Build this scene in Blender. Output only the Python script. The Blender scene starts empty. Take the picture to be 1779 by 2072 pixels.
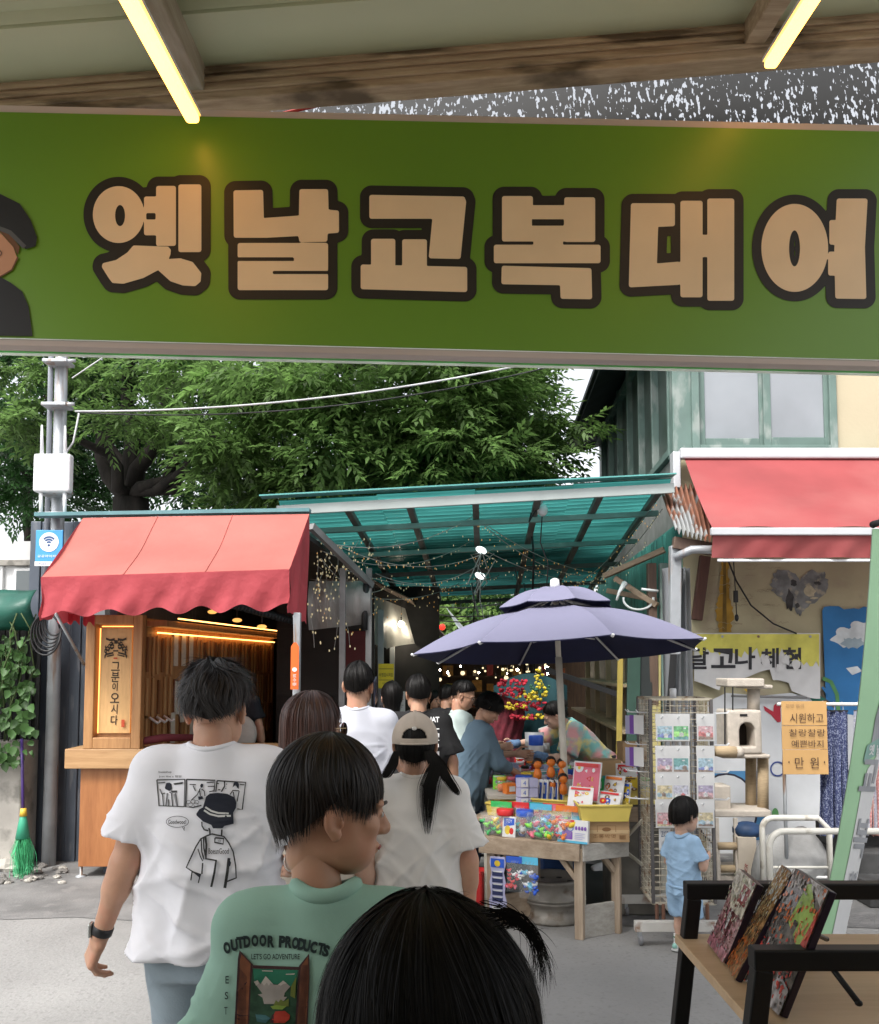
import bpy, bmesh, math, random
import numpy as np
from mathutils import Vector, Matrix
from mathutils.bvhtree import BVHTree
random.seed(7); RNG = np.random.default_rng(7)
sc = bpy.context.scene
COL = sc.collection
pi = math.pi; rad = math.radians
# ------------------------------------------------------------------ camera
TH = rad(3.92); F = 1750.0; CX = 889.5; CY = 1230.0; CAMZ = 1.68; W0, H0 = 1779.0, 2072.0
cd = bpy.data.cameras.new('camera'); cam = bpy.data.objects.new('camera', cd); COL.objects.link(cam)
cam.location = (0, 0, CAMZ); cam.rotation_euler = (pi/2 + TH, 0, 0)
cd.sensor_fit = 'HORIZONTAL'; cd.sensor_width = 36; cd.lens = 36*F/W0
cd.shift_y = (CY - H0/2)/W0; cd.clip_start = 0.05; cd.clip_end = 3000
sc.camera = cam
# ------------------------------------------------------------------ world, sun, exposure
SUN_EL, SUN_AZ = rad(52), rad(-150)      # bright haze, sun high behind the left shoulder
w = bpy.data.worlds.new('World'); sc.world = w; w.use_nodes = True
nt = w.node_tree; nt.nodes.clear()
sky = nt.nodes.new('ShaderNodeTexSky'); sky.sky_type = 'NISHITA'; sky.sun_disc = False
sky.sun_elevation = SUN_EL; sky.sun_rotation = SUN_AZ; sky.air_density = 1.0; sky.dust_density = 4.0; sky.ozone_density = 1.0
hs = nt.nodes.new('ShaderNodeHueSaturation'); hs.inputs['Saturation'].default_value = 0.2
bg = nt.nodes.new('ShaderNodeBackground'); bg.inputs['Strength'].default_value = 0.15
wo = nt.nodes.new('ShaderNodeOutputWorld')
nt.links.new(sky.outputs[0], hs.inputs['Color']); nt.links.new(hs.outputs[0], bg.inputs['Color']); nt.links.new(bg.outputs[0], wo.inputs['Surface'])
sd = bpy.data.lights.new('sun', 'SUN'); sd.energy = 1.3; sd.angle = rad(14); sd.color = (1, .96, .9)
so = bpy.data.objects.new('sun', sd); COL.objects.link(so)
_s = Vector((math.sin(SUN_AZ)*math.cos(SUN_EL), math.cos(SUN_AZ)*math.cos(SUN_EL), math.sin(SUN_EL)))
so.rotation_euler = (-_s).to_track_quat('-Z', 'Y').to_euler(); so.location = (0, 0, 12)
vs = sc.view_settings; vs.view_transform = 'Standard'; vs.look = 'None'; vs.exposure = 1.2; vs.gamma = 1.0
vs.use_curve_mapping = False
sc.cycles.max_bounces = 8; sc.cycles.transparent_max_bounces = 24; sc.cycles.sample_clamp_indirect = 6
sc.cycles.use_denoising = True
# ------------------------------------------------------------------ picture measurements -> places
def ray(px, py):
    a = (px-CX)/F; b = -(py-CY)/F
    return np.array([a, math.cos(TH)-b*math.sin(TH), math.sin(TH)+b*math.cos(TH)])
CAMP = np.array([0, 0, CAMZ])
def at(px, py, Y):
    d = ray(px, py); return CAMP + d*(Y/d[1])
def gnd(px, py, z=0.0):
    d = ray(px, py); return CAMP + d*((z-CAMZ)/d[2])
def onp(px, py, P, N):
    d = ray(px, py); P = np.array(P); N = np.array(N)
    return CAMP + d*(np.dot(P-CAMP, N)/np.dot(d, N))
AL = math.atan(95/1750.0)                      # the alley runs a little to the right of the view axis
def A(u, v, z=0.0):
    return np.array([u*math.cos(AL)+v*math.sin(AL), v*math.cos(AL)-u*math.sin(AL), z])
def V(*a): return np.array(a, float)
def nrm(a):
    a = np.array(a, float); return a/(np.linalg.norm(a)+1e-12)
# ------------------------------------------------------------------ materials
MATS = {}
def rgb(h):
    h = h.lstrip('#'); c = [int(h[i:i+2], 16)/255 for i in (0, 2, 4)]
    return tuple((x/12.92 if x <= .04045 else ((x+.055)/1.055)**2.4) for x in c)
def M(name, col=None, rough=.6, var=.12, scale=6.0, bump=.0, metal=0.0, kind=None, stretch=(1, 1, 1), col2=None, spec=.4,
      trans=0.0, emit=0.0, alpha=1.0, sub=0.0, bscale=None, isl=0.0, **kw):
    if name in MATS: return MATS[name]
    m = bpy.data.materials.new(name); MATS[name] = m; m.use_nodes = True
    if isinstance(col, str): col = rgb(col)
    if isinstance(col2, str): col2 = rgb(col2)
    n = m.node_tree.nodes; L = m.node_tree.links; b = n['Principled BSDF']
    b.inputs['Roughness'].default_value = rough; b.inputs['Metallic'].default_value = metal
    b.inputs['Specular IOR Level'].default_value = spec
    tc = n.new('ShaderNodeTexCoord'); mp = n.new('ShaderNodeMapping'); mp.inputs['Scale'].default_value = stretch
    L.new(tc.outputs['Object'], mp.inputs['Vector'])
    ns = n.new('ShaderNodeTexNoise'); ns.inputs['Scale'].default_value = scale; ns.inputs['Detail'].default_value = 5
    L.new(mp.outputs[0], ns.inputs['Vector'])
    fac = ns.outputs['Fac']
    if kind == 'wood':
        wv = n.new('ShaderNodeTexNoise'); wv.inputs['Scale'].default_value = scale*2; wv.inputs['Detail'].default_value = 8
        wv.inputs['Roughness'].default_value = .7; L.new(mp.outputs[0], wv.inputs['Vector']); fac = wv.outputs['Fac']
    cr = n.new('ShaderNodeValToRGB'); L.new(fac, cr.inputs['Fac'])
    c2 = col2 or tuple(min(1, c*(1+var)) for c in col); c1 = tuple(c*(1-var) for c in col)
    cr.color_ramp.elements[0].position = kw.get('r0', .32); cr.color_ramp.elements[1].position = kw.get('r1', .68)
    cr.color_ramp.elements[0].color = (*(c1 if not col2 else col), 1); cr.color_ramp.elements[1].color = (*c2, 1)
    out = cr.outputs[0]
    if 'spot' in kw:      # stains / wear of their own shape; on the teal canopy painted shade too
        sc_, scol, amt = kw['spot']; scol = rgb(scol) if isinstance(scol, str) else scol
        s2 = n.new('ShaderNodeTexNoise'); s2.inputs['Scale'].default_value = sc_; s2.inputs['Detail'].default_value = 7
        mp2 = n.new('ShaderNodeMapping'); mp2.inputs['Location'].default_value = (3.3, 1.7, 9.1); mp2.inputs['Scale'].default_value = kw.get('spots', (1, 1, 1))
        L.new(tc.outputs['Object'], mp2.inputs['Vector']); L.new(mp2.outputs[0], s2.inputs['Vector'])
        r2 = n.new('ShaderNodeValToRGB'); L.new(s2.outputs['Fac'], r2.inputs['Fac'])
        e = 0.5-0.25*(amt-.5); r2.color_ramp.elements[0].position = e; r2.color_ramp.elements[1].position = e+kw.get('spotw', .12)
        mx = n.new('ShaderNodeMix'); mx.data_type = 'RGBA'; L.new(r2.outputs[0], mx.inputs[0]); L.new(out, mx.inputs[6]); mx.inputs[7].default_value = (*scol, 1)
        out = mx.outputs[2]
    if isl:
        g = n.new('ShaderNodeNewGeometry'); hv = n.new('ShaderNodeHueSaturation')
        ma = n.new('ShaderNodeMapRange'); ma.inputs['To Min'].default_value = 1-isl; ma.inputs['To Max'].default_value = 1+isl
        L.new(g.outputs['Random Per Island'], ma.inputs['Value']); L.new(ma.outputs[0], hv.inputs['Value']); L.new(out, hv.inputs['Color']); out = hv.outputs[0]
    L.new(out, b.inputs['Base Color'])
    if bump:
        bp = n.new('ShaderNodeBump'); bp.inputs['Strength'].default_value = bump; bp.inputs['Distance'].default_value = kw.get('bdist', .01)
        if bscale:
            nb = n.new('ShaderNodeTexNoise'); nb.inputs['Scale'].default_value = bscale; nb.inputs['Detail'].default_value = 6
            L.new(mp.outputs[0], nb.inputs['Vector']); L.new(nb.outputs['Fac'], bp.inputs['Height'])
        else: L.new(fac, bp.inputs['Height'])
        L.new(bp.outputs[0], b.inputs['Normal'])
    if trans: b.inputs['Transmission Weight'].default_value = trans
    if sub:
        b.inputs['Subsurface Weight'].default_value = sub; b.inputs['Subsurface Radius'].default_value = (.5, .2, .1); b.inputs['Subsurface Scale'].default_value = .02
    if emit: b.inputs['Emission Color'].default_value = (*(kw.get('ecol') or col), 1); b.inputs['Emission Strength'].default_value = emit
    if alpha < 1: b.inputs['Alpha'].default_value = alpha
    if kw.get('leaf'):    # thin sheet that lets light through
        o = [x for x in n if x.type == 'OUTPUT_MATERIAL'][0]
        t = n.new('ShaderNodeBsdfTranslucent'); ms = n.new('ShaderNodeMixShader'); ms.inputs[0].default_value = kw['leaf']
        hv2 = n.new('ShaderNodeHueSaturation'); hv2.inputs['Value'].default_value = kw.get('tv', 1.6); hv2.inputs['Saturation'].default_value = kw.get('ts', 1.0); L.new(out, hv2.inputs['Color']); L.new(hv2.outputs[0], t.inputs['Color'])
        L.new(b.outputs[0], ms.inputs[1]); L.new(t.outputs[0], ms.inputs[2]); L.new(ms.outputs[0], o.inputs['Surface'])
    return m
def wood(name, c1, c2, axis=0, scale=5.0, rough=.6, bump=.25, **kw):
    st = [6, 6, 6]; st[axis] = .55
    return M(name, c1, rough=rough, col2=c2, kind='wood', stretch=tuple(st), scale=scale*.5, bump=bump, bdist=.004, **kw)
# ------------------------------------------------------------------ mesh builder
def frame(axis, up=(0, 0, 1)):
    z = nrm(axis); u = np.array(up, float)
    if abs(np.dot(z, nrm(u))) > .98: u = np.array([1., 0, 0]) if abs(z[0]) < .9 else np.array([0, 1., 0])
    x = nrm(np.cross(u, z)); y = np.cross(z, x); return x, y, z
class MB:
    def __init__(s): s.v = []; s.f = []; s.m = []; s.n = 0
    def add(s, v, f, m=0):
        o = s.n; v = np.asarray(v, float).reshape(-1, 3); s.v.append(v); s.n += len(v)
        s.f += [tuple(int(i)+o for i in q) for q in f]; s.m += [m]*len(f); return s
    def box(s, c, d, R=None, m=0):
        d = np.array(d)/2; c = np.array(c, float)
        p = np.array([[x, y, z] for x in (-1, 1) for y in (-1, 1) for z in (-1, 1)])*d
        if R is not None: p = p @ np.array(R).T
        return s.add(p+c, [(0, 1, 3, 2), (4, 6, 7, 5), (0, 4, 5, 1), (2, 3, 7, 6), (0, 2, 6, 4), (1, 5, 7, 3)], m)
    def beam(s, a, b, w, h, up=(0, 0, 1), m=0):
        a = np.array(a, float); b = np.array(b, float); x, y, z = frame(b-a, up)
        return s.box((a+b)/2, (w, h, np.linalg.norm(b-a)), np.stack([x, y, z], 1), m)
    def tube(s, pts, r, n=8, m=0, cap=True):
        P = [np.array(p, float) for p in pts]; k = len(P); r = [r]*k if np.isscalar(r) else list(r)
        vs = []; up = None
        for i in range(k):
            t = nrm(P[min(i+1, k-1)]-P[max(i-1, 0)])
            if up is None: x, y, _ = frame(t)
            else:
                x = up-t*np.dot(up, t); x = nrm(x) if np.linalg.norm(x) > 1e-6 else frame(t)[0]; y = np.cross(t, x)
            up = x
            for j in range(n):
                a = 2*pi*j/n; vs.append(P[i]+r[i]*(math.cos(a)*x+math.sin(a)*y))
        f = [(i*n+j, i*n+(j+1) % n, (i+1)*n+(j+1) % n, (i+1)*n+j) for i in range(k-1) for j in range(n)]
        if cap: f += [tuple(range(n))[::-1], tuple((k-1)*n+j for j in range(n))]
        return s.add(vs, f, m)
    def lathe(s, prof, c=(0, 0, 0), n=20, R=None, m=0, cap=True):
        vs = []; c = np.array(c, float)
        for (r, z) in prof:
            for j in range(n):
                a = 2*pi*j/n; vs.append((r*math.cos(a), r*math.sin(a), z))
        vs = np.array(vs)
        if R is not None: vs = vs @ np.array(R).T
        k = len(prof)
        f = [(i*n+j, i*n+(j+1) % n, (i+1)*n+(j+1) % n, (i+1)*n+j) for i in range(k-1) for j in range(n)]
        if cap: f += [tuple(range(n))[::-1], tuple((k-1)*n+j for j in range(n))]
        return s.add(vs+c, f, m)
    def poly(s, pts, m=0): return s.add(pts, [tuple(range(len(pts)))], m)
    def slab(s, pts, t, m=0):        # polygon given thickness vector t
        p = np.array(pts, float); n = len(p); q = p+np.array(t)
        f = [tuple(range(n))[::-1], tuple(range(n, 2*n))]+[(i, (i+1) % n, n+(i+1) % n, n+i) for i in range(n)]
        return s.add(np.vstack([p, q]), f, m)
    def grid(s, fn, nu, nv, m=0, wrapu=False):
        vs = [fn(i/nu, j/nv) for j in range(nv+1) for i in range(nu+(0 if wrapu else 1))]
        w_ = nu if wrapu else nu+1
        f = [(j*w_+i, j*w_+(i+1) % w_, (j+1)*w_+(i+1) % w_, (j+1)*w_+i) for j in range(nv) for i in range(nu)]
        return s.add(vs, f, m)
    def ball(s, c, r, n=10, m=0, R=None):
        r = np.array([r]*3 if np.isscalar(r) else r, float); k = max(4, n//2+1)
        pr = [(math.sin(pi*i/k), -math.cos(pi*i/k)) for i in range(k+1)]
        pr[0] = (1e-4, -1); pr[-1] = (1e-4, 1)
        vs = np.array([(a*math.cos(2*pi*j/n), a*math.sin(2*pi*j/n), z) for a, z in pr for j in range(n)])*r
        if R is not None: vs = vs @ np.array(R).T
        f = [(i*n+j, i*n+(j+1) % n, (i+1)*n+(j+1) % n, (i+1)*n+j) for i in range(k) for j in range(n)]
        return s.add(vs+np.array(c, float), f, m)
    def mesh(s, name, mats, smooth=False):
        me = bpy.data.meshes.new(name)
        me.from_pydata(np.vstack(s.v).tolist() if s.v else [], [], s.f)
        for x in (mats if isinstance(mats, (list, tuple)) else [mats]): me.materials.append(x)
        me.polygons.foreach_set('material_index', s.m)
        if smooth: me.polygons.foreach_set('use_smooth', [True]*len(s.f))
        me.update(); return me
    def build(s, name, mats, parent=None, smooth=False, bevel=0, seg=2, auto=False, **tags):
        return link(name, s.mesh(name, mats, smooth or auto), parent, bevel, seg, auto, **tags)
def link(name, me, parent=None, bevel=0, seg=2, auto=False, label=None, cat=None, group=None, kind=None):
    o = bpy.data.objects.new(name, me); COL.objects.link(o)
    if parent is None:           # a thing of one mesh: origin at its base
        co = np.empty(len(me.vertices)*3); me.vertices.foreach_get('co', co); co = co.reshape(-1, 3)
        lo, hi = co.min(0), co.max(0); c = np.array([(lo[0]+hi[0])/2, (lo[1]+hi[1])/2, lo[2]])
        if kind != 'structure':
            me.vertices.foreach_set('co', (co-c).ravel()); o.location = c; me.update()
    else:
        o.parent = parent
        if parent.type == 'EMPTY' and parent.parent is None: o.matrix_parent_inverse = Matrix.Translation(-parent.location)
    if bevel:
        b = o.modifiers.new('bevel', 'BEVEL'); b.width = bevel; b.segments = seg; b.limit_method = 'ANGLE'; b.angle_limit = rad(40)
        b.harden_normals = False
    if auto:
        try: me.set_sharp_from_angle(angle=rad(40))
        except Exception: pass
    tag(o, label, cat, group, kind)
    return o
def tag(o, label=None, cat=None, group=None, kind=None):
    for k, x in (('label', label), ('category', cat), ('group', group), ('kind', kind)):
        if x: o[k] = x
    return o
def thing(name, label, cat, loc=(0, 0, 0), group=None, kind=None):
    o = bpy.data.objects.new(name, None); COL.objects.link(o); o.location = [float(x) for x in loc]; o.empty_display_size = .1
    return tag(o, label, cat, group, kind)
def inst(src, parent, loc=(0, 0, 0), R=None, name=None):   # a repeat that shares its mesh; src mesh in local coordinates
    me = src if isinstance(src, bpy.types.Mesh) else src.data
    o = bpy.data.objects.new(name or me.name, me); COL.objects.link(o)
    mw = Matrix.Translation([float(x) for x in loc])
    if R is not None: mw = mw @ (Matrix([list(map(float, r)) for r in np.array(R)]).to_4x4())
    if parent is not None:
        o.parent = parent
        if parent.type == 'EMPTY' and parent.parent is None: o.matrix_parent_inverse = Matrix.Translation(-parent.location)
    o.matrix_basis = mw
    return o
def Rz(a): c, s = math.cos(a), math.sin(a); return np.array([[c, -s, 0], [s, c, 0], [0, 0, 1]])
def Rx(a): c, s = math.cos(a), math.sin(a); return np.array([[1, 0, 0], [0, c, -s], [0, s, c]])
def Ry(a): c, s = math.cos(a), math.sin(a); return np.array([[c, 0, s], [0, 1, 0], [-s, 0, c]])
# ------------------------------------------------------------------ flat print (lettering, posters, pictures)
FONT = {}
def glyphs(txt, bold=0.0):
    k = (txt, bold)
    if k not in FONT:
        c = bpy.data.curves.new('t', 'FONT'); c.body = txt; c.size = 1; c.resolution_u = 3; c.fill_mode = 'FRONT'; c.offset = bold
        o = bpy.data.objects.new('t', c); COL.objects.link(o)
        me = bpy.data.meshes.new_from_object(o.evaluated_get(bpy.context.evaluated_depsgraph_get()))
        me.calc_loop_triangles()
        v = np.array([x.co[:2] for x in me.vertices]).reshape(-1, 2); t = [tuple(q.vertices) for q in me.loop_triangles]
        bpy.data.objects.remove(o); bpy.data.curves.remove(c); bpy.data.meshes.remove(me)
        FONT[k] = (v, t)
    return FONT[k]
class Art:
    def __init__(s): s.e = []
    def poly(s, pts, col):
        p = [tuple(map(float, q)) for q in pts]
        from mathutils.geometry import tessellate_polygon
        t = tessellate_polygon([[Vector((x, y, 0)) for x, y in p]]); s.e.append((np.array(p), [tuple(q) for q in t], col)); return s
    def rect(s, x0, y0, x1, y1, col, nx=1, ny=1):
        xs = np.linspace(x0, x1, nx+1); ys = np.linspace(y0, y1, ny+1)
        v = np.array([(x, y) for y in ys for x in xs]); f = []
        for j in range(ny):
            for i in range(nx): a = j*(nx+1)+i; f.append((a, a+1, a+nx+2, a+nx+1))
        s.e.append((v, f, col)); return s
    def disc(s, x, y, rx, col, ry=None, n=20):
        ry = ry or rx; return s.poly([(x+rx*math.cos(2*pi*i/n), y+ry*math.sin(2*pi*i/n)) for i in range(n)], col)
    def stroke(s, pts, w_, col, closed=False):
        P = np.array(pts, float)
        if closed: P = np.vstack([P, P[:1]])
        k = len(P); ws = [w_]*k if np.isscalar(w_) else w_; v = []
        for i in range(k):
            if closed and i in (0, k-1): t = P[1]-P[-2]
            else: t = P[min(i+1, k-1)]-P[max(i-1, 0)]
            t = t/(np.linalg.norm(t)+1e-9); q = np.array([-t[1], t[0]])*ws[i]/2; v += [P[i]+q, P[i]-q]
        s.e.append((np.array(v), [(2*i, 2*i+1, 2*i+3, 2*i+2) for i in range(k-1)], col)); return s
    def ring(s, x, y, r, w_, col, a0=0, a1=2*pi, ry=None, n=24):
        ry = ry or r
        return s.stroke([(x+r*math.cos(a0+(a1-a0)*i/n), y+ry*math.sin(a0+(a1-a0)*i/n)) for i in range(n+1)], w_, col)
    def text(s, t, x, y, h, col, align='c', sx=1.0, shear=0.0, rot=0.0, bold=0.0, w_=None):
        v, f = glyphs(t, bold)
        if not len(v): return s
        lo, hi = v.min(0), v.max(0); q = v-lo; sz = hi-lo
        q = q*(h/max(sz[1], .35 if len(t) < 3 and ord(t[0]) < 128 else 1e-3)); q[:, 0] *= sx
        if w_: q[:, 0] *= w_/(q[:, 0].max()+1e-9)
        q[:, 0] += shear*q[:, 1]; wd = q[:, 0].max()
        q[:, 0] -= {'c': wd/2, 'l': 0, 'r': wd}[align]; q[:, 1] -= q[:, 1].max()/2
        c_, s_ = math.cos(rot), math.sin(rot); q = q @ np.array([[c_, s_], [-s_, c_]])
        s.e.append((q+np.array([x, y]), f, col)); return s
    def build(s, name, fn, parent=None, dz=.0004, off=.002, dens=None, **tags):
        """fn(u, v, offset) -> point on the printed surface"""
        mats = []; mb = MB()
        for li, (v, f, col) in enumerate(s.e):
            if col not in mats: mats.append(col)
            if dens: v, f = densify(v, f, dens)
            mb.add([fn(x, y, off+dz*li) for x, y in v], f, mats.index(col))
        # all faces towards the reader
        return mb.build(name, mats, parent, **tags)
def densify(v, f, d):
    bm = bmesh.new(); vs = [bm.verts.new((x, y, 0)) for x, y in v]
    for q in f:
        try: bm.faces.new([vs[i] for i in q])
        except ValueError: pass
    bmesh.ops.triangulate(bm, faces=bm.faces[:])
    for _ in range(6):
        ed = [e for e in bm.edges if e.calc_length() > d]
        if not ed: break
        bmesh.ops.subdivide_edges(bm, edges=ed, cuts=1); bmesh.ops.triangulate(bm, faces=bm.faces[:])
    bm.verts.index_update(); V_ = np.array([x.co[:2] for x in bm.verts]); F_ = [tuple(x.index for x in q.verts) for q in bm.faces]
    bm.free(); return V_, F_
def plane(o, u, v):
    o, u, v = np.array(o, float), np.array(u, float), np.array(v, float); n = nrm(np.cross(u, v))
    return lambda x, y, d: o+u*x+v*y+n*d
# ------------------------------------------------------------------ smooth solids from distance fields
class Sdf:
    def __init__(s, lo, hi, h):
        s.h = h; s.lo = np.array(lo, float)-2*h; s.n = (np.ceil((np.array(hi)+2*h-s.lo)/h)).astype(int)+1
        s.D = np.full(s.n, 1e3, np.float32); s.ax = [s.lo[i]+h*np.arange(s.n[i]) for i in range(3)]
    def _sub(s, lo, hi):
        a = np.clip(((np.array(lo)-s.lo)/s.h).astype(int)-1, 0, s.n-1); b = np.clip(((np.array(hi)-s.lo)/s.h).astype(int)+3, 1, s.n)
        sl = tuple(slice(a[i], max(b[i], a[i]+1)) for i in range(3))
        g = np.meshgrid(*[s.ax[i][sl[i]] for i in range(3)], indexing='ij'); return sl, np.stack(g, -1)
    def _put(s, sl, d, k, op):
        c = s.D[sl]; d = d.astype(np.float32)
        if op == 'sub': d = -d; c2 = np.maximum(c, d) if k <= 0 else -_smin(-c, -d, k)
        elif op == 'and': c2 = np.maximum(c, d)
        else: c2 = np.minimum(c, d) if k <= 0 else _smin(c, d, k)
        s.D[sl] = c2
    def cone(s, a, b, ra, rb, k=.02, op='add', flat=None):
        a, b = np.array(a, float), np.array(b, float); m_ = max(ra, rb)+2*k+2*s.h
        sl, P = s._sub(np.minimum(a, b)-m_, np.maximum(a, b)+m_)
        ba = b-a; pa = P-a; t = np.clip((pa @ ba)/max(ba @ ba, 1e-9), 0, 1)
        d = np.linalg.norm(pa-t[..., None]*ba, axis=-1)-(ra+(rb-ra)*t); s._put(sl, d, k, op); return s
    def ell(s, c, r, R=None, k=.02, op='add'):
        c = np.array(c, float); r = np.array(r, float); m_ = r.max()+2*k+2*s.h
        sl, P = s._sub(c-m_, c+m_); q = P-c
        if R is not None: q = q @ np.array(R)
        k0 = np.linalg.norm(q/r, axis=-1); k1 = np.linalg.norm(q/(r*r), axis=-1)
        d = k0*(k0-1)/(k1+1e-6); d = np.where(k0 < .2, -r.min()*.8, d); s._put(sl, d, k, op); return s
    def box(s, c, d_, R=None, rd=.01, k=.0, op='add'):
        c = np.array(c, float); d_ = np.array(d_, float)/2; m_ = np.linalg.norm(d_)+2*k+2*s.h
        sl, P = s._sub(c-m_, c+m_); q = P-c
        if R is not None: q = q @ np.array(R)
        q = np.abs(q)-d_+rd; d = np.linalg.norm(np.maximum(q, 0), axis=-1)+np.minimum(q.max(-1), 0)-rd; s._put(sl, d, k, op); return s
    def loft(s, o, R, zs, rx, ry, cx=None, cy=None, k=.02, op='add', fold=None, p=2.0):
        o = np.array(o, float); zs = np.array(zs, float); rx = np.array(rx, float); ry = np.array(ry, float)
        cx = np.zeros_like(zs) if cx is None else np.array(cx, float); cy = np.zeros_like(zs) if cy is None else np.array(cy, float)
        R = np.array(R, float); m_ = max(rx.max()+abs(cx).max(), ry.max()+abs(cy).max())+2*k+3*s.h
        e = np.array([o+R @ np.array([x, y, z]) for x in (-m_, m_) for y in (-m_, m_) for z in (zs[0]-k-3*s.h, zs[-1]+k+3*s.h)])
        sl, P = s._sub(e.min(0), e.max(0)); q = (P-o) @ R; z = q[..., 2]
        RX = np.interp(z, zs, rx); RY = np.interp(z, zs, ry); x = q[..., 0]-np.interp(z, zs, cx); y = q[..., 1]-np.interp(z, zs, cy)
        if fold is not None:
            f_ = fold(np.arctan2(y, x), z); RX = RX+f_; RY = RY+f_
        kk = (np.abs(x/RX)**p+np.abs(y/RY)**p)**(1/p)
        d = (kk-1)*np.minimum(RX, RY); d = np.maximum(d, np.maximum(zs[0]-z, z-zs[-1])); s._put(sl, d, k, op); return s
    def mesh(s):
        D = s.D; S = D < 0
        c = np.zeros(np.array(S.shape)-1, np.int8); of = [(i, j, k) for i in (0, 1) for j in (0, 1) for k in (0, 1)]
        sh = lambda A_, o: A_[o[0]:A_.shape[0]-1+o[0], o[1]:A_.shape[1]-1+o[1], o[2]:A_.shape[2]-1+o[2]]
        for o in of: c += sh(S, o)
        I = np.argwhere((c > 0) & (c < 8)); idx = np.full(c.shape, -1, np.int64); idx[tuple(I.T)] = np.arange(len(I))
        acc = np.zeros((len(I), 3)); cnt = np.zeros(len(I))
        for o in of:
            for ax in range(3):
                if o[ax]: continue
                o2 = list(o); o2[ax] = 1
                a = D[I[:, 0]+o[0], I[:, 1]+o[1], I[:, 2]+o[2]]; b = D[I[:, 0]+o2[0], I[:, 1]+o2[1], I[:, 2]+o2[2]]
                x = (a < 0) != (b < 0); t = np.where(x, a/np.where(x, a-b, 1), 0)
                p = np.array(o, float)[None, :].repeat(len(I), 0); p[:, ax] += t
                acc += p*x[:, None]; cnt += x
        vv = s.lo+(I+acc/cnt[:, None])*s.h
        F_ = []
        for ax in range(3):
            a1, a2 = (ax+1) % 3, (ax+2) % 3
            s0 = [slice(None)]*3; s1 = [slice(None)]*3; s0[ax] = slice(0, -1); s1[ax] = slice(1, None)
            A_ = S[tuple(s0)]; B_ = S[tuple(s1)]; E = np.argwhere(A_ != B_)
            E = E[(E[:, a1] > 0) & (E[:, a2] > 0) & (E[:, a1] < S.shape[a1]-1) & (E[:, a2] < S.shape[a2]-1)]
            inn = S[tuple(E.T)]
            q = []
            for d1, d2 in ((-1, -1), (0, -1), (0, 0), (-1, 0)):
                e = E.copy(); e[:, a1] += d1; e[:, a2] += d2; q.append(idx[tuple(e.T)])
            q = np.stack(q, 1); q[~inn] = q[~inn][:, ::-1]; F_.append(q)
        return vv, np.vstack(F_)
def _smin(a, b, k):
    h = np.clip(.5+.5*(b-a)/k, 0, 1); return b+(a-b)*h-k*h*(1-h)
def np_mesh(name, v, f, mats, smooth=True, mi=None):
    me = bpy.data.meshes.new(name); v = np.asarray(v, np.float32); f = np.asarray(f, np.int32); k = f.shape[1]
    me.vertices.add(len(v)); me.vertices.foreach_set('co', v.ravel()); me.loops.add(f.size); me.loops.foreach_set('vertex_index', f.ravel())
    me.polygons.add(len(f)); me.polygons.foreach_set('loop_start', np.arange(0, f.size, k, dtype=np.int32))
    for x in (mats if isinstance(mats, (list, tuple)) else [mats]): me.materials.append(x)
    if mi is not None: me.polygons.foreach_set('material_index', np.asarray(mi, np.int32))
    if smooth: me.polygons.foreach_set('use_smooth', np.ones(len(f), bool))
    me.update(calc_edges=True); return me
def relax(v, f, it=2, lam=.5):
    e = np.vstack([f[:, [0, 1]], f[:, [1, 2]], f[:, [2, 3]], f[:, [3, 0]]]); e = np.vstack([e, e[:, ::-1]])
    for _ in range(it):
        acc = np.zeros_like(v); c = np.zeros(len(v)); np.add.at(acc, e[:, 0], v[e[:, 1]]); np.add.at(c, e[:, 0], 1)
        v = v*(1-lam)+lam*acc/np.maximum(c, 1)[:, None]
    return v
# ================================================================== THE SETTING
M_ground = M('asphalt', (.26, .256, .248), rough=.92, var=.2, scale=.8, bump=.7, bscale=45, bdist=.008, spot=(38, (.2, .195, .19), .35), spotw=.25)
M_ground2 = M('asphalt_old', (.17, .168, .165), rough=.95, var=.25, scale=2.5, bump=.6, bscale=70, bdist=.008, spot=(9, (.2, .195, .19), .4))
def gz(x, y): return 0.0
g = MB(); g.poly([(-300, -60, 0), (300, -60, 0), (300, 700, 0), (-300, 700, 0)]); g.build('ground', M_ground, kind='structure')
# darker old asphalt along the booths, ragged edge
r_ = random.Random(3); pts = [(-7.5, 7.9, .004)]
for i in range(26):
    x = -7.5+i*.42; pts.append((x, 6.0-.05*i*.2+r_.uniform(-.09, .09), .004))
pts += [(3.2, 6.0, .004), (5.5, 6.35, .004), (5.5, 7.9, .004)]
MB().poly(pts).build('paving', M_ground2, kind='structure')
def alley_floor():
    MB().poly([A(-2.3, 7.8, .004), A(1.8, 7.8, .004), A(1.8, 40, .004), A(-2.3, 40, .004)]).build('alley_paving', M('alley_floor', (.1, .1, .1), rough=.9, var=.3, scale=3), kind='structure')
alley_floor()
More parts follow.
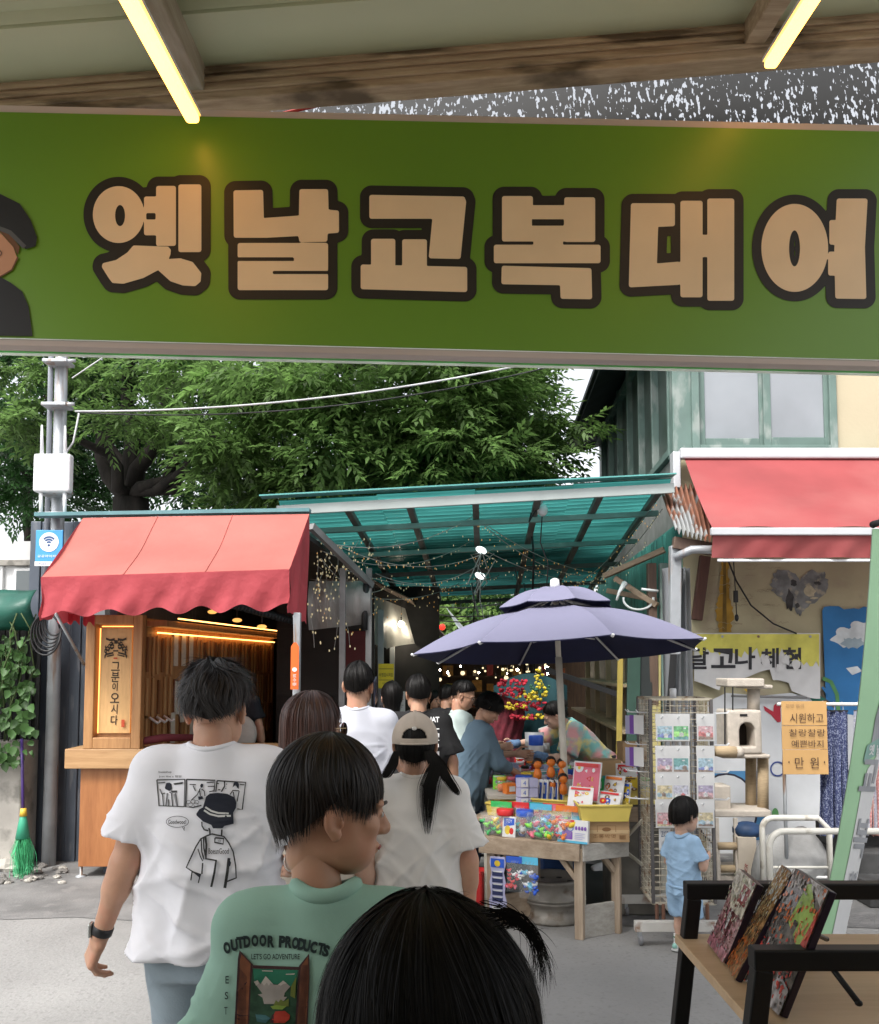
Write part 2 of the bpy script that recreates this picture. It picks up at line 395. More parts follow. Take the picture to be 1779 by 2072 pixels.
# ------------------------------------------------------------------ trees
M_bark = M('bark', (.016, .013, .011), rough=.95, var=.5, scale=9, bump=.8, bscale=30, stretch=(1, 1, .3))
M_leafA = M('leaf_bright', (.082, .15, .036), rough=.55, var=.3, scale=1.1, isl=.5, leaf=.42, tv=1.9, ts=.95)  # front leaves of the big tree, coloured lighter as if lit
M_leafB = M('leaf_deep', (.03, .085, .022), rough=.5, var=.3, scale=1.3, isl=.4, leaf=.35, tv=1.6)  # on the big tree, crown shade put into the inner leaves' colour
def leaf_cloud(sprays, ll, lw, rng, per=11):
    """sprays: (n,3) positions, (n,3) directions -> leaflets hanging along little twigs"""
    P, D = sprays; n = len(P); VV = []; 
    t = np.linspace(.12, 1, per)
    side = np.cross(D, [0, 0, 1.]); side /= (np.linalg.norm(side, axis=1)[:, None]+1e-6)
    up = np.cross(side, D)
    roll = rng.uniform(-.7, .7, n)[:, None]; sd = side*np.cos(roll)+up*np.sin(roll); un = np.cross(sd, D)
    Lt = ll*rng.uniform(2.4, 3.6, n)[:, None]
    for i, k in enumerate(t):
        sg = 1 if i % 2 else -1
        b = P+D*Lt*k-np.array([0, 0, 1.])*(Lt*k*k*.12)
        ld = D*(.55+.5*k)+sd*sg*(.75 if k < .97 else 0)+np.array([0, 0, -.12])+rng.normal(0, .22, (n, 3)); ld /= np.linalg.norm(ld, axis=1)[:, None]
        ls = np.cross(ld, un); ls /= (np.linalg.norm(ls, axis=1)[:, None]+1e-6)
        l = ll*rng.uniform(.5, 1.25, n)[:, None]; wd = lw*rng.uniform(.8, 1.2, n)[:, None]
        nn = np.cross(ls, ld)
        VV.append(np.stack([b, b+ld*l*.42+ls*wd/2+nn*wd*.16, b+ld*l-np.array([0, 0, .12])*l, b+ld*l*.42-ls*wd/2+nn*wd*.16], 1))
    VV = np.concatenate(VV, 0).reshape(-1, 3); F_ = np.arange(len(VV)).reshape(-1, 4); return VV, F_
def blob_sprays(blobs, rng):
    P = []; D = []
    for (c, r, n, sh) in blobs:
        d = rng.normal(0, 1, (n, 3)); d /= np.linalg.norm(d, axis=1)[:, None]
        q = rng.uniform(sh, 1, n)**.5; lump = 1+.22*np.sin(d[:, 0]*5+c[0]*3)*np.cos(d[:, 2]*6+c[1])
        p = np.array(c)+d*np.array(r)*(q*lump)[:, None]
        dd = d*np.array([1, 1, .3])+np.array([0, 0, -.12])+rng.normal(0, .3, (n, 3)); dd /= np.linalg.norm(dd, axis=1)[:, None]
        P.append(p); D.append(dd)
    return np.vstack(P), np.vstack(D)
def limb(mb, a, b, ra, rb, wob, rng, n=7, kink=None):
    a, b = np.array(a), np.array(b); pts = []
    for i in range(n+1):
        t = i/n; p = a+(b-a)*t+(rng.normal(0, wob, 3) if 0 < i < n else 0)
        if kink is not None: p = p+np.array(kink)*math.sin(pi*t)
        pts.append(p)
    mb.tube(pts, [ra+(rb-ra)*i/n for i in range(n+1)], 8); return pts
def big_tree():
    rng = np.random.default_rng(11)
    base = at(250, 1300, 12.2); base[2] = 0
    t = thing('zelkova_tree', 'big dark-limbed spreading tree with feathery green leaves above the red booth awning', 'tree', base)
    mb = MB(); fork = at(265, 1010, 12.2)
    limb(mb, base, fork, .34, .26, .03, rng, 6)
    ends = [((180, 860), 12.6, .19), ((120, 640), 13.2, .1), ((235, 620), 12.2, .16), ((370, 560), 11.6, .14), ((520, 700), 10.9, .1), ((90, 800), 11.5, .12), ((600, 820), 10.6, .09), ((430, 880), 11.2, .1)]
    tips = []
    for (p, Y, r0) in ends:
        e = at(*p, Y); pts = limb(mb, fork, e, r0*.95, r0*.22, .09, rng, 8, kink=(rng.normal(0, .2), 0, -.15)); tips.append(pts)
    for (p0, p1, Y) in (((600, 820), (1000, 960), 10.2), ((520, 700), (1080, 790), 10.3), ((600, 820), (860, 1010), 10.4), ((430, 880), (690, 985), 10.8), ((520, 700), (800, 640), 9.8), ((950, 800), (1090, 890), 10.6)):
        limb(mb, at(*p0, Y+.3), at(*p1, Y), .075, .014, .05, rng, 8, kink=(0, 0, -.12))
        for q in range(4):
            s_ = at(p0[0]+(p1[0]-p0[0])*(.4+.15*q), p0[1]+(p1[1]-p0[1])*(.4+.15*q), Y); limb(mb, s_, s_+rng.normal(0, .5, 3)+V(.3, 0, -.1), .022, .005, .04, rng, 5)
    mb.build('trunk', M_bark, t, smooth=True)
    def B(px, py, Y, rx, ry, rz, n, sh=.3): return (at(px, py, Y), (rx, ry, rz), n, sh)
    front = [B(470, 915, 9.9, .62, .5, .32, 330), B(640, 830, 9.5, .75, .6, .38, 420), B(820, 880, 9.5, .85, .6, .5, 560), B(960, 820, 9.8, .75, .7, .5, 560),
             B(1010, 905, 10.2, .6, .6, .45, 380), B(560, 990, 10.4, .8, .5, .3, 260), B(760, 980, 10.3, .9, .6, .28, 330), B(930, 960, 10.4, .9, .6, .32, 380),
             B(700, 760, 9.4, .9, .7, .35, 380), B(900, 740, 9.6, .9, .7, .35, 380), B(1050, 770, 10.3, .55, .6, .4, 300), B(540, 770, 9.8, .7, .6, .3, 260)]
    back = [B(70, 790, 13.2, 1.3, .9, .75, 520), B(30, 930, 13.3, .9, .8, .45, 300), B(330, 790, 13.4, 1.3, .8, .8, 480), B(420, 930, 13.2, 1.2, .7, .55, 360),
            B(240, 930, 13.8, 1.0, .5, .6, 200), B(100, 1010, 13.6, .8, .6, .28, 160), B(620, 1010, 13, 1.6, .8, .4, 320), B(900, 1010, 12.8, 1.6, .8, .4, 320),
            B(980, 860, 12.6, .9, .8, .9, 420), B(760, 860, 12.6, 2.2, .8, 1.1, 800), B(450, 700, 12.4, 2.4, 1.2, .7, 500), B(800, 620, 11.8, 2.3, 1.5, .8, 500), B(160, 650, 12.6, 1.8, 1.2, .7, 350)]
    def layered(bl, k, q):
        out = []
        for c, r, n, sh in bl:
            for _ in range(k): out.append((np.array(c)+rng.normal(0, .5, 3)*np.array(r), np.array(r)*np.array([.5, .5, .2])*rng.uniform(.6, 1.2), int(n*q/k), .1))
        return out
    front += [B(120, 760, 11.2, .8, .5, .3, 200), B(60, 860, 11.4, .6, .5, .3, 150), B(300, 830, 11.0, .7, .5, .3, 200), B(380, 740, 10.4, .8, .5, .3, 200)]
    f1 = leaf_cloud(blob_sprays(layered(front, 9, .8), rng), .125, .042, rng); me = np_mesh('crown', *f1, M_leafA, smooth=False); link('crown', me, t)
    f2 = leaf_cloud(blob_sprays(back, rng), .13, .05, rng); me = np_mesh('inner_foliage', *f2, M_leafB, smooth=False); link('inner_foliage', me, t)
big_tree()
def far_tree(px, py, Y, r, n, name, label, mat, trunk=.18, seed=1, ll=.3, lw=.16):
    rng = np.random.default_rng(seed); c = at(px, py, Y); b = V(c[0], c[1], 0)
    t = thing(name, label, 'tree', b)
    mb = MB(); limb(mb, b, c, trunk, trunk*.5, .05, rng, 5)
    for k in range(7): limb(mb, c-V(0, 0, r[2]*.5), c+rng.normal(0, 1, 3)*np.array(r)*.6, trunk*.4, .02, .08, rng, 5)
    mb.build('trunk', M_bark, t, smooth=True)
    bl = [(c+rng.normal(0, .45, 3)*np.array(r), np.array(r)*rng.uniform(.35, .55), n//9, .1) for k in range(9)]
    v, f = leaf_cloud(blob_sprays(bl, rng), ll, lw, rng, per=7); link('crown', np_mesh('crown', v, f, mat, smooth=False), t)
far_tree(930, 1235, 34, (2.6, 2, 1.7), 1500, 'alley_end_tree', 'pale yellow-green tree at the far end of the alley beyond the wires', M('leaf_pale', (.15, .24, .07), rough=.6, isl=.3, leaf=.4, tv=1.7), seed=4)
far_tree(820, 1000, 21, (2.6, 2, 2.0), 1500, 'garden_tree', 'dark leafy tree rising behind the teal canopy', M_leafB, seed=5, ll=.2, lw=.09)
far_tree(60, 900, 22, (3.4, 2, 2.6), 1300, 'yard_tree', 'dark tree standing behind the white low building', M_leafB, seed=6, ll=.2, lw=.09)
far_tree(1075, 1160, 17, (1.1, 1, .8), 420, 'overhanging_tree', 'dark-leaved tree hanging over the alley wires', M_leafB, seed=8, ll=.16, lw=.07)
# ------------------------------------------------------------------ white building at the far left
M_white = M('white_paint_wall', (.72, .72, .72), rough=.8, var=.06, scale=2)
M_concrete = M('concrete', (.33, .31, .28), rough=.9, var=.18, scale=3, bump=.3, bscale=30, spot=(5, (.2, .19, .17), .4))
M_glass_d = M('window_glass', (.09, .11, .12), rough=.12, var=.2, scale=.6, spec=.8)
M_gl2 = M('window_glass_pale', (.23, .25, .27), rough=.2, var=.18, scale=.9, spec=.7)
def far_building():
    Y = 15.0; b0 = at(-60, 1190, Y); t = thing('low_house', 'white rendered low house with small windows behind the green tarp', 'house', (b0[0], Y, 0))
    p0 = at(-330, 1095, Y); p1 = at(110, 1095, Y); m_ = MB()
    m_.box(((p0[0]+p1[0])/2, Y+2, p0[2]/2), (p1[0]-p0[0], 4, p0[2])); m_.build('wall', M_white, t)
    s_ = MB(); q = at(0, 1140, Y); s_.box(((p0[0]+p1[0])/2, Y-.06, q[2]), (p1[0]-p0[0]+.1, .12, .1)); s_.build('ledge', M_concrete, t, bevel=.01)
    for x0, x1, y0, y1 in ((-60, 8, 1146, 1205), (32, 82, 1150, 1205)):
        a, b = at(x0, y0, Y), at(x1, y1, Y); w_ = MB(); w_.box(((a[0]+b[0])/2, Y-.03, (a[2]+b[2])/2), (b[0]-a[0], .08, a[2]-b[2])); f = w_.build('window', M_white, t, bevel=.01)
        MB().box(((a[0]+b[0])/2, Y-.065, (a[2]+b[2])/2), (b[0]-a[0]-.1, .03, a[2]-b[2]-.1)).build('pane', M_glass_d, f)
far_building()
# low concrete wall, tarp, picket fence with vine
M_tarp = M('green_tarp', (.012, .085, .06), rough=.45, var=.25, scale=3, bump=.4, bscale=6, bdist=.03)
def left_corner():
    c0, c1 = at(-260, 1500, 7.25), at(46, 1500, 7.25); zt = c0[2]
    m_ = MB(); m_.box(((c0[0]+c1[0])/2, 7.4, zt/2), (c1[0]-c0[0], .3, zt)); m_.build('low_wall', M_concrete, bevel=.015, label='weathered beige concrete low wall below the vine', cat='wall')
    t = thing('picket_fence', 'dark picket fence between the tarp and the low concrete wall', 'fence', ((c0[0]+c1[0])/2, 7.4, zt))
    for i in range(22):
        x = c0[0]+i*.062; MB().box((x, 7.4, zt+.49), (.03, .02, .98)).build('picket', M('dark_iron', (.012, .012, .012), rough=.5), t)
    MB().box(((c0[0]+c1[0])/2, 7.47, zt+.5), (c1[0]-c0[0], .02, 1.0)).build('gap_dark_sheet', M('dark_iron'), t)  # sheet added to darken the gaps between the pickets
    MB().box(((c0[0]+c1[0])/2, 7.425, zt+.3), (c1[0]-c0[0], .02, .04)).build('rail', M('dark_iron'), t)
    def f(u, v):
        p = at(-200+u*278, 1190+v*(88-10*u), 7.2); return p+V(0, -.14*math.sin(v*pi)+.03*math.sin(u*17+v*4), .02*math.sin(u*11)-.05*math.sin(u*pi))
    g_ = MB(); g_.grid(f, 24, 10); o = g_.build('tarpaulin', M_tarp, smooth=True, label='dark green tarpaulin draped over the picket fence top', cat='tarpaulin')
    sm = o.modifiers.new('thick', 'SOLIDIFY'); sm.thickness = .006
    # vine
    rng = np.random.default_rng(2); t = thing('vine', 'climbing vine with broad green leaves spilling over the low wall', 'plant', at(30, 1500, 7.2))
    st = MB(); lv = []
    stems = []
    for k in range(11):
        p = at(rng.uniform(-60, 50), 1500, 7.22); pts = [p]
        for i in range(7): p = p+V(rng.normal(.02, .05), rng.normal(-.015, .03), .15); pts.append(p)
        st.tube(pts, .006, 5); stems.append(pts)
    st.build('stem', M('stem_green', (.06, .09, .03), rough=.7), t, smooth=True)
    for k in range(430):
        px, py = rng.uniform(-70, 72), rng.uniform(1285, 1545)
        if px > 50 and rng.random() < .55: continue
        lv.append(at(px, py, 7.1+rng.uniform(-.1, .12)))
    lv = np.array(lv); v, f_ = [], []
    for p in lv:
        d = nrm(rng.normal(0, .4, 3)+V(0, -.35, -.8)); s_ = nrm(np.cross(d, V(0, -1, .4)+rng.normal(0, .3, 3))); n_ = np.cross(s_, d); l = rng.uniform(.045, .095); o = len(v)
        v += [p, p+d*l*.25+s_*l*.42+n_*.012, p+d*l*.65+s_*l*.3, p+d*l-n_*.01, p+d*l*.65-s_*l*.3, p+d*l*.25-s_*l*.42+n_*.012, p+d*l*.45-n_*.012]
        f_ += [(o, o+1, o+6), (o+1, o+2, o+6), (o+2, o+3, o+6), (o+3, o+4, o+6), (o+4, o+5, o+6), (o+5, o, o+6)]
    link('leaves', np_mesh('leaves', np.array(v), np.array(f_), M('leaf_vine', (.05, .115, .03), rough=.5, isl=.5, leaf=.3), smooth=False), t, kind='stuff')
    # broom
    a = at(44, 1495, 7.13); b = at(47, 1655, 7.02); c = at(48, 1745, 6.98)
    t = thing('broom', 'purple-handled broom with green plastic bristles leaning on the low wall', 'broom', (c[0], c[1], 0))
    MB().tube([a, b], .012, 8).build('handle', M('purple_plastic', (.06, .03, .16), rough=.4), t, smooth=True)
    MB().tube([b+V(0, 0, .06), b-V(0, 0, .03), b-V(0, 0, .16)], [.014, .034, .055], 10).build('socket', M('green_plastic', (.05, .33, .2), rough=.4), t, smooth=True)
    MB().tube([b+V(0, 0, .075), b+V(0, 0, .015)], [.022, .03], 10).build('collar', M('yellow_plastic', (.65, .42, .05), rough=.45), t, smooth=True)
    br = MB()
    for k in range(260):
        a0 = rng.uniform(0, 2*pi); r0 = .05*math.sqrt(rng.random()); s_ = b-V(0, 0, .14)+V(r0*math.cos(a0), r0*.7*math.sin(a0), 0); e = V(c[0]+r0*1.5*math.cos(a0)+rng.normal(0, .015), c[1]+r0*1.2*math.sin(a0), rng.uniform(.0, .09)+.01)
        mid = (s_+e)/2+V(rng.normal(0, .02), rng.normal(0, .02), 0); br.tube([s_, mid, e], .0018, 3, cap=False)
    br.build('bristles', M('bristle_green', (.06, .36, .16), rough=.4, isl=.3), t, kind='stuff')
left_corner()
# rubble at the wall foot
def rubble():
    rng = np.random.default_rng(9)
    for k in range(46):
        px = rng.uniform(-20, 135); py = rng.uniform(1745, 1790); p = gnd(px, py); r = rng.uniform(.012, .045)
        if k == 0: p = gnd(20, 1762); r = .13
        if k == 1: p = gnd(60, 1782); r = .05
        mb = MB(); mb.ball((0, 0, 0), 1, 8); v = mb.v[0]*np.array([r, r*.8, r*.5])*(1+rng.normal(0, .13, (len(mb.v[0]), 1))); mb.v[0] = v+np.array([p[0], p[1], r*.42])
        mb.build('stone', M('stone_a', (.17, .16, .15), rough=.9, var=.3) if k % 3 else M('stone_b', (.4, .38, .34), rough=.9), label='loose stone chip on the dirt by the grey utility pole' if k else 'large flat dark stone at the foot of the low wall', cat='stone', group='loose stones by the pole' if k else None)
rubble()
# grey steel side panel + pole with boxes
M_steel = M('grey_steel_sheet', (.085, .1, .125), rough=.45, var=.15, scale=2, metal=.2, spot=(3, (.16, .17, .19), .3), spots=(6, 6, 1))
M_galv = M('galvanised', (.38, .4, .42), rough=.5, var=.15, scale=5, metal=.35, spot=(4, (.25, .15, .09), .25), spots=(3, 3, .5))
M_plastic_w = M('white_plastic', (.75, .76, .78), rough=.4, var=.03)
M_black = M('black_plastic', (.015, .015, .016), rough=.45, var=.1)
def pole_and_wall():
    a = at(62, 1055, 7.6); b = at(192, 1055, 7.6)
    t = thing('steel_panel_wall', 'dark grey ribbed steel wall between the pole and the wooden counter', 'wall', ((a[0]+b[0])/2, 7.6, 0))
    n = 6; wd = (b[0]-a[0])/n
    for i in range(n):
        x = a[0]+(i+.5)*wd; MB().box((x, 7.62+(.012 if i % 2 else 0), a[2]/2), (wd-.004, .04, a[2])).build('panel', M_steel, t, bevel=.006)
    top = at(125, 690, 7.3); base = gnd(98, 1752)
    t = thing('utility_pole', 'tall grey utility pole with rust streaks beside the red booth awning', 'pole', (base[0], base[1], 0))
    top2 = base+(top-base)*1.6
    MB().tube([base-V(0, 0, .05), base+V(.0, 0, 1.2), top2], [.058, .055, .05], 16).build('post', M_galv, t, smooth=True)
    MB().tube([base+V(-.085, -.02, 1.9), top2+V(-.085, -.02, 0)], .022, 10).build('conduit', M('pvc_grey', (.3, .32, .36), rough=.5), t, smooth=True)
    MB().tube([base+V(-.035, -.07, 2.1), base+V(-.03, -.07, 4.2)], .011, 8).build('cable', M_black, t, smooth=True)
    for py in (735, 822, 1000, 1042):
        p = at(124-(py-700)*.025, py, 7.25); MB().box((p[0]-.02, p[1], p[2]), (.21, .17, .028)).build('clamp', M_galv, t, bevel=.005)
        MB().tube([p+V(.07, -.06, 0), p+V(.15, -.06, 0)], .016, 8).build('bolt', M_galv, t, smooth=True)
    # coil of spare cable
    c = at(112, 1260, 7.1); cl = MB()
    for k in range(6):
        rr = .1+.012*k; cl.tube([c+V(rr*.75*math.cos(a)-.01*k, -.02-.008*k, rr*1.05*math.sin(a)-.02*k) for a in np.linspace(.3, 2*pi-.2, 24)], .008, 6)
    cl.build('cable_coil', M_black, t, smooth=True)
    # wifi box
    p0, p1 = at(69, 918, 7.12), at(141, 995, 7.12); t = thing('wifi_access_point', 'white square wireless box with stub antennas on the utility pole', 'router', ((p0[0]+p1[0])/2, 7.14, p1[2]))
    MB().box(((p0[0]+p1[0])/2, 7.15, (p0[2]+p1[2])/2), (p1[0]-p0[0], .09, p0[2]-p1[2])).build('housing', M_plastic_w, t, bevel=.02, seg=3)
    for x, y0, y1 in ((85, 860, 918), (132, 862, 918), (83, 995, 1046), (131, 995, 1046)):
        MB().tube([at(x, y0, 7.15), at(x, (y0*2+y1)/3, 7.15), at(x, y1, 7.15)], [.008, .012, .017] if y0 < 950 else [.017, .017, .015], 8).build('antenna', M_plastic_w, t, smooth=True)
    p0, p1 = at(72, 1072, 7.1), at(125, 1145, 7.1); wd = p1[0]-p0[0]; ht = p0[2]-p1[2]
    t = thing('wifi_sign', 'blue sign with a white wireless symbol fixed to the utility pole', 'sign', ((p0[0]+p1[0])/2, 7.1, p1[2]))
    MB().box(((p0[0]+p1[0])/2, 7.115, (p0[2]+p1[2])/2), (wd, .02, ht)).build('plate', M('sign_blue', (.06, .3, .6), rough=.5), t, bevel=.006)
    ar = Art(); Wm = M('print_white', (.78, .78, .78), rough=.6); Bm = M('print_navy', (.03, .08, .2), rough=.6)
    ar.rect(0, 0, 1, .12, Wm); ar.disc(.5, .66, .36, Wm, ry=.27)
    for r in (.08, .15, .22): ar.ring(.5, .58, r*1.25, .055, Bm, rad(45), rad(135), ry=r, n=10)
    ar.disc(.5, .57, .05, Bm, ry=.036); ar.text('공공와이파이', .5, .27, .07, Wm, w_=.8); ar.text('Public WiFi', .5, .06, .06, Bm, w_=.7)
    ar.build('lettering', plane((p0[0], 7.104, p1[2]), (wd, 0, 0), (0, 0, ht)), t)
pole_and_wall()
# overhead wires from the pole
def wires():
    Wm = M('wire_grey', (.45, .46, .47), rough=.5); a = at(152, 832, 7.2)
    for i, (e, sag) in enumerate((((1040, 742), .10), ((1120, 738), .16))):
        b = at(*e, 7.0); pts = [a+(b-a)*t+V(0, .03*i, -sag*4*t*(1-t)) for t in np.linspace(0, 1, 24)]
        MB().tube(pts, .008 if i == 0 else .006, 6).build('overhead_wire', Wm if i == 0 else M_black, smooth=True, label='pale overhead wire strung from the pole across the tree' if i == 0 else 'thin black wire slung just below the pale overhead wire', cat='wire')
    a2 = at(146, 765, 7.2); b2 = at(250, 695, 7.4); MB().tube([a2+(b2-a2)*t for t in (0, .5, 1)], .006, 6).build('guy_wire', Wm, label='short guy wire rising from the upper pole clamp', cat='wire')
    c = at(160, 836, 7.2); d = at(128, 925, 7.2); MB().tube([c, (c+d)/2+V(.02, 0, -.06), d], .008, 6).build('drop_cable', Wm, smooth=True, label='short drop cable from the pole bracket to the white wireless box', cat='cable')
wires()
# ------------------------------------------------------------------ right-hand corner house
M_cream = M('cream_plaster', (.42, .37, .26), rough=.9, var=.07, scale=1.2, bump=.15, bscale=30, spot=(1.6, (.44, .35, .17), .25), spots=(1.5, 1, .35))
M_mint = M('mint_paint', (.115, .175, .155), rough=.6, var=.15, scale=3, spot=(7, (.24, .28, .26), .35), spots=(1, 1, .4))
M_teal = M('teal_board', (.06, .27, .235), rough=.65, var=.2, scale=3, spot=(5, (.03, .13, .12), .35), spots=(2, 2, .4))
M_plast = M('wall_plaster_dull', (.42, .38, .25), rough=.9, var=.13, scale=1.6, bump=.25, bscale=24, spot=(3, (.36, .31, .22), .3), spots=(1, 1, 1))
M_dwood = wood('dark_old_wood', (.07, .045, .035), (.13, .085, .06), axis=2)
HX = at(1370, 1000, 8.0)[0]; HU = HX*math.cos(AL)-8.0*math.sin(AL); HV = HX*math.sin(AL)+8.0*math.cos(AL)
def house():
    t = thing('corner_house', 'two-storey cream house with mint windows and teal board side at the alley corner', 'house', (HX+2.5, 10, 0))
    zs = at(1400, 922, 8)[2]; XR = HX+5.2; ztop = 5.9
    MB().box(((HX+.03+XR)/2, 8.12, zs/2), (XR-HX-.06, .24, zs)).build('lower_wall', M_plast, t)
    wx0, wx1 = at(1392, 800, 8)[0], at(1690, 800, 8)[0]
    MB().box(((wx1+XR)/2, 8.1, (zs+ztop)/2), (XR-wx1, .2, ztop-zs)).build('upper_wall', M_cream, t)
    MB().box(((HX-.0+wx0)/2+.0, 8.08, (zs+ztop)/2), (wx0-HX+.06, .2, ztop-zs)).build('corner_board', M_mint, t, bevel=.008)
    # front window, two sliding sashes
    zb = at(1500, 918, 8)[2]; zt = 5.5; w_ = MB()
    fx0, fx1 = wx0+.02, wx1-.01
    for (x0, x1, z0, z1) in ((fx0, fx0+.07, zb, zt), (fx1-.07, fx1, zb, zt), (fx0+.07, fx1-.07, zb, zb+.07), (fx0+.07, fx1-.07, zt-.07, zt)): w_.box(((x0+x1)/2, 8.0, (z0+z1)/2), (x1-x0, .12, z1-z0))
    win = w_.build('window', M_mint, t, bevel=.006)
    for i, (a, b, y) in enumerate(((1412, 1552, 8.03), (1543, 1680, 7.995))):
        x0, x1 = at(a, 800, 8)[0], at(b, 800, 8)[0]; s_ = MB(); z0, z1 = zb+.072, zt-.072
        for (p, q, r1, r2) in ((x0, x0+.07, z0, z1), (x1-.07, x1, z0, z1), (x0+.07, x1-.07, z0, z0+.08), (x0+.07, x1-.07, z1-.08, z1)): s_.box(((p+q)/2, y, (r1+r2)/2), (q-p, .032, r2-r1))
        s_.build('sash', M_mint, win, bevel=.005); MB().box(((x0+x1)/2, y+.006, (z0+z1)/2), (x1-x0-.13, .008, z1-z0-.15)).build('pane', M_gl2, win)
    cu = MB(); cu.grid(lambda u, v: V(fx0+.1+u*(fx1-fx0-.2), 8.13+.02*math.sin(u*60), zb+v*(zt-zb)), 60, 1); cu.build('curtain', M('curtain_grey', (.4, .4, .42), rough=.9), win, smooth=True)
    MB().box(((fx0+fx1)/2, 8.28, (zb+zt)/2), (fx1-fx0, .02, zt-zb)).build('room_wall', M('room_dark', (.1, .1, .1)), win)
    # side wall along the alley
    L = 13.8-HV
    def side(v0, v1, z0, z1, name, mat, d=.1, off=0., par=t, bev=0):
        c = A(HU+d/2+off, (v0+v1)/2, (z0+z1)/2); return MB().box(c, (d, v1-v0, z1-z0), Rz(-AL)).build(name, mat, par, bevel=bev)
    side(HV+.02, 13.8, 0, 3.02, 'side_wall', M_teal)
    n = 12
    for i in range(n): side(HV+.03+i*L/n, HV+.03+(i+1)*L/n-.012, 1.0, 3.0, 'board', M_teal, .015, -.016, bev=.003)
    side(HV+.02, 13.8, 3.02, zs+.02, 'side_band', M('grey_board', (.2, .21, .2), rough=.8, var=.2), .1, .003)
    side(HV+.15, 13.8, zs+.02, ztop, 'upper_side_wall', M('side_panel', (.09, .095, .085), rough=.8, var=.2, scale=3), .08, .05)
    # the row of side windows
    k = 7; seg = (L-.2)/k
    for i in range(k):
        v0, v1 = HV+.12+i*seg, HV+.12+(i+1)*seg; w_ = MB()
        for (p, q, r1, r2) in ((v0, v0+.06, zs+.03, ztop-.1), (v0+.06, v1, zs+.03, zs+.1), (v0+.06, v1, 5.2, 5.28)):
            w_.box(A(HU, (p+q)/2, (r1+r2)/2), (.09, q-p, r2-r1), Rz(-AL))
        win = w_.build('side_window', M_mint, t, bevel=.005)
        MB().box(A(HU+.03, (v0+v1)/2+.03, (zs+.1+5.2)/2), (.012, seg-.07, 5.1-zs), Rz(-AL)).build('pane', M('side_glass', (.055, .075, .065), rough=.3, var=.3, spec=.25), win)
    # eaves
    ez0, ez1 = 5.12, 5.2
    e = MB(); p = [A(HU-.46, HV-.35, ez0), A(HU-.46, 14.0, ez0), A(HU+.1, 14.0, ez0+.3), A(HU+.1, HV-.35, ez0+.3)]
    e.slab(p, (0, 0, .05)); e.build('eave', M('eave_dark', (.025, .03, .034), rough=.8, var=.3, scale=4), t)
    MB().slab([A(HU-.5, HV-.4, ez0+.05), A(HU-.5, 14.05, ez0+.05), A(HU+4, 14.05, 6.9), A(HU+4, HV-.4, 6.9)], (0, 0, .06)).build('roof', M('roof_dark', (.05, .055, .06), rough=.8), t)
    q = at(1180, 905, 13.7); MB().beam(A(HU-.46, 14.0, ez0+.1), A(HU+2, 14.0, 5.9), .05, .18).build('barge_board', M('eave_dark'), t)
    # stained strip and thick brown brace on the plaster
    MB().beam(at(1427, 1125, 7.94), at(1410, 1255, 7.96), .1, .05, up=(0, 1, 0)).build('brace', wood('brown_brace', (.06, .025, .02), (.1, .045, .03), axis=2), t, bevel=.01)
    return t, zs
HOUSE, HZ = house()
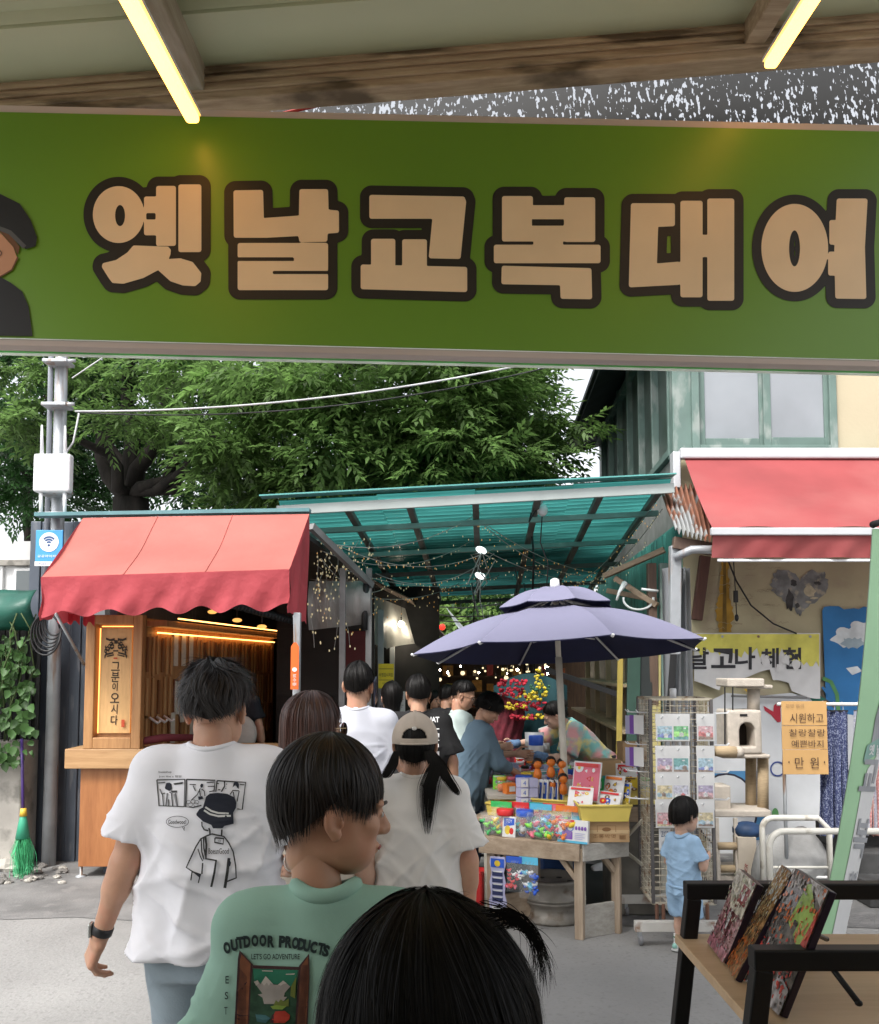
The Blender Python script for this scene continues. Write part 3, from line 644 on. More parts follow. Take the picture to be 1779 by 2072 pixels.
def mural():
    t = HOUSE; Y = 7.995
    pl = lambda x, y, d: at(x, y, Y-d)
    # heart of bare grey cement with peeled edges
    ar = Art(); r_ = np.random.default_rng(5)
    Mg = M('cement_patch', (.19, .2, .2), rough=.95, var=.35, scale=9, bump=.6, bscale=40, spot=(14, (.36, .34, .27), .4))
    Mk = M('cement_dark', (.055, .055, .055), rough=.95, var=.4, scale=14); Ml = M('cement_pale', (.42, .38, .27), rough=.9, var=.3, scale=14)
    hp = []
    for i in range(70):
        a = 2*pi*i/70; x = 16*math.sin(a)**3; y = 13*math.cos(a)-5*math.cos(2*a)-2*math.cos(3*a)-math.cos(4*a)
        k = 1+r_.normal(0, .05); hp.append((1619+x*3.75*k, 1198-y*3.3*k-4))
    ar.poly(hp, Mg)
    def blotch(x, y, rx, ry, m_, n=14): ar.poly([(x+rx*math.cos(2*pi*i/n)*r_.uniform(.6, 1.2), y+ry*math.sin(2*pi*i/n)*r_.uniform(.6, 1.2)) for i in range(n)], m_)
    for q in ((1598, 1215, 9, 22, Mk), (1606, 1180, 7, 8, Mk), (1614, 1226, 5, 6, Mk), (1640, 1196, 14, 12, Ml), (1648, 1210, 8, 3, Ml), (1636, 1218, 6, 3, Ml), (1655, 1180, 8, 4, Mk)): blotch(*q)
    # rust stain running down from the awning
    Ms = M('rust_stain', (.36, .21, .035), rough=.95, var=.3, scale=5); Ms2 = M('rust_stain_dark', (.16, .1, .025), rough=.95, var=.3, scale=7)
    yy = np.linspace(1123, 1279, 26); lw = np.interp(yy, [1123, 1160, 1210, 1235, 1279], [8, 9, 14, 20, 14]); ar.poly([(1467-a*r_.uniform(.7, 1.1), b) for a, b in zip(lw, yy)]+[(1467+a*r_.uniform(.65, 1.05), b) for a, b in zip(lw[::-1], yy[::-1])], Ms)
    ar.poly([(1464, 1123), (1469, 1123), (1470, 1200), (1471, 1278), (1462, 1278), (1463, 1200)], Ms2)
    # scribbles
    Mc = M('pencil_scribble', (.3, .26, .18), rough=.95)
    for k in range(46):
        x, y = r_.uniform(1410, 1700), r_.uniform(1130, 1275)
        if 1555 < x < 1690 and 1130 < y < 1255: continue
        p = [(x+i*3.2, y+r_.normal(0, 1.5)) for i in range(r_.integers(5, 13))]; ar.stroke(p, .9, Mc)
    # painted sky with clouds
    Mb = M('painted_sky', (.035, .17, .4), rough=.85, var=.14, scale=3); Mw = M('painted_cloud', (.6, .64, .66), rough=.85, var=.2, scale=8); Mw2 = M('painted_cloud_shade', (.32, .4, .45), rough=.85, var=.2, scale=8)
    ar.poly([(1664, 1236)]+[(1668+i*10, 1230+r_.uniform(-4, 4)) for i in range(24)]+[(1910, 1236), (1910, 1470), (1700, 1470), (1672, 1430), (1668, 1330)], Mb)
    def cloud(x, y, s_, mm):
        ar.poly([(x+s_*(1+.18*math.sin(a*5))*math.cos(a)*1.5, y+s_*(.8+.15*math.cos(a*6))*math.sin(a)) for a in np.linspace(0, 2*pi, 40)[:-1]], mm)
    cloud(1722, 1290, 25, Mw); cloud(1726, 1300, 15, Mw2); cloud(1718, 1283, 12, Mw); cloud(1748, 1275, 22, Mw); cloud(1850, 1330, 30, Mw)
    ar.poly([(1712, 1352), (1735, 1348), (1745, 1358), (1725, 1366)], Mw)
    # white painted lower wall with leaves, blue panel, red cardinal shape
    Mw3 = M('mural_white', (.58, .6, .62), rough=.8, var=.1, scale=3); Mgn = M('mural_green', (.03, .16, .12), rough=.8, var=.2); Mgl = M('mural_leaf', (.1, .28, .1), rough=.8, var=.2)
    ar.poly([(1432, 1420), (1470, 1402), (1540, 1408), (1600, 1402), (1668, 1418), (1672, 1440), (1910, 1470), (1910, 1900), (1432, 1900)], Mw3)
    ar.stroke([(1665, 1372), (1682, 1380), (1694, 1405), (1698, 1450)], 8, Mgl); ar.stroke([(1664, 1390), (1676, 1405), (1690, 1418)], 5, Mb); ar.stroke([(1662, 1398), (1668, 1416), (1690, 1430)], 6, M('mural_brown', (.1, .08, .06), rough=.8))
    ar.poly([(1638, 1410), (1660, 1408), (1672, 1415), (1660, 1420), (1645, 1420)], Mgn); ar.poly([(1660, 1415), (1666, 1428), (1658, 1432)], Mgn)
    ar.poly([(1432, 1560), (1555, 1560), (1548, 1700), (1432, 1700)], M('mural_blue', (.07, .22, .42), rough=.8, var=.15)); ar.disc(1470, 1640, 62, Mw3, ry=74)
    ar.ring(1470, 1640, 62, 4, M('mural_line', (.03, .03, .05), rough=.8), ry=74)
    ar.poly([(1545, 1428), (1565, 1440), (1566, 1428), (1574, 1420), (1582, 1428), (1583, 1460), (1574, 1462), (1562, 1448), (1548, 1438)], M('mural_red', (.4, .03, .05), rough=.8))
    ar.ring(1574, 1556, 14, 3, M('mural_navy', (.04, .07, .25), rough=.8)); ar.disc(1569, 1648, 7, Mgl, ry=13); ar.disc(1585, 1700, 9, M('mural_ochre', (.5, .33, .05), rough=.8), ry=14)
    ar.ring(1519, 1388, 12, 5, M('mural_ochre'), rad(100), rad(260))
    ar.build('mural', pl, t, off=.002, dz=.0006)
mural()
def banner():
    Y = 7.93; t = thing('sweet_banner', 'torn yellow and white cloth banner with black brush lettering on the plaster wall', 'banner', at(1530, 1400, Y))
    Wc = M('banner_cloth', (.62, .62, .62), rough=.7, var=.08, scale=5); Yc = M('banner_yellow', (.62, .58, .12), rough=.7, var=.2, scale=4); K = M('banner_ink', (.03, .03, .035), rough=.7, var=.3, scale=20)
    def bend(x, y, d):
        u = (x-1405)/255; return at(x, y, Y-d-.03*math.sin(u*7)*max(0, (y-1300)/100)-.012*math.sin(u*23+y*.05))
    bot = lambda x: 1388+12*math.sin((x-1405)/255*9-1)+(14 if x > 1600 else 0)-(22 if 1460 < x < 1560 else 0)
    mb = MB(); n = 40
    mb.grid(lambda u, v: bend(1405+u*255, 1281+v*(bot(1405+u*255)-1281), 0), n, 14); mb.build('cloth', Wc, t, smooth=True)
    ar = Art(); r_ = np.random.default_rng(3)
    top = [(1406+i*6.3, 1283) for i in range(41)]; low = [(1406+i*6.3, 1320+r_.uniform(-9, 12)+(22 if i > 30 else 0)) for i in range(41)]
    ar.poly(top+low[::-1], Yc)
    for ch, x, h, s_ in (('달', 1415, 44, 1.0), ('고', 1464, 40, 1.05), ('나', 1508, 46, 1.0), ('체', 1558, 42, 1.0), ('험', 1603, 44, 1.0)):
        ar.text(ch, x, -1332, h, K, sx=s_, bold=.025, shear=.05) if False else ar.e.append(_flip(ch, x, 1332, h, s_, K))
    for x, y in ((1549, 1338), (1590, 1336), (1611, 1345), (1578, 1352)):
        ar.poly([(x+9*math.cos(a)*r_.uniform(.7, 1.2), y+12*math.sin(a)*r_.uniform(.6, 1.2)) for a in np.linspace(0, 2*pi, 14)[:-1]], Wc)
    ar.build('lettering', bend, t, dens=9, off=.004, dz=.0005)
    for x in (1462, 1535, 1640): MB().tube([bend(x, 1288, .0), bend(x, 1288, .02)], .012, 10).build('eyelet', M_galv, t)
    MB().tube([at(1480, 1408, 7.9), at(1632, 1412, 7.9)], .012, 8).build('bottom_rod', M('grey_rod', (.2, .2, .2), rough=.5), t, smooth=True)
def _flip(ch, x, y, h, sx, col, bold=.025):     # glyph in picture coordinates (y down)
    v, f = glyphs(ch, bold); lo, hi = v.min(0), v.max(0); q = (v-lo)*(h/(hi[1]-lo[1])); q[:, 0] *= sx
    q[:, 0] += x-q[:, 0].max()/2; q[:, 1] = y+h/2-q[:, 1]; return (q, f, col)
banner()
M_red = M('red_awning_cloth', (.3, .06, .062), rough=.75, var=.14, scale=1.5, bump=.2, bscale=4, bdist=.03, leaf=.08, tv=1.0, spot=(1.2, (.34, .105, .1), .4), spotw=.3)
M_alu = M('white_aluminium', (.5, .51, .53), rough=.35, var=.04, metal=.2)
def right_awning():
    t = thing('wall_awning', 'faded red retractable awning with white bars over the painted wall', 'awning', at(1600, 1080, 7.3))
    Yb, Yf = 7.9, 6.7; a0, a1 = at(1385, 926, Yb), at(1385, 926, Yb)+V(3.4, 0, 0); f0 = at(1443, 1068, Yf); f1 = f0+V(3.6, 0, 0)
    def f(u, v): return (a0+(a1-a0)*u)*(1-v)+(f0+(f1-f0)*u)*v+V(0, 0, -.05*math.sin(v*pi)+.012*math.sin(u*30+v*5)*v+.02*math.sin(u*9)*math.sin(v*pi))
    mb = MB(); mb.grid(f, 60, 16); o = mb.build('canopy', M_red, t, smooth=True)
    vb = [f0+(f1-f0)*i/80 for i in range(81)]
    h = at(1500, 1074, Yf)[2]-at(1500, 1120, Yf)[2]
    mb = MB(); mb.grid(lambda u, v: f0+(f1-f0)*u+V(0, .02*math.sin(u*40)*v+.012*math.sin(u*97+v*3)*v+.05*v, -.05-v*h), 90, 6); mb.build('valance', M_red, t, smooth=True)
    MB().beam(f0-V(.02, 0, .03), f1-V(0, 0, .03), .06, .045, up=(0, 1, 0)).build('front_bar', M_alu, t, bevel=.008)
    e0 = f0+V(.05, .06, -.07-h); MB().tube([e0, e0+V(3.5, 0, 0)], .012, 8).build('hem_rod', M_plastic_w, t, smooth=True)
    MB().beam(a0+V(-.05, -.02, .03), a1+V(0, -.02, .03), .1, .09, up=(0, 1, 0)).build('roller_case', M_alu, t, bevel=.015)
    MB().box(a0+V(-.08, .02, -.12), (.07, .12, .34)).build('bracket', M_alu, t, bevel=.01)
    MB().tube([a0+V(.1, -.05, -.2), a0*.5+f0*.5+V(.35, 0, -.2), f0+V(.3, .12, -.06)], .02, 8).build('folding_arm', M_alu, t, smooth=True)
right_awning()
def rusty_roof():
    t = thing('rusty_lean_to', 'small rusted corrugated lean-to roof tucked behind the right red awning', 'roof', at(1390, 1090, 7.5))
    P00, P10, P01, P11 = at(1335, 990, 7.9), at(1425, 985, 7.9), at(1368, 1075, 7.0), at(1447, 1092, 7.0)
    Mr = M('rusty_iron', (.2, .085, .05), rough=.85, var=.3, scale=4, spot=(3, (.26, .27, .27), .35), spots=(2, 1, .6), spotw=.05)
    mb = MB(); mb.grid(lambda u, v: (P00*(1-u)+P10*u)*(1-v)+(P01*(1-u)+P11*u)*v+V(0, 0, .028*math.sin(u*9*2*pi)+.01*math.sin(u*3+v*9)), 90, 6); o = mb.build('sheet', Mr, t, smooth=True)
    s_ = o.modifiers.new('thick', 'SOLIDIFY'); s_.thickness = .004
    MB().beam(P01+V(0, .1, -.08), P11+V(.1, .1, -.08), .07, .1).build('purlin', M_dwood, t, bevel=.006)
    MB().beam(P01+V(.03, .14, -.1), P01+V(.02, .2, -1.0), .09, .09, up=(0, 1, 0)).build('post', M_galv, t, bevel=.008)
    g_ = [at(1365, 1128, 7.1), at(1400, 1112, 7.05), at(1450, 1112, 7.0)]; MB().tube(g_, .035, 8).build('gutter', M_galv, t, smooth=True)
rusty_roof()
def side_struts():
    t = thing('side_awning_frame', 'weathered wooden props and pipe arm on the teal side wall above the parasol', 'frame', at(1290, 1220, 8.3))
    Mw = wood('weathered_wood', (.2, .14, .09), (.36, .27, .19), axis=0)
    MB().beam(at(1222, 1166, 8.2), at(1345, 1112, 8.0), .09, .05).build('prop', Mw, t, bevel=.005); MB().beam(at(1245, 1170, 8.2), at(1330, 1225, 8.0), .07, .05).build('prop', Mw, t, bevel=.005)
    MB().beam(at(1228, 1195, 8.4), at(1330, 1215, 8.2), .05, .05).build('prop', Mw, t, bevel=.005)
    W_ = M('white_pipe', (.62, .66, .66), rough=.4)
    MB().tube([at(1265, 1180, 8.0), at(1253, 1198, 7.95), at(1248, 1215, 7.95)], [.03, .014, .012], 10).build('pipe_arm', W_, t, smooth=True)
    c = at(1292, 1212, 8.0); MB().tube([c+V(.14*math.cos(a), 0, .1*math.sin(a)) for a in np.linspace(pi*.95, 2.05*pi, 14)], .011, 8).build('hook', W_, t, smooth=True)
    MB().tube([at(1298, 1192, 7.9), at(1332, 1196, 7.9)], .013, 8).build('stub_pipe', W_, t, smooth=True)
    # posts of the side opening
    for px, m_ in ((1318, M_dwood), (1342, M_mint)):
        a = at(px, 1140, 8.05); MB().box((a[0], a[1], a[2]/2), (.08, .08, a[2])).build('post', m_, t, bevel=.006)
side_struts()
def grey_curtain():
    t = thing('plastic_curtain', 'grey translucent plastic curtain bunched at the house corner', 'curtain', at(1370, 1700, 7.6))
    Mc = M('grey_vinyl', (.3, .31, .33), rough=.4, var=.2, scale=4, stretch=(4, 1, .3), leaf=.3)
    a = at(1340, 1140, 7.55); b = at(1400, 1140, 7.5); mb = MB()
    mb.grid(lambda u, v: V(a[0]+(b[0]-a[0])*u, 7.55+.05*math.sin(u*22)+.02*math.sin(u*9+v*3), 2.55-v*2.5), 40, 12); mb.build('sheet', Mc, t, smooth=True)
    c = at(1376, 1150, 7.45); MB().beam(c, at(1355, 1440, 7.45), .055, .02, up=(0, 1, 0)).build('strap', M_black, t)
grey_curtain()
def alley_side_goods():   # narrow strips beside the parasol pole: planks, sheets leaned along the teal wall
    for i, (px, w_, m_, lab, z1) in enumerate(((1255, .05, M('yellow_board', (.3, .23, .05), rough=.7), 'yellow painted plank leaning on the teal side wall', 2.0), (1283, .12, M('moss_board', (.025, .06, .045), rough=.7), 'mossy green plank leaning beside the yellow plank', 1.9),
                                    (1308, .12, M('black_board', (.02, .025, .025), rough=.7), 'black board leaning on the teal side wall', 1.85), (1330, .09, M('yellow_pole', (.4, .35, .15), rough=.6), 'pale yellow board standing at the house corner', 1.95))):
        p = at(px, 1500, 8.0+.12*i*0+.0); MB().beam((p[0]-.05, 7.95, 0), (p[0]+.02, 8.0+.02*i, z1), w_, .03, up=(0, 1, 0)).build('plank', m_, bevel=.004, label=lab, cat='plank')
alley_side_goods()
# ================================================================== THE ROOF AND SIGN ABOVE THE CAMERA
M_soffit = M('pale_green_sheet', (.5, .53, .36), rough=.45, var=.05, scale=1.5, spec=.5)
M_beamw = wood('stained_beam', (.3, .21, .13), (.52, .4, .27), axis=0, scale=7, rough=.6, spot=(4, (.12, .085, .05), .3), spots=(.6, 1, 3))
SIG0 = at(0, 683, 2.62); SIG1 = at(1779, 728, 2.81); SU = nrm(V(SIG1[0]-SIG0[0], SIG1[1]-SIG0[1], 0)); SN = V(-SU[1], SU[0], 0)   # away from the camera
if SN[1] < 0: SN = -SN
def on_sign(x, y, d): return onp(x, y, SIG0-SN*d, SN)
def shop_sign():
    c = on_sign(890, 700, 0); t = thing('shop_sign', 'long green shop sign with big cream outlined Korean lettering overhead', 'sign', c)
    TL, TR, BL, BR = on_sign(-330, 219, 0), on_sign(2150, 274, 0), on_sign(-330, 675, 0), on_sign(2150, 737, 0)
    Mg = M('sign_green', (.125, .265, .016), rough=.38, var=.07, scale=.9, spec=.5, bump=.06, bscale=3, bdist=.02)
    n = 60; mb = MB()
    mb.grid(lambda u, v: (BL*(1-u)+BR*u)*(1-v)+(TL*(1-u)+TR*u)*v, n, 10); mb.build('panel', Mg, t)
    fr = M('sign_frame', (.5, .42, .38), rough=.5, var=.1, scale=3, stretch=(.3, 3, 3)); wh = M('banner_edge_white', (.8, .82, .8), rough=.6, leaf=.5); gr = M('banner_edge_green', (.25, .6, .25), rough=.6, leaf=.5)
    dn = V(0, 0, -1)
    def bar(a, b, off, dz, w_, h, m_, nm): MB().beam(a+SN*off+V(0, 0, dz), b+SN*off+V(0, 0, dz), w_, h).build(nm, m_, t, bevel=.003)
    bar(BL, BR, .03, -.011, .05, .022, fr, 'frame_bar'); bar(TL, TR, .03, .012, .05, .03, fr, 'frame_bar')
    bar(BL, BR, .062, -.014, .008, .02, gr, 'banner_hem'); bar(BL, BR, .075, -.016, .01, .024, wh, 'banner_hem')
    mb = MB(); mb.grid(lambda u, v: ((BL*(1-u)+BR*u)*(1-v)+(TL*(1-u)+TR*u)*v)+SN*.1, n, 2); mb.build('back_sheet', wh, t)
    # lettering: shapes measured in the photograph, in half-pixels
    R = 1779
    G = [
     [('e', 480, 868, 104, 115, 1), ('e', 486, 872, 20, 43, -1), ('r', 583, 795, 640, 952, 1), ('r', 592, 862, 630, 888, -1), ('r', 632, 752, 712, 995, 1), ('r', 722, 746, 815, 1020, 1),
      ('p', [(540, 993), (680, 998), (692, 1010), (690, 1030), (682, 1048), (730, 1045), (780, 1060), (815, 1105), (812, 1140), (790, 1158), (740, 1155), (690, 1138), (640, 1093), (580, 1125), (500, 1148), (455, 1145), (440, 1125), (412, 1080), (415, 1065), (470, 1052), (515, 1022)], 1)],
     [('p', [(945, 770), (1065, 768), (1068, 882), (1210, 872), (1212, 765), (1328, 765), (1330, 848), (1372, 852), (1372, 942), (1326, 945), (1325, 978), (1212, 980), (1208, 955), (1080, 962), (946, 962)], 1),
      ('r', 962, 983, 1328, 1174, 1), ('r', 950, 1041, 1190, 1056, -1), ('r', 1104, 1096, 1345, 1109, -1)],
     [('p', [(1495, 788), (R+100, 795), (R+108, 815), (R+85, 1048), (1735, 1045), (1750, 885), (1495, 885)], 1), ('p', [(1460, 1070), (R+112, 1080), (R+112, 1182), (1460, 1170)], 1), ('r', 1502, 966, 1600, 1080, 1), ('r', 1628, 968, 1728, 1084, 1)],
     [('r', R+253, 793, R+378, 977, 1), ('r', R+505, 798, R+630, 979, 1), ('r', R+370, 830, R+510, 978, 1), ('r', R+374, 887, R+504, 913, -1), ('r', R+380, 960, R+500, 1010, 1), ('r', R+220, 990, R+652, 1065, 1),
      ('p', [(R+252, 1075), (R+615, 1085), (R+618, 1211), (R+490, 1209), (R+488, 1154), (R+250, 1150)], 1)],
     [('p', [(R+775, 822), (R+953, 822), (R+953, 915), (R+885, 918), (R+880, 1066), (R+975, 1058), (R+975, 1152), (R+766, 1163)], 1), ('r', R+975, 812, R+1065, 1203, 1), ('r', R+1084, 803, R+1193, 1217, 1), ('r', R+1055, 950, R+1090, 1040, 1)],
     [('e', R+1438, 1003, 135, 178, 1), ('e', R+1437, 1005, 22, 73, -1), ('p', [(R+1608, 803), (R+1733, 803), (R+1722, 1000), (R+1728, 1210), (R+1602, 1208), (R+1598, 1010)], 1), ('r', R+1578, 890, R+1630, 990, 1), ('r', R+1573, 1018, R+1625, 1115, 1)]]
    Mc = M('letter_cream', (.78, .58, .36), rough=.45, var=.04); Mk = M('letter_black', (.018, .014, .01), rough=.5)
    ob, cb = MB(), MB()
    def dist(shapes, X, Y_):
        D = np.full(X.shape, 1e4)
        for s_ in shapes:
            if s_[0] == 'e': _, cx, cy, rx, ry, sg = s_; k = np.sqrt(((X-cx)/rx)**2+((Y_-cy)/ry)**2); d = (k-1)*min(rx, ry)*(.5+.5*max(rx, ry)/min(rx, ry)*np.clip(np.abs(Y_-cy)/(np.abs(X-cx)+np.abs(Y_-cy)+1e-6), 0, 1)) if False else _elld(X-cx, Y_-cy, rx, ry)
            else:
                if s_[0] == 'r': _, x0, y0, x1, y1, sg = s_; P = [(x0, y0), (x1, y0), (x1, y1), (x0, y1)]
                else: _, P, sg = s_
                d = _polyd(P, X, Y_)
                if sg > 0: d = _round(P, X, Y_, 9)
            D = np.minimum(D, d) if sg > 0 else np.maximum(D, -d)
        return D
    for sh in G:
        xs = []; ys = []
        for s_ in sh:
            if s_[0] == 'e': xs += [s_[1]-s_[3], s_[1]+s_[3]]; ys += [s_[2]-s_[4], s_[2]+s_[4]]
            elif s_[0] == 'r': xs += [s_[1], s_[3]]; ys += [s_[2], s_[4]]
            else: xs += [p[0] for p in s_[1]]; ys += [p[1] for p in s_[1]]
        st = 5.0; gx = np.arange(min(xs)-50, max(xs)+55, st); gy = np.arange(min(ys)-50, max(ys)+55, st); X, Y_ = np.meshgrid(gx, gy, indexing='ij')
        D = dist(sh, X, Y_)
        for mb, d, off in ((ob, D-38, .002), (cb, D, .0032)): _fill(mb, gx, gy, d, lambda x, y: on_sign(x/2, y/2, off))
    ob.build('letter_outline', Mk, t); cb.build('lettering', Mc, t)
    # little capped student figure at the left edge of the sign
    ar = Art(); K2 = M('figure_black', (.012, .011, .012), rough=.5); ar.poly([(-40, 552), (0, 560), (22, 572), (45, 590), (58, 620), (66, 680), (-150, 678), (-142, 615), (-128, 585), (-100, 565)], K2)
    ar.poly([(-80, 462), (0, 470), (27, 500), (36, 525), (22, 548), (0, 560), (-40, 566), (-80, 556), (-104, 535), (-110, 508), (-100, 480)], M('figure_skin', (.5, .25, .14), rough=.5)); ar.stroke([(36, 520), (24, 546), (0, 560), (-40, 560)], 3, M('figure_brown', (.13, .055, .02)))
    ar.poly([(-60, 470), (0, 468), (26, 498), (36, 516), (40, 500), (10, 460), (-60, 440)], M('figure_brown'))
    ar.poly([(-90, 396), (-30, 388), (0, 392), (40, 412), (62, 445), (75, 480), (72, 498), (52, 504), (20, 470), (-20, 455), (-60, 458), (-100, 478), (-128, 500), (-146, 496), (-150, 470), (-128, 425)], K2); ar.stroke([(-126, 496), (-80, 468), (-20, 455), (20, 470), (50, 500)], 9, M('figure_grey', (.08, .08, .08)))
    ar.ring(-2, 512, 5, 1.6, K2); ar.ring(-62, 512, 5, 1.6, K2); ar.stroke([(-48, 540), (-32, 546), (-16, 540)], 2.5, M('figure_brown'))
    ar.build('figure', on_sign, t, off=.0045, dz=.0004)
def _polyd(P, X, Y):
    P = np.array(P, float); n = len(P); d = np.full(X.shape, 1e18); ins = np.zeros(X.shape, bool)
    for i in range(n):
        a, b = P[i], P[(i+1) % n]; e = b-a; wx, wy = X-a[0], Y-a[1]; t = np.clip((wx*e[0]+wy*e[1])/(e @ e), 0, 1)
        d = np.minimum(d, (wx-e[0]*t)**2+(wy-e[1]*t)**2)
        c = ((a[1] > Y) != (b[1] > Y)) & (X < (b[0]-a[0])*(Y-a[1])/((b[1]-a[1]) or 1e-9)+a[0]); ins ^= c
    d = np.sqrt(d); return np.where(ins, -d, d)
def _round(P, X, Y, r):      # rounded convex corners: inset corners then grow back
    P = np.array(P, float); n = len(P); area = sum(P[i][0]*P[(i+1) % n][1]-P[(i+1) % n][0]*P[i][1] for i in range(n)); sg = 1 if area > 0 else -1
    Q = []
    for i in range(n):
        a, b, c = P[i-1], P[i], P[(i+1) % n]; e1 = (b-a)/np.linalg.norm(b-a); e2 = (c-b)/np.linalg.norm(c-b)
        n1 = np.array([-e1[1], e1[0]])*sg; n2 = np.array([-e2[1], e2[0]])*sg; k = 1+n1 @ n2; Q.append(b+(n1+n2)*(r/max(k, .3)))
    return _polyd(Q, X, Y)-r
def _elld(x, y, rx, ry):
    k0 = np.sqrt((x/rx)**2+(y/ry)**2); k1 = np.sqrt((x/rx**2)**2+(y/ry**2)**2); return np.where(k0 < .05, -min(rx, ry), k0*(k0-1)/(k1+1e-9))
def _fill(mb, gx, gy, D, fn):
    S = D < 0; nx, ny = D.shape
    for i in range(nx-1):
        j = 0
        while j < ny-1:
            c = (S[i, j], S[i+1, j], S[i+1, j+1], S[i, j+1])
            if all(c):
                k = j
                while k < ny-1 and S[i, k] and S[i+1, k] and S[i+1, k+1] and S[i, k+1]: k += 1
                mb.poly([fn(gx[i], gy[j]), fn(gx[i+1], gy[j]), fn(gx[i+1], gy[k]), fn(gx[i], gy[k])]); j = k; continue
            if any(c):
                q = [(i, j), (i+1, j), (i+1, j+1), (i, j+1)]; P = []
                for a in range(4):
                    p0, p1 = q[a], q[(a+1) % 4]; d0, d1 = D[p0], D[p1]
                    if d0 < 0: P.append((gx[p0[0]], gy[p0[1]]))
                    if (d0 < 0) != (d1 < 0): t = d0/(d0-d1); P.append((gx[p0[0]]+(gx[p1[0]]-gx[p0[0]])*t, gy[p0[1]]+(gy[p1[1]]-gy[p0[1]])*t))
                if len(P) >= 3: mb.poly([fn(*p) for p in P])
            j += 1
shop_sign()
M_led = M('led_tube', (1, .8, .45), emit=4.0, ecol=(1.0, .42, .06), rough=.4)
def roof():
    Yb = 2.92; L0, L1 = at(-400, 268, Yb), at(2200, 60, Yb); L0 = L0; d = nrm(L1-L0)
    t = thing('stall_roof', 'pale green ribbed sheet roof on stained beams above the shop sign', 'roof', (0, 1, 3.3))
    h = .135
    MB().beam(L0+V(0, .045, h/2), L1+V(0, .045, h/2), .09, h).build('beam', M_beamw, t, bevel=.006)
    # raised ribs along the beam face
    for k, zz in enumerate((.035, .07, .1)): MB().beam(L0+V(0, -.006, zz), L1+V(0, -.006, zz), .012, .016).build('beam_rib', M_beamw, t, bevel=.003)
    sl = V(.008, -1, -.103)          # the roof falls towards the viewer
    T0, T1 = L0+V(0, .02, h+.004), L1+V(0, .02, h+.004)
    prof = [0.0]; zs = [0.0]; y = 0.0; mb = MB(); pr = [(0, 0)]
    while y < 4.6:
        for dy, z in ((.30, 0.0), (.325, .035), (.40, .035), (.425, 0.0)): pr.append((y+dy, z))
        y += .45
    for (a, za), (b, zb) in zip(pr[:-1], pr[1:]):
        mb.poly([T0+sl*a+V(0, 0, za), T1+sl*a+V(0, 0, za), T1+sl*b+V(0, 0, zb), T0+sl*b+V(0, 0, zb)])
    o = mb.build('roof_sheet', M_soffit, t); s_ = o.modifiers.new('thick', 'SOLIDIFY'); s_.thickness = .012; s_.offset = 1
    for i, (pa, pb) in enumerate((((390, 200), (262, -40)), ((1524, 100), (1600, -40)))):
        # rafter beside each tube
        def on_roof(px, py, dz): return onp(px, py, T0-V(0, 0, dz), np.cross(d, nrm(sl)))
        a = on_roof(*pa, .05); b = a+nrm(sl)*2.6
        o_ = .045 if i == 0 else -.035
        MB().beam(a+V(o_, 0, 0), b+V(o_, 0, 0), .07, .1).build('rafter', M_beamw if i else wood('rafter_wood', (.25, .21, .15), (.4, .36, .28), axis=1), t, bevel=.005)
        q = a+V(-.02 if i == 0 else .02, -.25, -.085); a2 = at(391 if i == 0 else 1558, 243 if i == 0 else 133, 2.58 if i == 0 else 2.72)
        e = a2+nrm(V(0, -1, -.103))*1.25
        th = thing('led_tube_light', 'glowing warm LED tube beside the left rafter above the sign' if i == 0 else 'glowing warm LED tube by the beam end near the shade net', 'lamp', a2)
        MB().beam(a2, e, .042, .026).build('diffuser', M_led, th, bevel=.01, seg=3)
        MB().beam(a2+V(0, 0, .019), e+V(0, 0, .019), .05, .012).build('casing', M_plastic_w, th)
roof()
def light_blocker_walls():      # unseen walls added to dim the light around the camera, pale for some bounce
    t = thing('light_blocker', 'unseen pale walls added behind and beside the viewpoint to dim the light', 'shop', (0, -1.6, 0)); Mw = wood('blocker_board', (.46, .4, .32), (.58, .51, .42), axis=2)
    MB().box((0, -1.5, 1.45), (4.4, .08, 2.9)).build('back_wall', Mw, t)
    for sg in (-1, 1): MB().box((sg*2.1, -.7, 1.45), (.08, 1.5, 2.9)).build('side_wall', Mw, t)
light_blocker_walls()
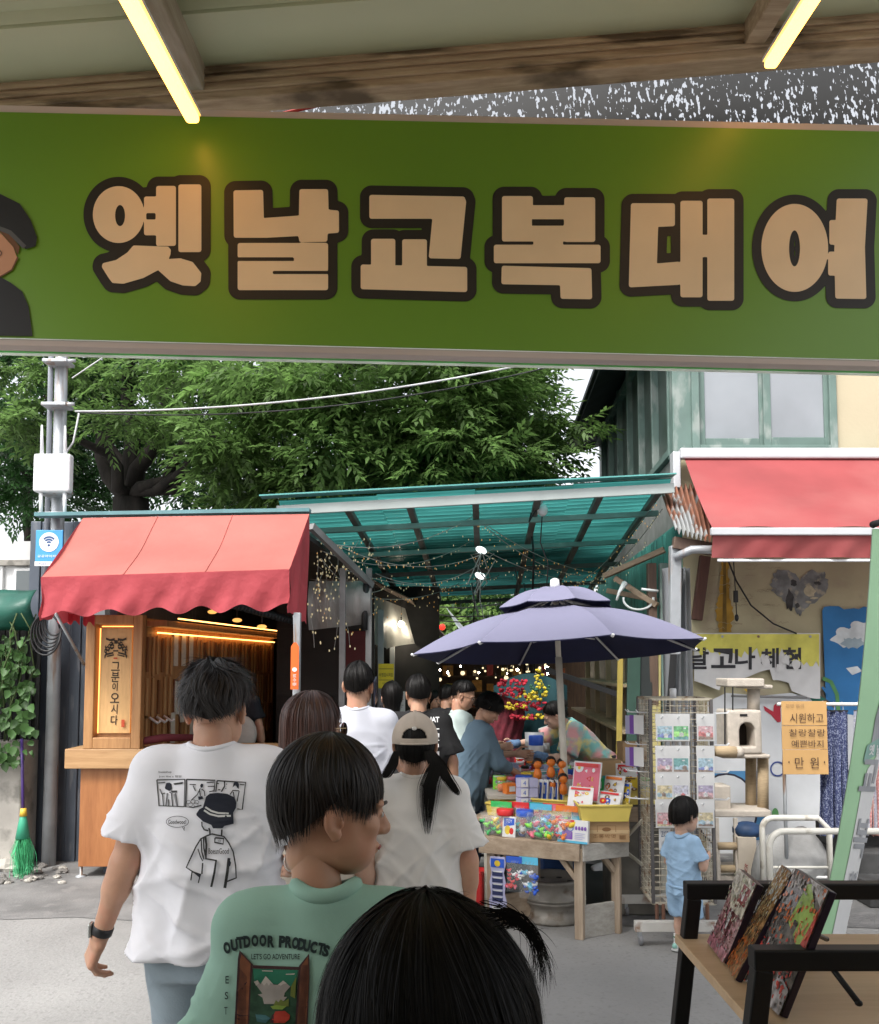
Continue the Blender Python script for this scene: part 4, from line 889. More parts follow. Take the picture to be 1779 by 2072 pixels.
def shade_net():
    m_ = bpy.data.materials.new('shade_net'); m_.use_nodes = True; n = m_.node_tree.nodes; L = m_.node_tree.links; b = n['Principled BSDF']
    b.inputs['Base Color'].default_value = (.012, .012, .012, 1); b.inputs['Roughness'].default_value = .7
    tc = n.new('ShaderNodeTexCoord'); mp = n.new('ShaderNodeMapping'); mp.inputs['Scale'].default_value = (85, 30, 33); L.new(tc.outputs['Object'], mp.inputs['Vector'])
    ns = n.new('ShaderNodeTexNoise'); ns.inputs['Scale'].default_value = 1.0; ns.inputs['Detail'].default_value = 2; L.new(mp.outputs[0], ns.inputs['Vector'])
    n2 = n.new('ShaderNodeTexNoise'); n2.inputs['Scale'].default_value = 3.2; L.new(tc.outputs['Object'], n2.inputs['Vector'])
    ad = n.new('ShaderNodeMath'); ad.operation = 'MULTIPLY_ADD'; ad.inputs[1].default_value = .35; L.new(n2.outputs['Fac'], ad.inputs[0]); L.new(ns.outputs['Fac'], ad.inputs[2])
    th = n.new('ShaderNodeMath'); th.operation = 'LESS_THAN'; th.inputs[1].default_value = .775; L.new(ad.outputs[0], th.inputs[0]); L.new(th.outputs[0], b.inputs['Alpha'])
    t = MB(); a, b_ = at(300, 330, 3.15), at(2150, 330, 3.15); c, d = at(2150, -60, 3.3), at(300, -60, 3.3)
    t.grid(lambda u, v: (a*(1-u)+b_*u)*(1-v)+(d*(1-u)+c*u)*v+V(0, .03*math.sin(u*9), 0), 20, 6)
    t.build('shade_net', m_, label='black woven shade net full of pinholes between the beam and the sign', cat='net')
    MB().tube([at(560, 232, 3.1), at(640, 214, 3.1), at(720, 203, 3.1)], .006, 6).build('cord', M('red_cord', (.4, .03, .02)), label='red cord under the beam beside the shade net', cat='cord')
shade_net()
# ================================================================== LEFT BOOTH
M_pine = wood('pine_board', (.34, .19, .085), (.5, .31, .15), axis=0, scale=4, rough=.5)
M_pinev = wood('pine_frame', (.3, .145, .055), (.46, .245, .1), axis=2, scale=4, rough=.45)
M_ply = wood('varnished_ply', (.25, .095, .035), (.4, .17, .065), axis=2, scale=3, rough=.35)
def red_booth_awning():
    Yf, Yb = 6.2, 7.05; bl, br = at(168, 1048, Yb), at(626, 1040, Yb); fl, fr = at(84, 1168, Yf), at(586, 1152, Yf)
    t = thing('booth_awning', 'red cloth awning with wavy valance and grey worn corner over the wooden booth', 'awning', at(340, 1235, 6.5))
    Mr = M('booth_red', (.5, .15, .125), rough=.7, var=.14, scale=1.4, bump=.35, bscale=3.5, bdist=.05, leaf=.22, tv=1.0, spot=(1.1, (.36, .2, .19), .12), spotw=.22)
    # worn grey corner
    n = Mr.node_tree.nodes; L = Mr.node_tree.links
    def top(u, v): return (bl*(1-u)+br*u)*(1-v)+(fl*(1-u)+fr*u)*v+V(0, 0, -.035*math.sin(v*pi)+.008*math.sin(u*21+v*7)*math.sin(v*pi))
    mb = MB(); mb.grid(top, 50, 14); mb.build('top_cloth', Mr, t, smooth=True)
    for q in (.33, .66): MB().tube([top(q+.0, v)+V(0, 0, .003) for v in np.linspace(0, 1, 12)], .004, 5).build('seam', Mr, t, smooth=True)
    Mwear = M('grey_wear', (.22, .17, .17), rough=.8, var=.3, scale=7, alpha=.6)
    hgt = .27
    def val(u, v):
        p = fl*(1-u)+fr*u; wav = .022*math.cos(u*2*pi*5.5+.5*math.sin(u*9))+.006*math.sin(u*37); return p+V(0, -.012+.03*v+.018*math.sin(u*26+v*3)*v+.01*math.sin(u*61+v*4)*v, -v*(hgt+wav))
    mb = MB(); mb.grid(val, 110, 10); Mv = M('booth_red_deep', (.46, .07, .085), rough=.7, var=.15, scale=2, bump=.5, bscale=5, bdist=.05, leaf=.22, tv=1.0); mb.build('valance', Mv, t, smooth=True)
    # right gable and left gable
    for s_, (b0, f0) in enumerate(((br, fr), (bl, fl))):
        def sd(u, v, b0=b0, f0=f0):
            p = f0*(1-u)+b0*u; zb = f0[2]-hgt-.04*math.sin(u*13)-.015*math.sin(u*37)-.08*u*(s_ == 0); return V(p[0]+.02*math.sin(u*14+v*4)*v, p[1], p[2]*(1-v)+zb*v)
        mb = MB(); mb.grid(sd, 18, 12); mb.build('side_cloth', Mv, t, smooth=True)
    ar = Art(); r_ = np.random.default_rng(8)
    MB().beam(bl+V(-.4, .05, .03), br+V(0, .05, .035), .12, .03).build('ridge_trim', M('ridge_blue', (.1, .22, .24), rough=.5), t)
    a = at(602, 1240, 6.3); MB().box((a[0], 6.3, a[2]/2), (.05, .05, a[2])).build('post', M_galv, t, bevel=.004)
    b = at(86, 1240, 6.6)
    MB().tube([at(112, 1240, 6.5), at(170, 1345, 7.0)], .012, 8).build('stay', M_galv, t, smooth=True)
    # frame under cloth
    MB().tube([fl+V(0, .03, -.02), fr+V(0, .03, -.02)], .018, 8).build('front_pole', M_galv, t, smooth=True)
    MB().tube([fr+V(-.07, .03, -.06), br+V(-.07, 0, -.09)], .015, 8).build('side_pole', M_galv, t, smooth=True)
    # red rags hanging at the left post
    for i, (px, py) in enumerate(((128, 1240), (150, 1242), (180, 1245))):
        p = at(px, py, 6.75); MB().grid(lambda u, v: p+V((u-.5)*.09, .01*math.sin(u*9), -v*(.07+.02*math.sin(u*8))), 6, 4).build('rag', M('rag_red', (.4, .02, .03), rough=.8), t, smooth=True)
    # orange hanging tag
    a, b = at(589, 1300, 6.22), at(604, 1395, 6.22); tg = thing('orange_tag', 'long orange fabric strap with white print hanging from the awning corner', 'tag', (a[0]+.02, 6.22, b[2]))
    MB().slab([(a[0], 6.22, b[2]), (b[0], 6.22, b[2]), (b[0], 6.22, a[2]-.03), ((a[0]+b[0])/2+.008, 6.22, a[2]), ((a[0]+b[0])/2-.008, 6.22, a[2]), (a[0], 6.22, a[2]-.03)], (0, .006, 0)).build('strap', M('orange_strap', (.8, .13, .02), rough=.6), tg)
    MB().tube([at(596, 1300, 6.22), at(594, 1245, 6.22)], .004, 6).build('string', M_galv, tg)
    ar = Art(); ar.disc(.5, .42, .3, M('print_white'), ry=.045); ar.text('보수중', .5, .2, .28, M('print_white'), rot=-pi/2, w_=None)
    ar.e[-1] = (np.column_stack([(ar.e[-1][0][:, 0]-.5)*1.6+.5, (ar.e[-1][0][:, 1]-.2)*.30+.2]), ar.e[-1][1], ar.e[-1][2])
    ar.build('print', plane((a[0], 6.217, b[2]), (b[0]-a[0], 0, 0), (0, 0, a[2]-b[2])), tg)
red_booth_awning()
def booth():
    Yc = 6.98; bl, br = at(134, 1515, Yc), at(720, 1515, Yc); z1 = bl[2]; z2 = at(134, 1555, Yc)[2]; zb = at(140, 1757, Yc)[2]
    t = thing('booth_counter', 'varnished orange wood counter with pine top board below the red awning', 'counter', ((bl[0]+br[0])/2, Yc+.3, 0))
    x0, x1 = bl[0], bl[0]+1.75
    MB().box(((x0+x1)/2, Yc+.25, (z1+z2)/2), (x1-x0, .56, z1-z2)).build('top_board', M_pine, t, bevel=.008)
    MB().box(((x0+x1)/2+.05, Yc+.3, (z2+zb)/2), (x1-x0-.1, .5, z2-zb)).build('front_panel', M_ply, t, bevel=.004)
    for x in (x0+.08, x0+.8, x1-.1): MB().lathe([(.045, 0), (.04, .012), (.012, .02), (.012, zb)], (x+.03, Yc+.09, 0), 10).build('foot', M_galv, t, smooth=True)
    # framed vertical sign on the counter
    a, b = at(181, 1245, Yc+.03), at(288, 1512, Yc+.03); W_ = b[0]-a[0]; H_ = a[2]-z1
    t = thing('framed_sign', 'tall pine framed sign with brush lettering and carved crest standing on the counter', 'sign', ((a[0]+b[0])/2, Yc+.06, z1))
    cx = (a[0]+b[0])/2; fw = .075
    sh = lambda z: -.03*(1-(z-z1)/H_)
    MB().box((cx, Yc+.06, z1+H_/2), (W_, .02, H_)).build('backing', M_pinev, t)
    for (x0_, x1_, za, zb_) in ((cx-W_/2, cx-W_/2+fw, z1, z1+H_), (cx+W_/2-fw, cx+W_/2, z1, z1+H_), (cx-W_/2+fw, cx+W_/2-fw, z1, z1+fw*1.2), (cx-W_/2+fw, cx+W_/2-fw, z1+H_-fw, z1+H_)):
        MB().box(((x0_+x1_)/2, Yc+.02, (za+zb_)/2), (x1_-x0_, .1, zb_-za)).build('frame_board', M_pinev, t, bevel=.006)
    inner = (cx-W_/2+fw+.025, cx+W_/2-fw-.025, z1+fw*1.2+.03, z1+H_-fw-.03)
    MB().box(((inner[0]+inner[1])/2, Yc+.035, (inner[2]+inner[3])/2), (inner[1]-inner[0], .02, inner[3]-inner[2])).build('panel', M('lit_board', (.6, .36, .15), rough=.5, var=.12, kind='wood', scale=6, stretch=(4, 4, .5)), t, bevel=.003)
    led = M('warm_strip', (1, .7, .3), emit=1.1, ecol=(1, .42, .1))
    for x in (inner[0]-.012, inner[1]+.012): MB().box((x, Yc+.045, (inner[2]+inner[3])/2), (.008, .008, inner[3]-inner[2])).build('edge_light', led, t)
    MB().box((cx, Yc+.045, inner[3]+.015), (inner[1]-inner[0], .008, .008)).build('edge_light', led, t)
    ar = Art(); K = M('sign_ink', (.035, .025, .015), rough=.7); Rd = M('seal_red', (.5, .08, .03), rough=.7)
    for ch, y, h in (('그', .635, .085), ('분', .535, .1), ('이', .44, .08), ('오', .335, .095), ('시', .23, .09), ('다', .125, .09)): ar.text(ch, .49, y, h, K, sx=2.7, bold=.012, shear=.1)
    # ornate symmetric crest: roof-like mask of curls and bars
    cy = .81
    for s_ in (-1, 1):
        for k in range(5): ar.ring(.5+s_*(.1+.055*k), cy+.06-.022*k, .05, .013, K, 0, 1.6*pi, ry=.016)
        ar.stroke([(.5+s_*.05, cy+.085), (.5+s_*.2, cy+.075), (.5+s_*.33, cy+.09)], .02, K); ar.stroke([(.5+s_*.34, cy+.02), (.5+s_*.3, cy-.05), (.5+s_*.36, cy-.09)], .035, K)
        ar.ring(.5+s_*.13, cy+.015, .06, .02, K, ry=.018); ar.stroke([(.5+s_*.08, cy-.045), (.5+s_*.3, cy-.06)], .016, K); ar.stroke([(.5+s_*.06, cy-.065), (.5+s_*.28, cy-.08)], .012, K)
        ar.stroke([(.5+s_*.2, cy+.0), (.5+s_*.24, cy-.03)], .03, K)
    ar.rect(.42, cy-.035, .58, cy-.02, K); ar.rect(.45, cy+.04, .55, cy+.075, K); ar.rect(.44, cy-.105, .56, cy-.09, Rd); ar.rect(.74, .06, .84, .13, Rd)
    ar.build('lettering', plane((inner[0], Yc+.0245, inner[2]), (inner[1]-inner[0], 0, 0), (0, 0, inner[3]-inner[2])), t)
    # pegboard wall of wooden tags receding into the booth
    A0, A1 = at(291, 1240, 7.35), at(556, 1290, 10.6); A0[2] = 2.16; d = V(A1[0]-A0[0], A1[1]-A0[1], 0); Ln = np.linalg.norm(d); d = d/Ln; nr = V(d[1], -d[0], 0)
    t = thing('pegboard_wall', 'warm-lit wooden display wall hung with narrow wooden tags inside the booth', 'display wall', (A0+A1)/2*V(1, 1, 0))
    Rw = np.stack([d, np.cross(V(0, 0, 1), d), V(0, 0, 1)], 1)
    def wp(s_, z, o=0.): return V(A0[0], A0[1], 0)+d*s_+nr*o+V(0, 0, z)
    nb = 6
    for i in range(nb): MB().box(wp((i+.5)*Ln/nb, 1.05, -.02), (Ln/nb-.01, .03, 2.1), Rw).build('board', M_pinev, t, bevel=.003)
    tagm = MB().box((0, 0, 0), (.032, .012, .34)).mesh('wooden_tag', wood('tag_wood', (.4, .22, .09), (.58, .36, .17), axis=2)); tagd = MB().box((0, 0, 0), (.03, .012, .3)).mesh('wooden_tag', wood('tag_dark', (.16, .07, .03), (.28, .14, .06), axis=2))
    tagp = MB().box((0, 0, 0), (.08, .006, .3)).mesh('paper_tag', M('paper_cream', (.62, .58, .48), rough=.8, var=.08, scale=30))
    r_ = random.Random(2)
    for row, (z, step) in enumerate(((1.78, .085), (1.42, .09), (1.1, .1))):
        s_ = .07
        while s_ < Ln-.1:
            if not (row == 0 and .55 < s_ < 1.0): inst(tagm if (row + int(s_*10)) % 3 else tagd, t, wp(s_, z+r_.uniform(-.01, .01), .008), Rw)
            s_ += step*r_.uniform(.85, 1.25)
    for s_ in (.6, .76, .92): inst(tagp, t, wp(s_, 1.84, .01), Rw)
    for s_, z in ((.62, 1.4), (.74, 1.32), (.55, 1.12), (.95, 1.15)): inst(tagp, t, wp(s_, z, .018), Rw)
    for i in range(3): MB().tube([wp(.1+.13*i, 1.25, .02), wp(.12+.13*i, 1.2, .09), wp(.14+.13*i, 1.22, .1)], .012, 8).build('peg', M_plastic_w, t, smooth=True)
    for z, o in ((1.98, .03), (2.1, .22)): MB().beam(wp(.2, z, o), wp(Ln-.1, z, o), .012, .01).build('light_strip', M('shelf_led', (1, .7, .35), emit=3.2, ecol=(1, .42, .1)), t)
    MB().beam(wp(0, 2.05, .1), wp(Ln, 2.05, .1), .22, .05).build('cornice', M_pinev, t, bevel=.004)
    # dark interior: back wall, side, ceiling of the booth
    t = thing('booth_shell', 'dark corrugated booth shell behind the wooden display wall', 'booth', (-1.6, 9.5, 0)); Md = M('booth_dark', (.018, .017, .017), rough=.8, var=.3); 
    xL = A0[0]-.15
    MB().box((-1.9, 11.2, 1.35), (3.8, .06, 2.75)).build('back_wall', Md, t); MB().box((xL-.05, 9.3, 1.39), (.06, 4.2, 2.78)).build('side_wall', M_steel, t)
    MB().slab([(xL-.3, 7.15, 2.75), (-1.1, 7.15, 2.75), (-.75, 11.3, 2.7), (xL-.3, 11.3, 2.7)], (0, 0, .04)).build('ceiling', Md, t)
    # dark corrugated eave edge with glowing pieces standing for lit wood
    tl = MB(); e0, e1 = at(455, 1222, 7.3), at(604, 1262, 8.4)
    for i in range(22):
        p = e0+(e1-e0)*i/22; tl.tube([p, p+(e1-e0)/22*.0+V(-.12, .05, .06)], .028, 8)
    tl.build('eave_ribs', M('eave_black', (.02, .022, .024), rough=.6), t, smooth=True)
    bulb = M('lit_wood_glow', (1, .6, .2), emit=.5, ecol=(1, .5, .12))  # glow added to small pieces that stand for lit wooden bits
    for i, (px, py) in enumerate(((430, 1238), (480, 1255), (530, 1268))):
        th = thing('glow_bit', 'small orange piece with added glow standing for lit wood under the dark booth eave', 'lamp', at(px, py, 7.9), group='glowing orange pieces under the booth eave') if i else thing('glow_bit', 'orange piece with added glow standing for lit wood closest to the framed sign', 'lamp', at(px, py, 7.9)); MB().ball(at(px, py, 7.9), (.045, .03, .02), 10).build('shade', bulb, th, smooth=True)
        MB().tube([at(px, py, 7.9)+V(0, 0, .03), at(px, py, 7.9)+V(0, 0, .2)], .005, 6).build('cord', M_black, th)
    # red rolled cloth and chain on the counter
    MB().tube([at(272, 1510, 7.0)+V(0, 0, .03), at(330, 1498, 7.2)+V(0, 0, .02), at(400, 1492, 7.4)], [.03, .034, .028], 10).build('cloth_roll', M('maroon_cloth', (.12, .02, .03), rough=.8, bump=.3, bscale=20), smooth=True, label='rolled maroon cloth lying on the pine counter top', cat='cloth')
booth()
def dark_stall():
    t = thing('shuttered_stall', 'dark shuttered stall with silvery tarp valance between the red awning and the alley', 'stall', (-1.0, 8.6, 0))
    Md = M('stall_black', (.022, .018, .016), rough=.75, var=.35, scale=2)
    a, b = at(560, 1260, 8.9), at(757, 1260, 8.9)
    MB().box(((a[0]+b[0])/2, 8.95, 1.25), (b[0]-a[0], .05, 2.5)).build('shutter', Md, t)
    for k in range(9): MB().box(((a[0]+b[0])/2, 8.915, .25+k*.23), (b[0]-a[0], .02, .03)).build('shutter_rib', Md, t)
    MB().box((at(715, 1300, 8.88)[0], 8.9, 1.75), (.28, .01, .6)).build('red_panel', M('dull_red', (.09, .012, .014), rough=.7), t)
    MB().beam(at(608, 1432, 8.85), at(700, 1432, 8.85), .03, .03).build('rail', M('grey_rail', (.1, .1, .1)), t)
    Mt = M('silver_tarp', (.3, .3, .29), rough=.42, var=.3, scale=3, stretch=(3, 1, .6), bump=.5, bscale=5, bdist=.04)
    p0, p1 = at(626, 1176, 8.2), at(752, 1182, 8.2); zl = at(690, 1275, 8.2)[2]
    MB().grid(lambda u, v: V(p0[0]+(p1[0]-p0[0])*u, 8.2-.15*math.sin(v*pi)*(.6+.4*u)+.02*math.sin(u*13), p0[2]*(1-v)+(zl+.06*u)*v), 24, 12).build('tarp_valance', Mt, t, smooth=True)
    MB().grid(lambda u, v: V(p0[0]+(p1[0]-p0[0])*u, 8.2+v*.75, p0[2]+.02+.05*v), 4, 4).build('tarp_top', Mt, t)
    for px, Y in ((694, 8.0), (747, 8.15)):
        q = at(px, 1150, Y); MB().box((q[0], Y, q[2]/2), (.055, .055, q[2])).build('post', M('post_grey', (.2, .2, .2), rough=.6, var=.2), t, bevel=.004)
    q0, q1 = at(630, 1065, 7.4), at(752, 1185, 8.15); MB().beam(q0, q1, .05, .06).build('rafter', M('post_grey'), t)
    MB().tube([at(742, 1170, 8.1), at(738, 1235, 8.1), at(738, 1275, 8.1)], .03, 8).build('rolled_curtain', M_black, t, smooth=True)
dark_stall()
# ================================================================== TEAL CANOPY OVER THE ALLEY MOUTH
def canopy():
    FL, FR, BL_, BR_ = at(562, 1014, 7.45), at(1362, 972, 7.45), at(735, 1214, 13.2), at(1203, 1192, 13.2)
    t = thing('alley_canopy', 'translucent teal corrugated canopy with grey rafters spanning the alley mouth', 'canopy', (FL+FR)/2)
    Mt = M('teal_polycarbonate', (.015, .15, .14), rough=.25, var=.45, scale=2.2, stretch=(.3, 3, 1), spec=.6, leaf=.6, tv=2.2, ts=.88, spot=(.7, (.003, .05, .045), .45), spots=(.6, 2.5, 1), spotw=.25)  # dark blotches paint tree shade and leaves lying on the sheet
    def S(u, v, dz=0.): return (FL*(1-u)+FR*u)*(1-v)+(BL_*(1-u)+BR_*u)*v+V(0, 0, dz)
    n = 4
    for k in range(n):
        mb = MB(); mb.grid(lambda u, v: S((k+u)/n*.998, v*1.0, .018*math.sin(v*2*pi*44)+.012*(k % 2)), 2, 264); mb.build('sheet', Mt, t, smooth=True)
    Mr = M('rafter_grey', (.13, .13, .12), rough=.7, var=.25, scale=4); Mf = M('fascia_white', (.34, .38, .37), rough=.6, var=.08, scale=3)
    for u in (.02, .17, .33, .5, .66, .82, .97): MB().beam(S(u, .0, -.06), S(u, 1, -.05), .06, .05).build('rafter', Mr, t, bevel=.004)
    for v in (.12, .33, .55, .78, .98): MB().beam(S(0, v, -.115), S(1, v, -.115), .06, .05).build('purlin', M('purlin_teal', (.17, .3, .28), rough=.6, var=.15) if v < .4 else Mr, t, bevel=.004)
    MB().beam(S(-.0, 0, -.09)+V(0, -.03, 0), S(1, 0, -.075)+V(0, -.03, 0), .03, .085).build('fascia', Mf, t, bevel=.004)
    MB().beam(S(-.04, 0, .035)+V(0, -.05, 0), S(1.0, 0, .035)+V(0, -.05, 0), .14, .012).build('drip_edge', M('drip_teal', (.1, .32, .3), rough=.4), t)
    # floodlamp under the canopy
    c = at(1098, 1032, 7.9); th = thing('flood_lamp', 'white bulb lamp clamped under the teal canopy rafter', 'lamp', c)
    MB().ball(c, (.05, .05, .06), 12).build('bulb', M_plastic_w, th, smooth=True); MB().lathe([(.03, 0), (.035, .05), (.02, .08)], c+V(-.03, 0, .03), 10).build('socket', M_galv, th, smooth=True)
    MB().tube([c+V(-.05, 0, .02), c+V(-.12, .05, -.1), c+V(-.1, .05, -.02)], .008, 6).build('arm', M_black, th); MB().tube([c, c+V(-.02, .02, -.3), c+V(.05, .02, -.5), c+V(.03, 0, -.75)], .006, 6).build('cable', M_black, th, smooth=True)
    return S
CS = canopy()
def fairy_lights():
    rng = np.random.default_rng(21); Mw = M('fairy_wire', (.35, .36, .35), rough=.5); Mb = M('fairy_bulb', (.7, .6, .35), emit=.12, ecol=(1, .85, .5), rough=.4)
    Mb2 = M('fairy_bulb_amber', (.8, .4, .1), emit=.2, ecol=(1, .55, .15))
    spans = [((632, 1075), 7.6, (1000, 1110), 9.0, .25), ((632, 1090), 7.6, (980, 1030), 8.2, .2), ((640, 1110), 7.8, (960, 1090), 9.5, .22), ((960, 1045), 8.2, (1210, 1160), 10, .1), ((965, 1050), 8.2, (1180, 1165), 10, .12),
             ((975, 1110), 8.6, (1230, 1180), 10, .1), ((1330, 1010), 7.8, (1150, 1190), 11, .12), ((1340, 1030), 7.8, (1190, 1180), 10.5, .1), ((690, 1150), 8, (1010, 1165), 10.5, .15), ((700, 1200), 8.2, (930, 1180), 10.5, .12),
             ((650, 1130), 7.9, (780, 1190), 9.0, .15), ((760, 1160), 8.6, (1000, 1120), 9, .2), ((640, 1180), 8, (760, 1240), 8.6, .1)]
    for i, (a, Ya, b, Yb, sag) in enumerate(spans):
        p, q = at(*a, Ya), at(*b, Yb); th = thing('fairy_light_string', 'drooping string of tiny amber fairy lights under the teal canopy', 'string lights', (p+q)/2-V(0, 0, sag), group='fairy light strings under the canopy')
        pts = [p+(q-p)*s-V(0, 0, sag*4*s*(1-s)) for s in np.linspace(0, 1, 20)]; MB().tube(pts, .004, 5).build('wire', Mw, th, smooth=True)
        mb = MB()
        for s in np.linspace(.02, .98, 34):
            c = p+(q-p)*s-V(0, 0, sag*4*s*(1-s)+.012)+rng.normal(0, .012, 3); dr = rng.uniform(.0, .22) if rng.random() < .5 else 0
            mb.ball(c-V(0, 0, dr), (.004, .004, .009), 5)
        mb.build('bulbs', Mb if i % 3 else Mb2, th, kind='stuff')
    # icicle strands at the left side by the red awning
    for i in range(10):
        a = at(635+i*12, 1110+rng.uniform(-20, 40), 7.9+.05*i); l = rng.uniform(.35, .95); th = thing('icicle_light_strand', 'short hanging strand of tiny lights beside the red booth awning', 'string lights', a-V(0, 0, l), group='icicle light strands beside the awning')
        pts = [a+V(rng.normal(0, .02), rng.normal(0, .02), -l*s) for s in np.linspace(0, 1, 8)]; MB().tube(pts, .0025, 4).build('wire', Mw, th)
        mb = MB(); [mb.ball(p+rng.normal(0, .02, 3), (.007, .005, .012), 5) for p in pts for _ in range(2)]; mb.build('bulbs', Mb, th, kind='stuff')
    # twin white lamp heads among the wires
    for px, py, Y in ((974, 1113, 8.8), (972, 1165, 9.2)):
        c = at(px, py, Y); th = thing('spot_lamp', 'white oval lamp head among the tangled fairy wires', 'lamp', c, group='white lamp heads among the wires'); MB().ball(c, (.06, .04, .035), 10, R=Ry(.4)).build('head', M('lamp_glow', (.85, .9, .9), emit=1.0, ecol=(.9, 1, 1)), th, smooth=True)
        for k in range(5): MB().tube([c+V(0, 0, -.03), c+rng.normal(0, .09, 3)+V(0, 0, -.12), c+rng.normal(0, .14, 3)+V(0, 0, -.25)], .006, 5).build('wire', Mw, th, smooth=True)
    for px, y0, y1 in ((1075, 1060, 1195), (1042, 1150, 1200), (955, 1180, 1260), (1060, 1180, 1240)):
        a, b = at(px, y0, 9), at(px+3, y1, 9); MB().tube([a, (a+b)/2+V(.02, 0, 0), b], .012 if px == 1075 else .007, 6).build('hanging_cable', M_black, label={1075: 'thick black cable hanging from the canopy over the parasol', 1042: 'thin black cable hanging left of the parasol top', 955: 'black cable hanging in front of the pale far tree', 1060: 'black cable hanging behind the parasol vent'}[px], cat='cable', smooth=True)
fairy_lights()
# ================================================================== THE ALLEY BEHIND
def alley():
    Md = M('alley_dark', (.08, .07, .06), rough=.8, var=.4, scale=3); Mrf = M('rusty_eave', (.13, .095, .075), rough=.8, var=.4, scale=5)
    t = thing('alley_shop_row', 'dark shop row with corrugated eave and sagging grey tarps along the alley', 'shop', A(-1.6, 13, 0))
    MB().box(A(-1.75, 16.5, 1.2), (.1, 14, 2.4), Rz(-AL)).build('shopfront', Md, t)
    mb = MB(); mb.grid(lambda u, v: A(-.92-.75*u, 10.4+v*11, 2.5-.16*v+.38*u+.018*math.sin(v*2*pi*60)), 2, 480); mb.build('eave_sheet', Mrf, t, smooth=True)
    Mt = M('grey_tarp', (.4, .39, .36), rough=.5, var=.3, scale=3, bump=.6, bscale=4, bdist=.06, leaf=.35, tv=1.1)
    mb = MB(); mb.grid(lambda u, v: A(-1.33+.55*u+.07*math.sin(u*16)*v+.06*v, 9.4+u*3.4, 2.5-.12*u-.56*v+.1*u*v-.05*math.sin(u*9)*v), 50, 12); mb.build('tarp', Mt, t, smooth=True)
    mb = MB(); mb.grid(lambda u, v: A(-1.05+.06*math.sin(u*22), 13.0+u*1.2, 2.15-.55*v+.03*math.sin(u*12)), 24, 8); mb.build('tarp', Mt, t, smooth=True)
    for k, (v_, u_) in enumerate(((9.15, -1.22), (9.3, -1.14), (11, -1.2), (12.2, -1.1), (13.6, -1.0), (15, -1.0))):
        MB().box(A(u_, v_, 1.15), (.06, .06, 2.3), Rz(-AL)).build('post', M('post_pale', (.34, .36, .37), rough=.5) if k != 0 else M('post_blue', (.08, .1, .12), rough=.5), t, bevel=.004)
    mb = MB(); mb.grid(lambda u, v: A(-.92+.5*u, 19.5+v*7, 2.75-.28*u-.1*v+.3*(1-u)), 6, 8); mb.build('white_awning', M('white_vinyl', (.62, .66, .68), rough=.5, leaf=.4), t, smooth=True)
    # posters on the first posts
    for i, (x0, y0, x1, y1, Y, lab, col) in enumerate(((766, 1343, 797, 1393, 9.05, 'yellow printed notice hung on the alley post', (.62, .52, .03)), (767, 1396, 793, 1440, 9.06, 'grey photo poster below the yellow notice', (.2, .19, .2)), (797, 1399, 820, 1442, 9.3, 'white paper notice beside the grey photo poster', (.55, .55, .54)))):
        a, b = at(x0, y0, Y), at(x1, y1, Y); th = thing('poster', lab, 'poster', ((a[0]+b[0])/2, Y, b[2]))
        MB().box(((a[0]+b[0])/2, Y, (a[2]+b[2])/2), (b[0]-a[0], .012, a[2]-b[2])).build('sheet', M('poster_%d' % i, col, rough=.7, var=.25 if i == 1 else .05, scale=18), th)
        ar = Art(); K = M('print_black', (.03, .03, .03), rough=.7)
        if i == 0: ar.text('비행접시체험', .5, .55, .16, K, w_=.86); ar.text('이쪽으로오세요', .55, .2, .08, K, w_=.6); ar.rect(.03, .33, .97, .35, K); ar.rect(.03, .78, .97, .8, K)
        elif i == 1:
            for k in range(7): ar.poly([(.1+k*.12, .05), (.2+k*.12, .05), (.17+k*.12, .3), (.12+k*.12, .3)], M('poster_dark', (.04, .035, .04)))
            ar.disc(.5, .7, .35, M('poster_pale', (.34, .32, .33)), ry=.16)
        else:
            for k in range(9): ar.rect(.12, .88-k*.09, .85-.1*(k % 3), .905-k*.09, M('poster_dark'))
        ar.build('print', plane((a[0], Y-.007, b[2]), (b[0]-a[0], 0, 0), (0, 0, a[2]-b[2])), th)
    # covered stalls closing the view
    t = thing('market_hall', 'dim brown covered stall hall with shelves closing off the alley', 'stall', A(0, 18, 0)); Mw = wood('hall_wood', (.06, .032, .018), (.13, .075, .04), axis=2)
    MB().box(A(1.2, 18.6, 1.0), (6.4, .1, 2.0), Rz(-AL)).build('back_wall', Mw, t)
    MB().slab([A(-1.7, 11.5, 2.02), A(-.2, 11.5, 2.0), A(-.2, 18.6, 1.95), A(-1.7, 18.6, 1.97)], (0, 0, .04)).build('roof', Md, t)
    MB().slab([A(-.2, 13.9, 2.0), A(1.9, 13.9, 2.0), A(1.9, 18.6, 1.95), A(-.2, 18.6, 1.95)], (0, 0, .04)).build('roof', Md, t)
    for k in range(4): MB().box(A(.4, 18.4-.25*k, .5+.33*k), (2.6, .3, .03), Rz(-AL)).build('shelf', Mw, t)
    rng = np.random.default_rng(31); cols = [(.5, .05, .04), (.55, .25, .04), (.5, .4, .05), (.3, .08, .02), (.6, .5, .35)]
    for k in range(4):
        for i in range(9):
            h = rng.uniform(.1, .24); ci = rng.integers(0, 5); c = A(-.75+i*.28+rng.uniform(-.04, .04), 18.35-.25*k, .515+.33*k+h/2)
            MB().box(c, (rng.uniform(.12, .22), .14, h), Rz(-AL)).build('goods_box', M('hall_goods_%d' % ci, cols[ci], rough=.5, var=.3, scale=12), bevel=.01, label='%s goods box on the dim shelves of the covered hall' % ('red', 'orange', 'yellow', 'brown', 'cream')[ci], cat='box', group='%s boxes on the hall shelves' % ('red', 'orange', 'yellow', 'brown', 'cream')[ci])
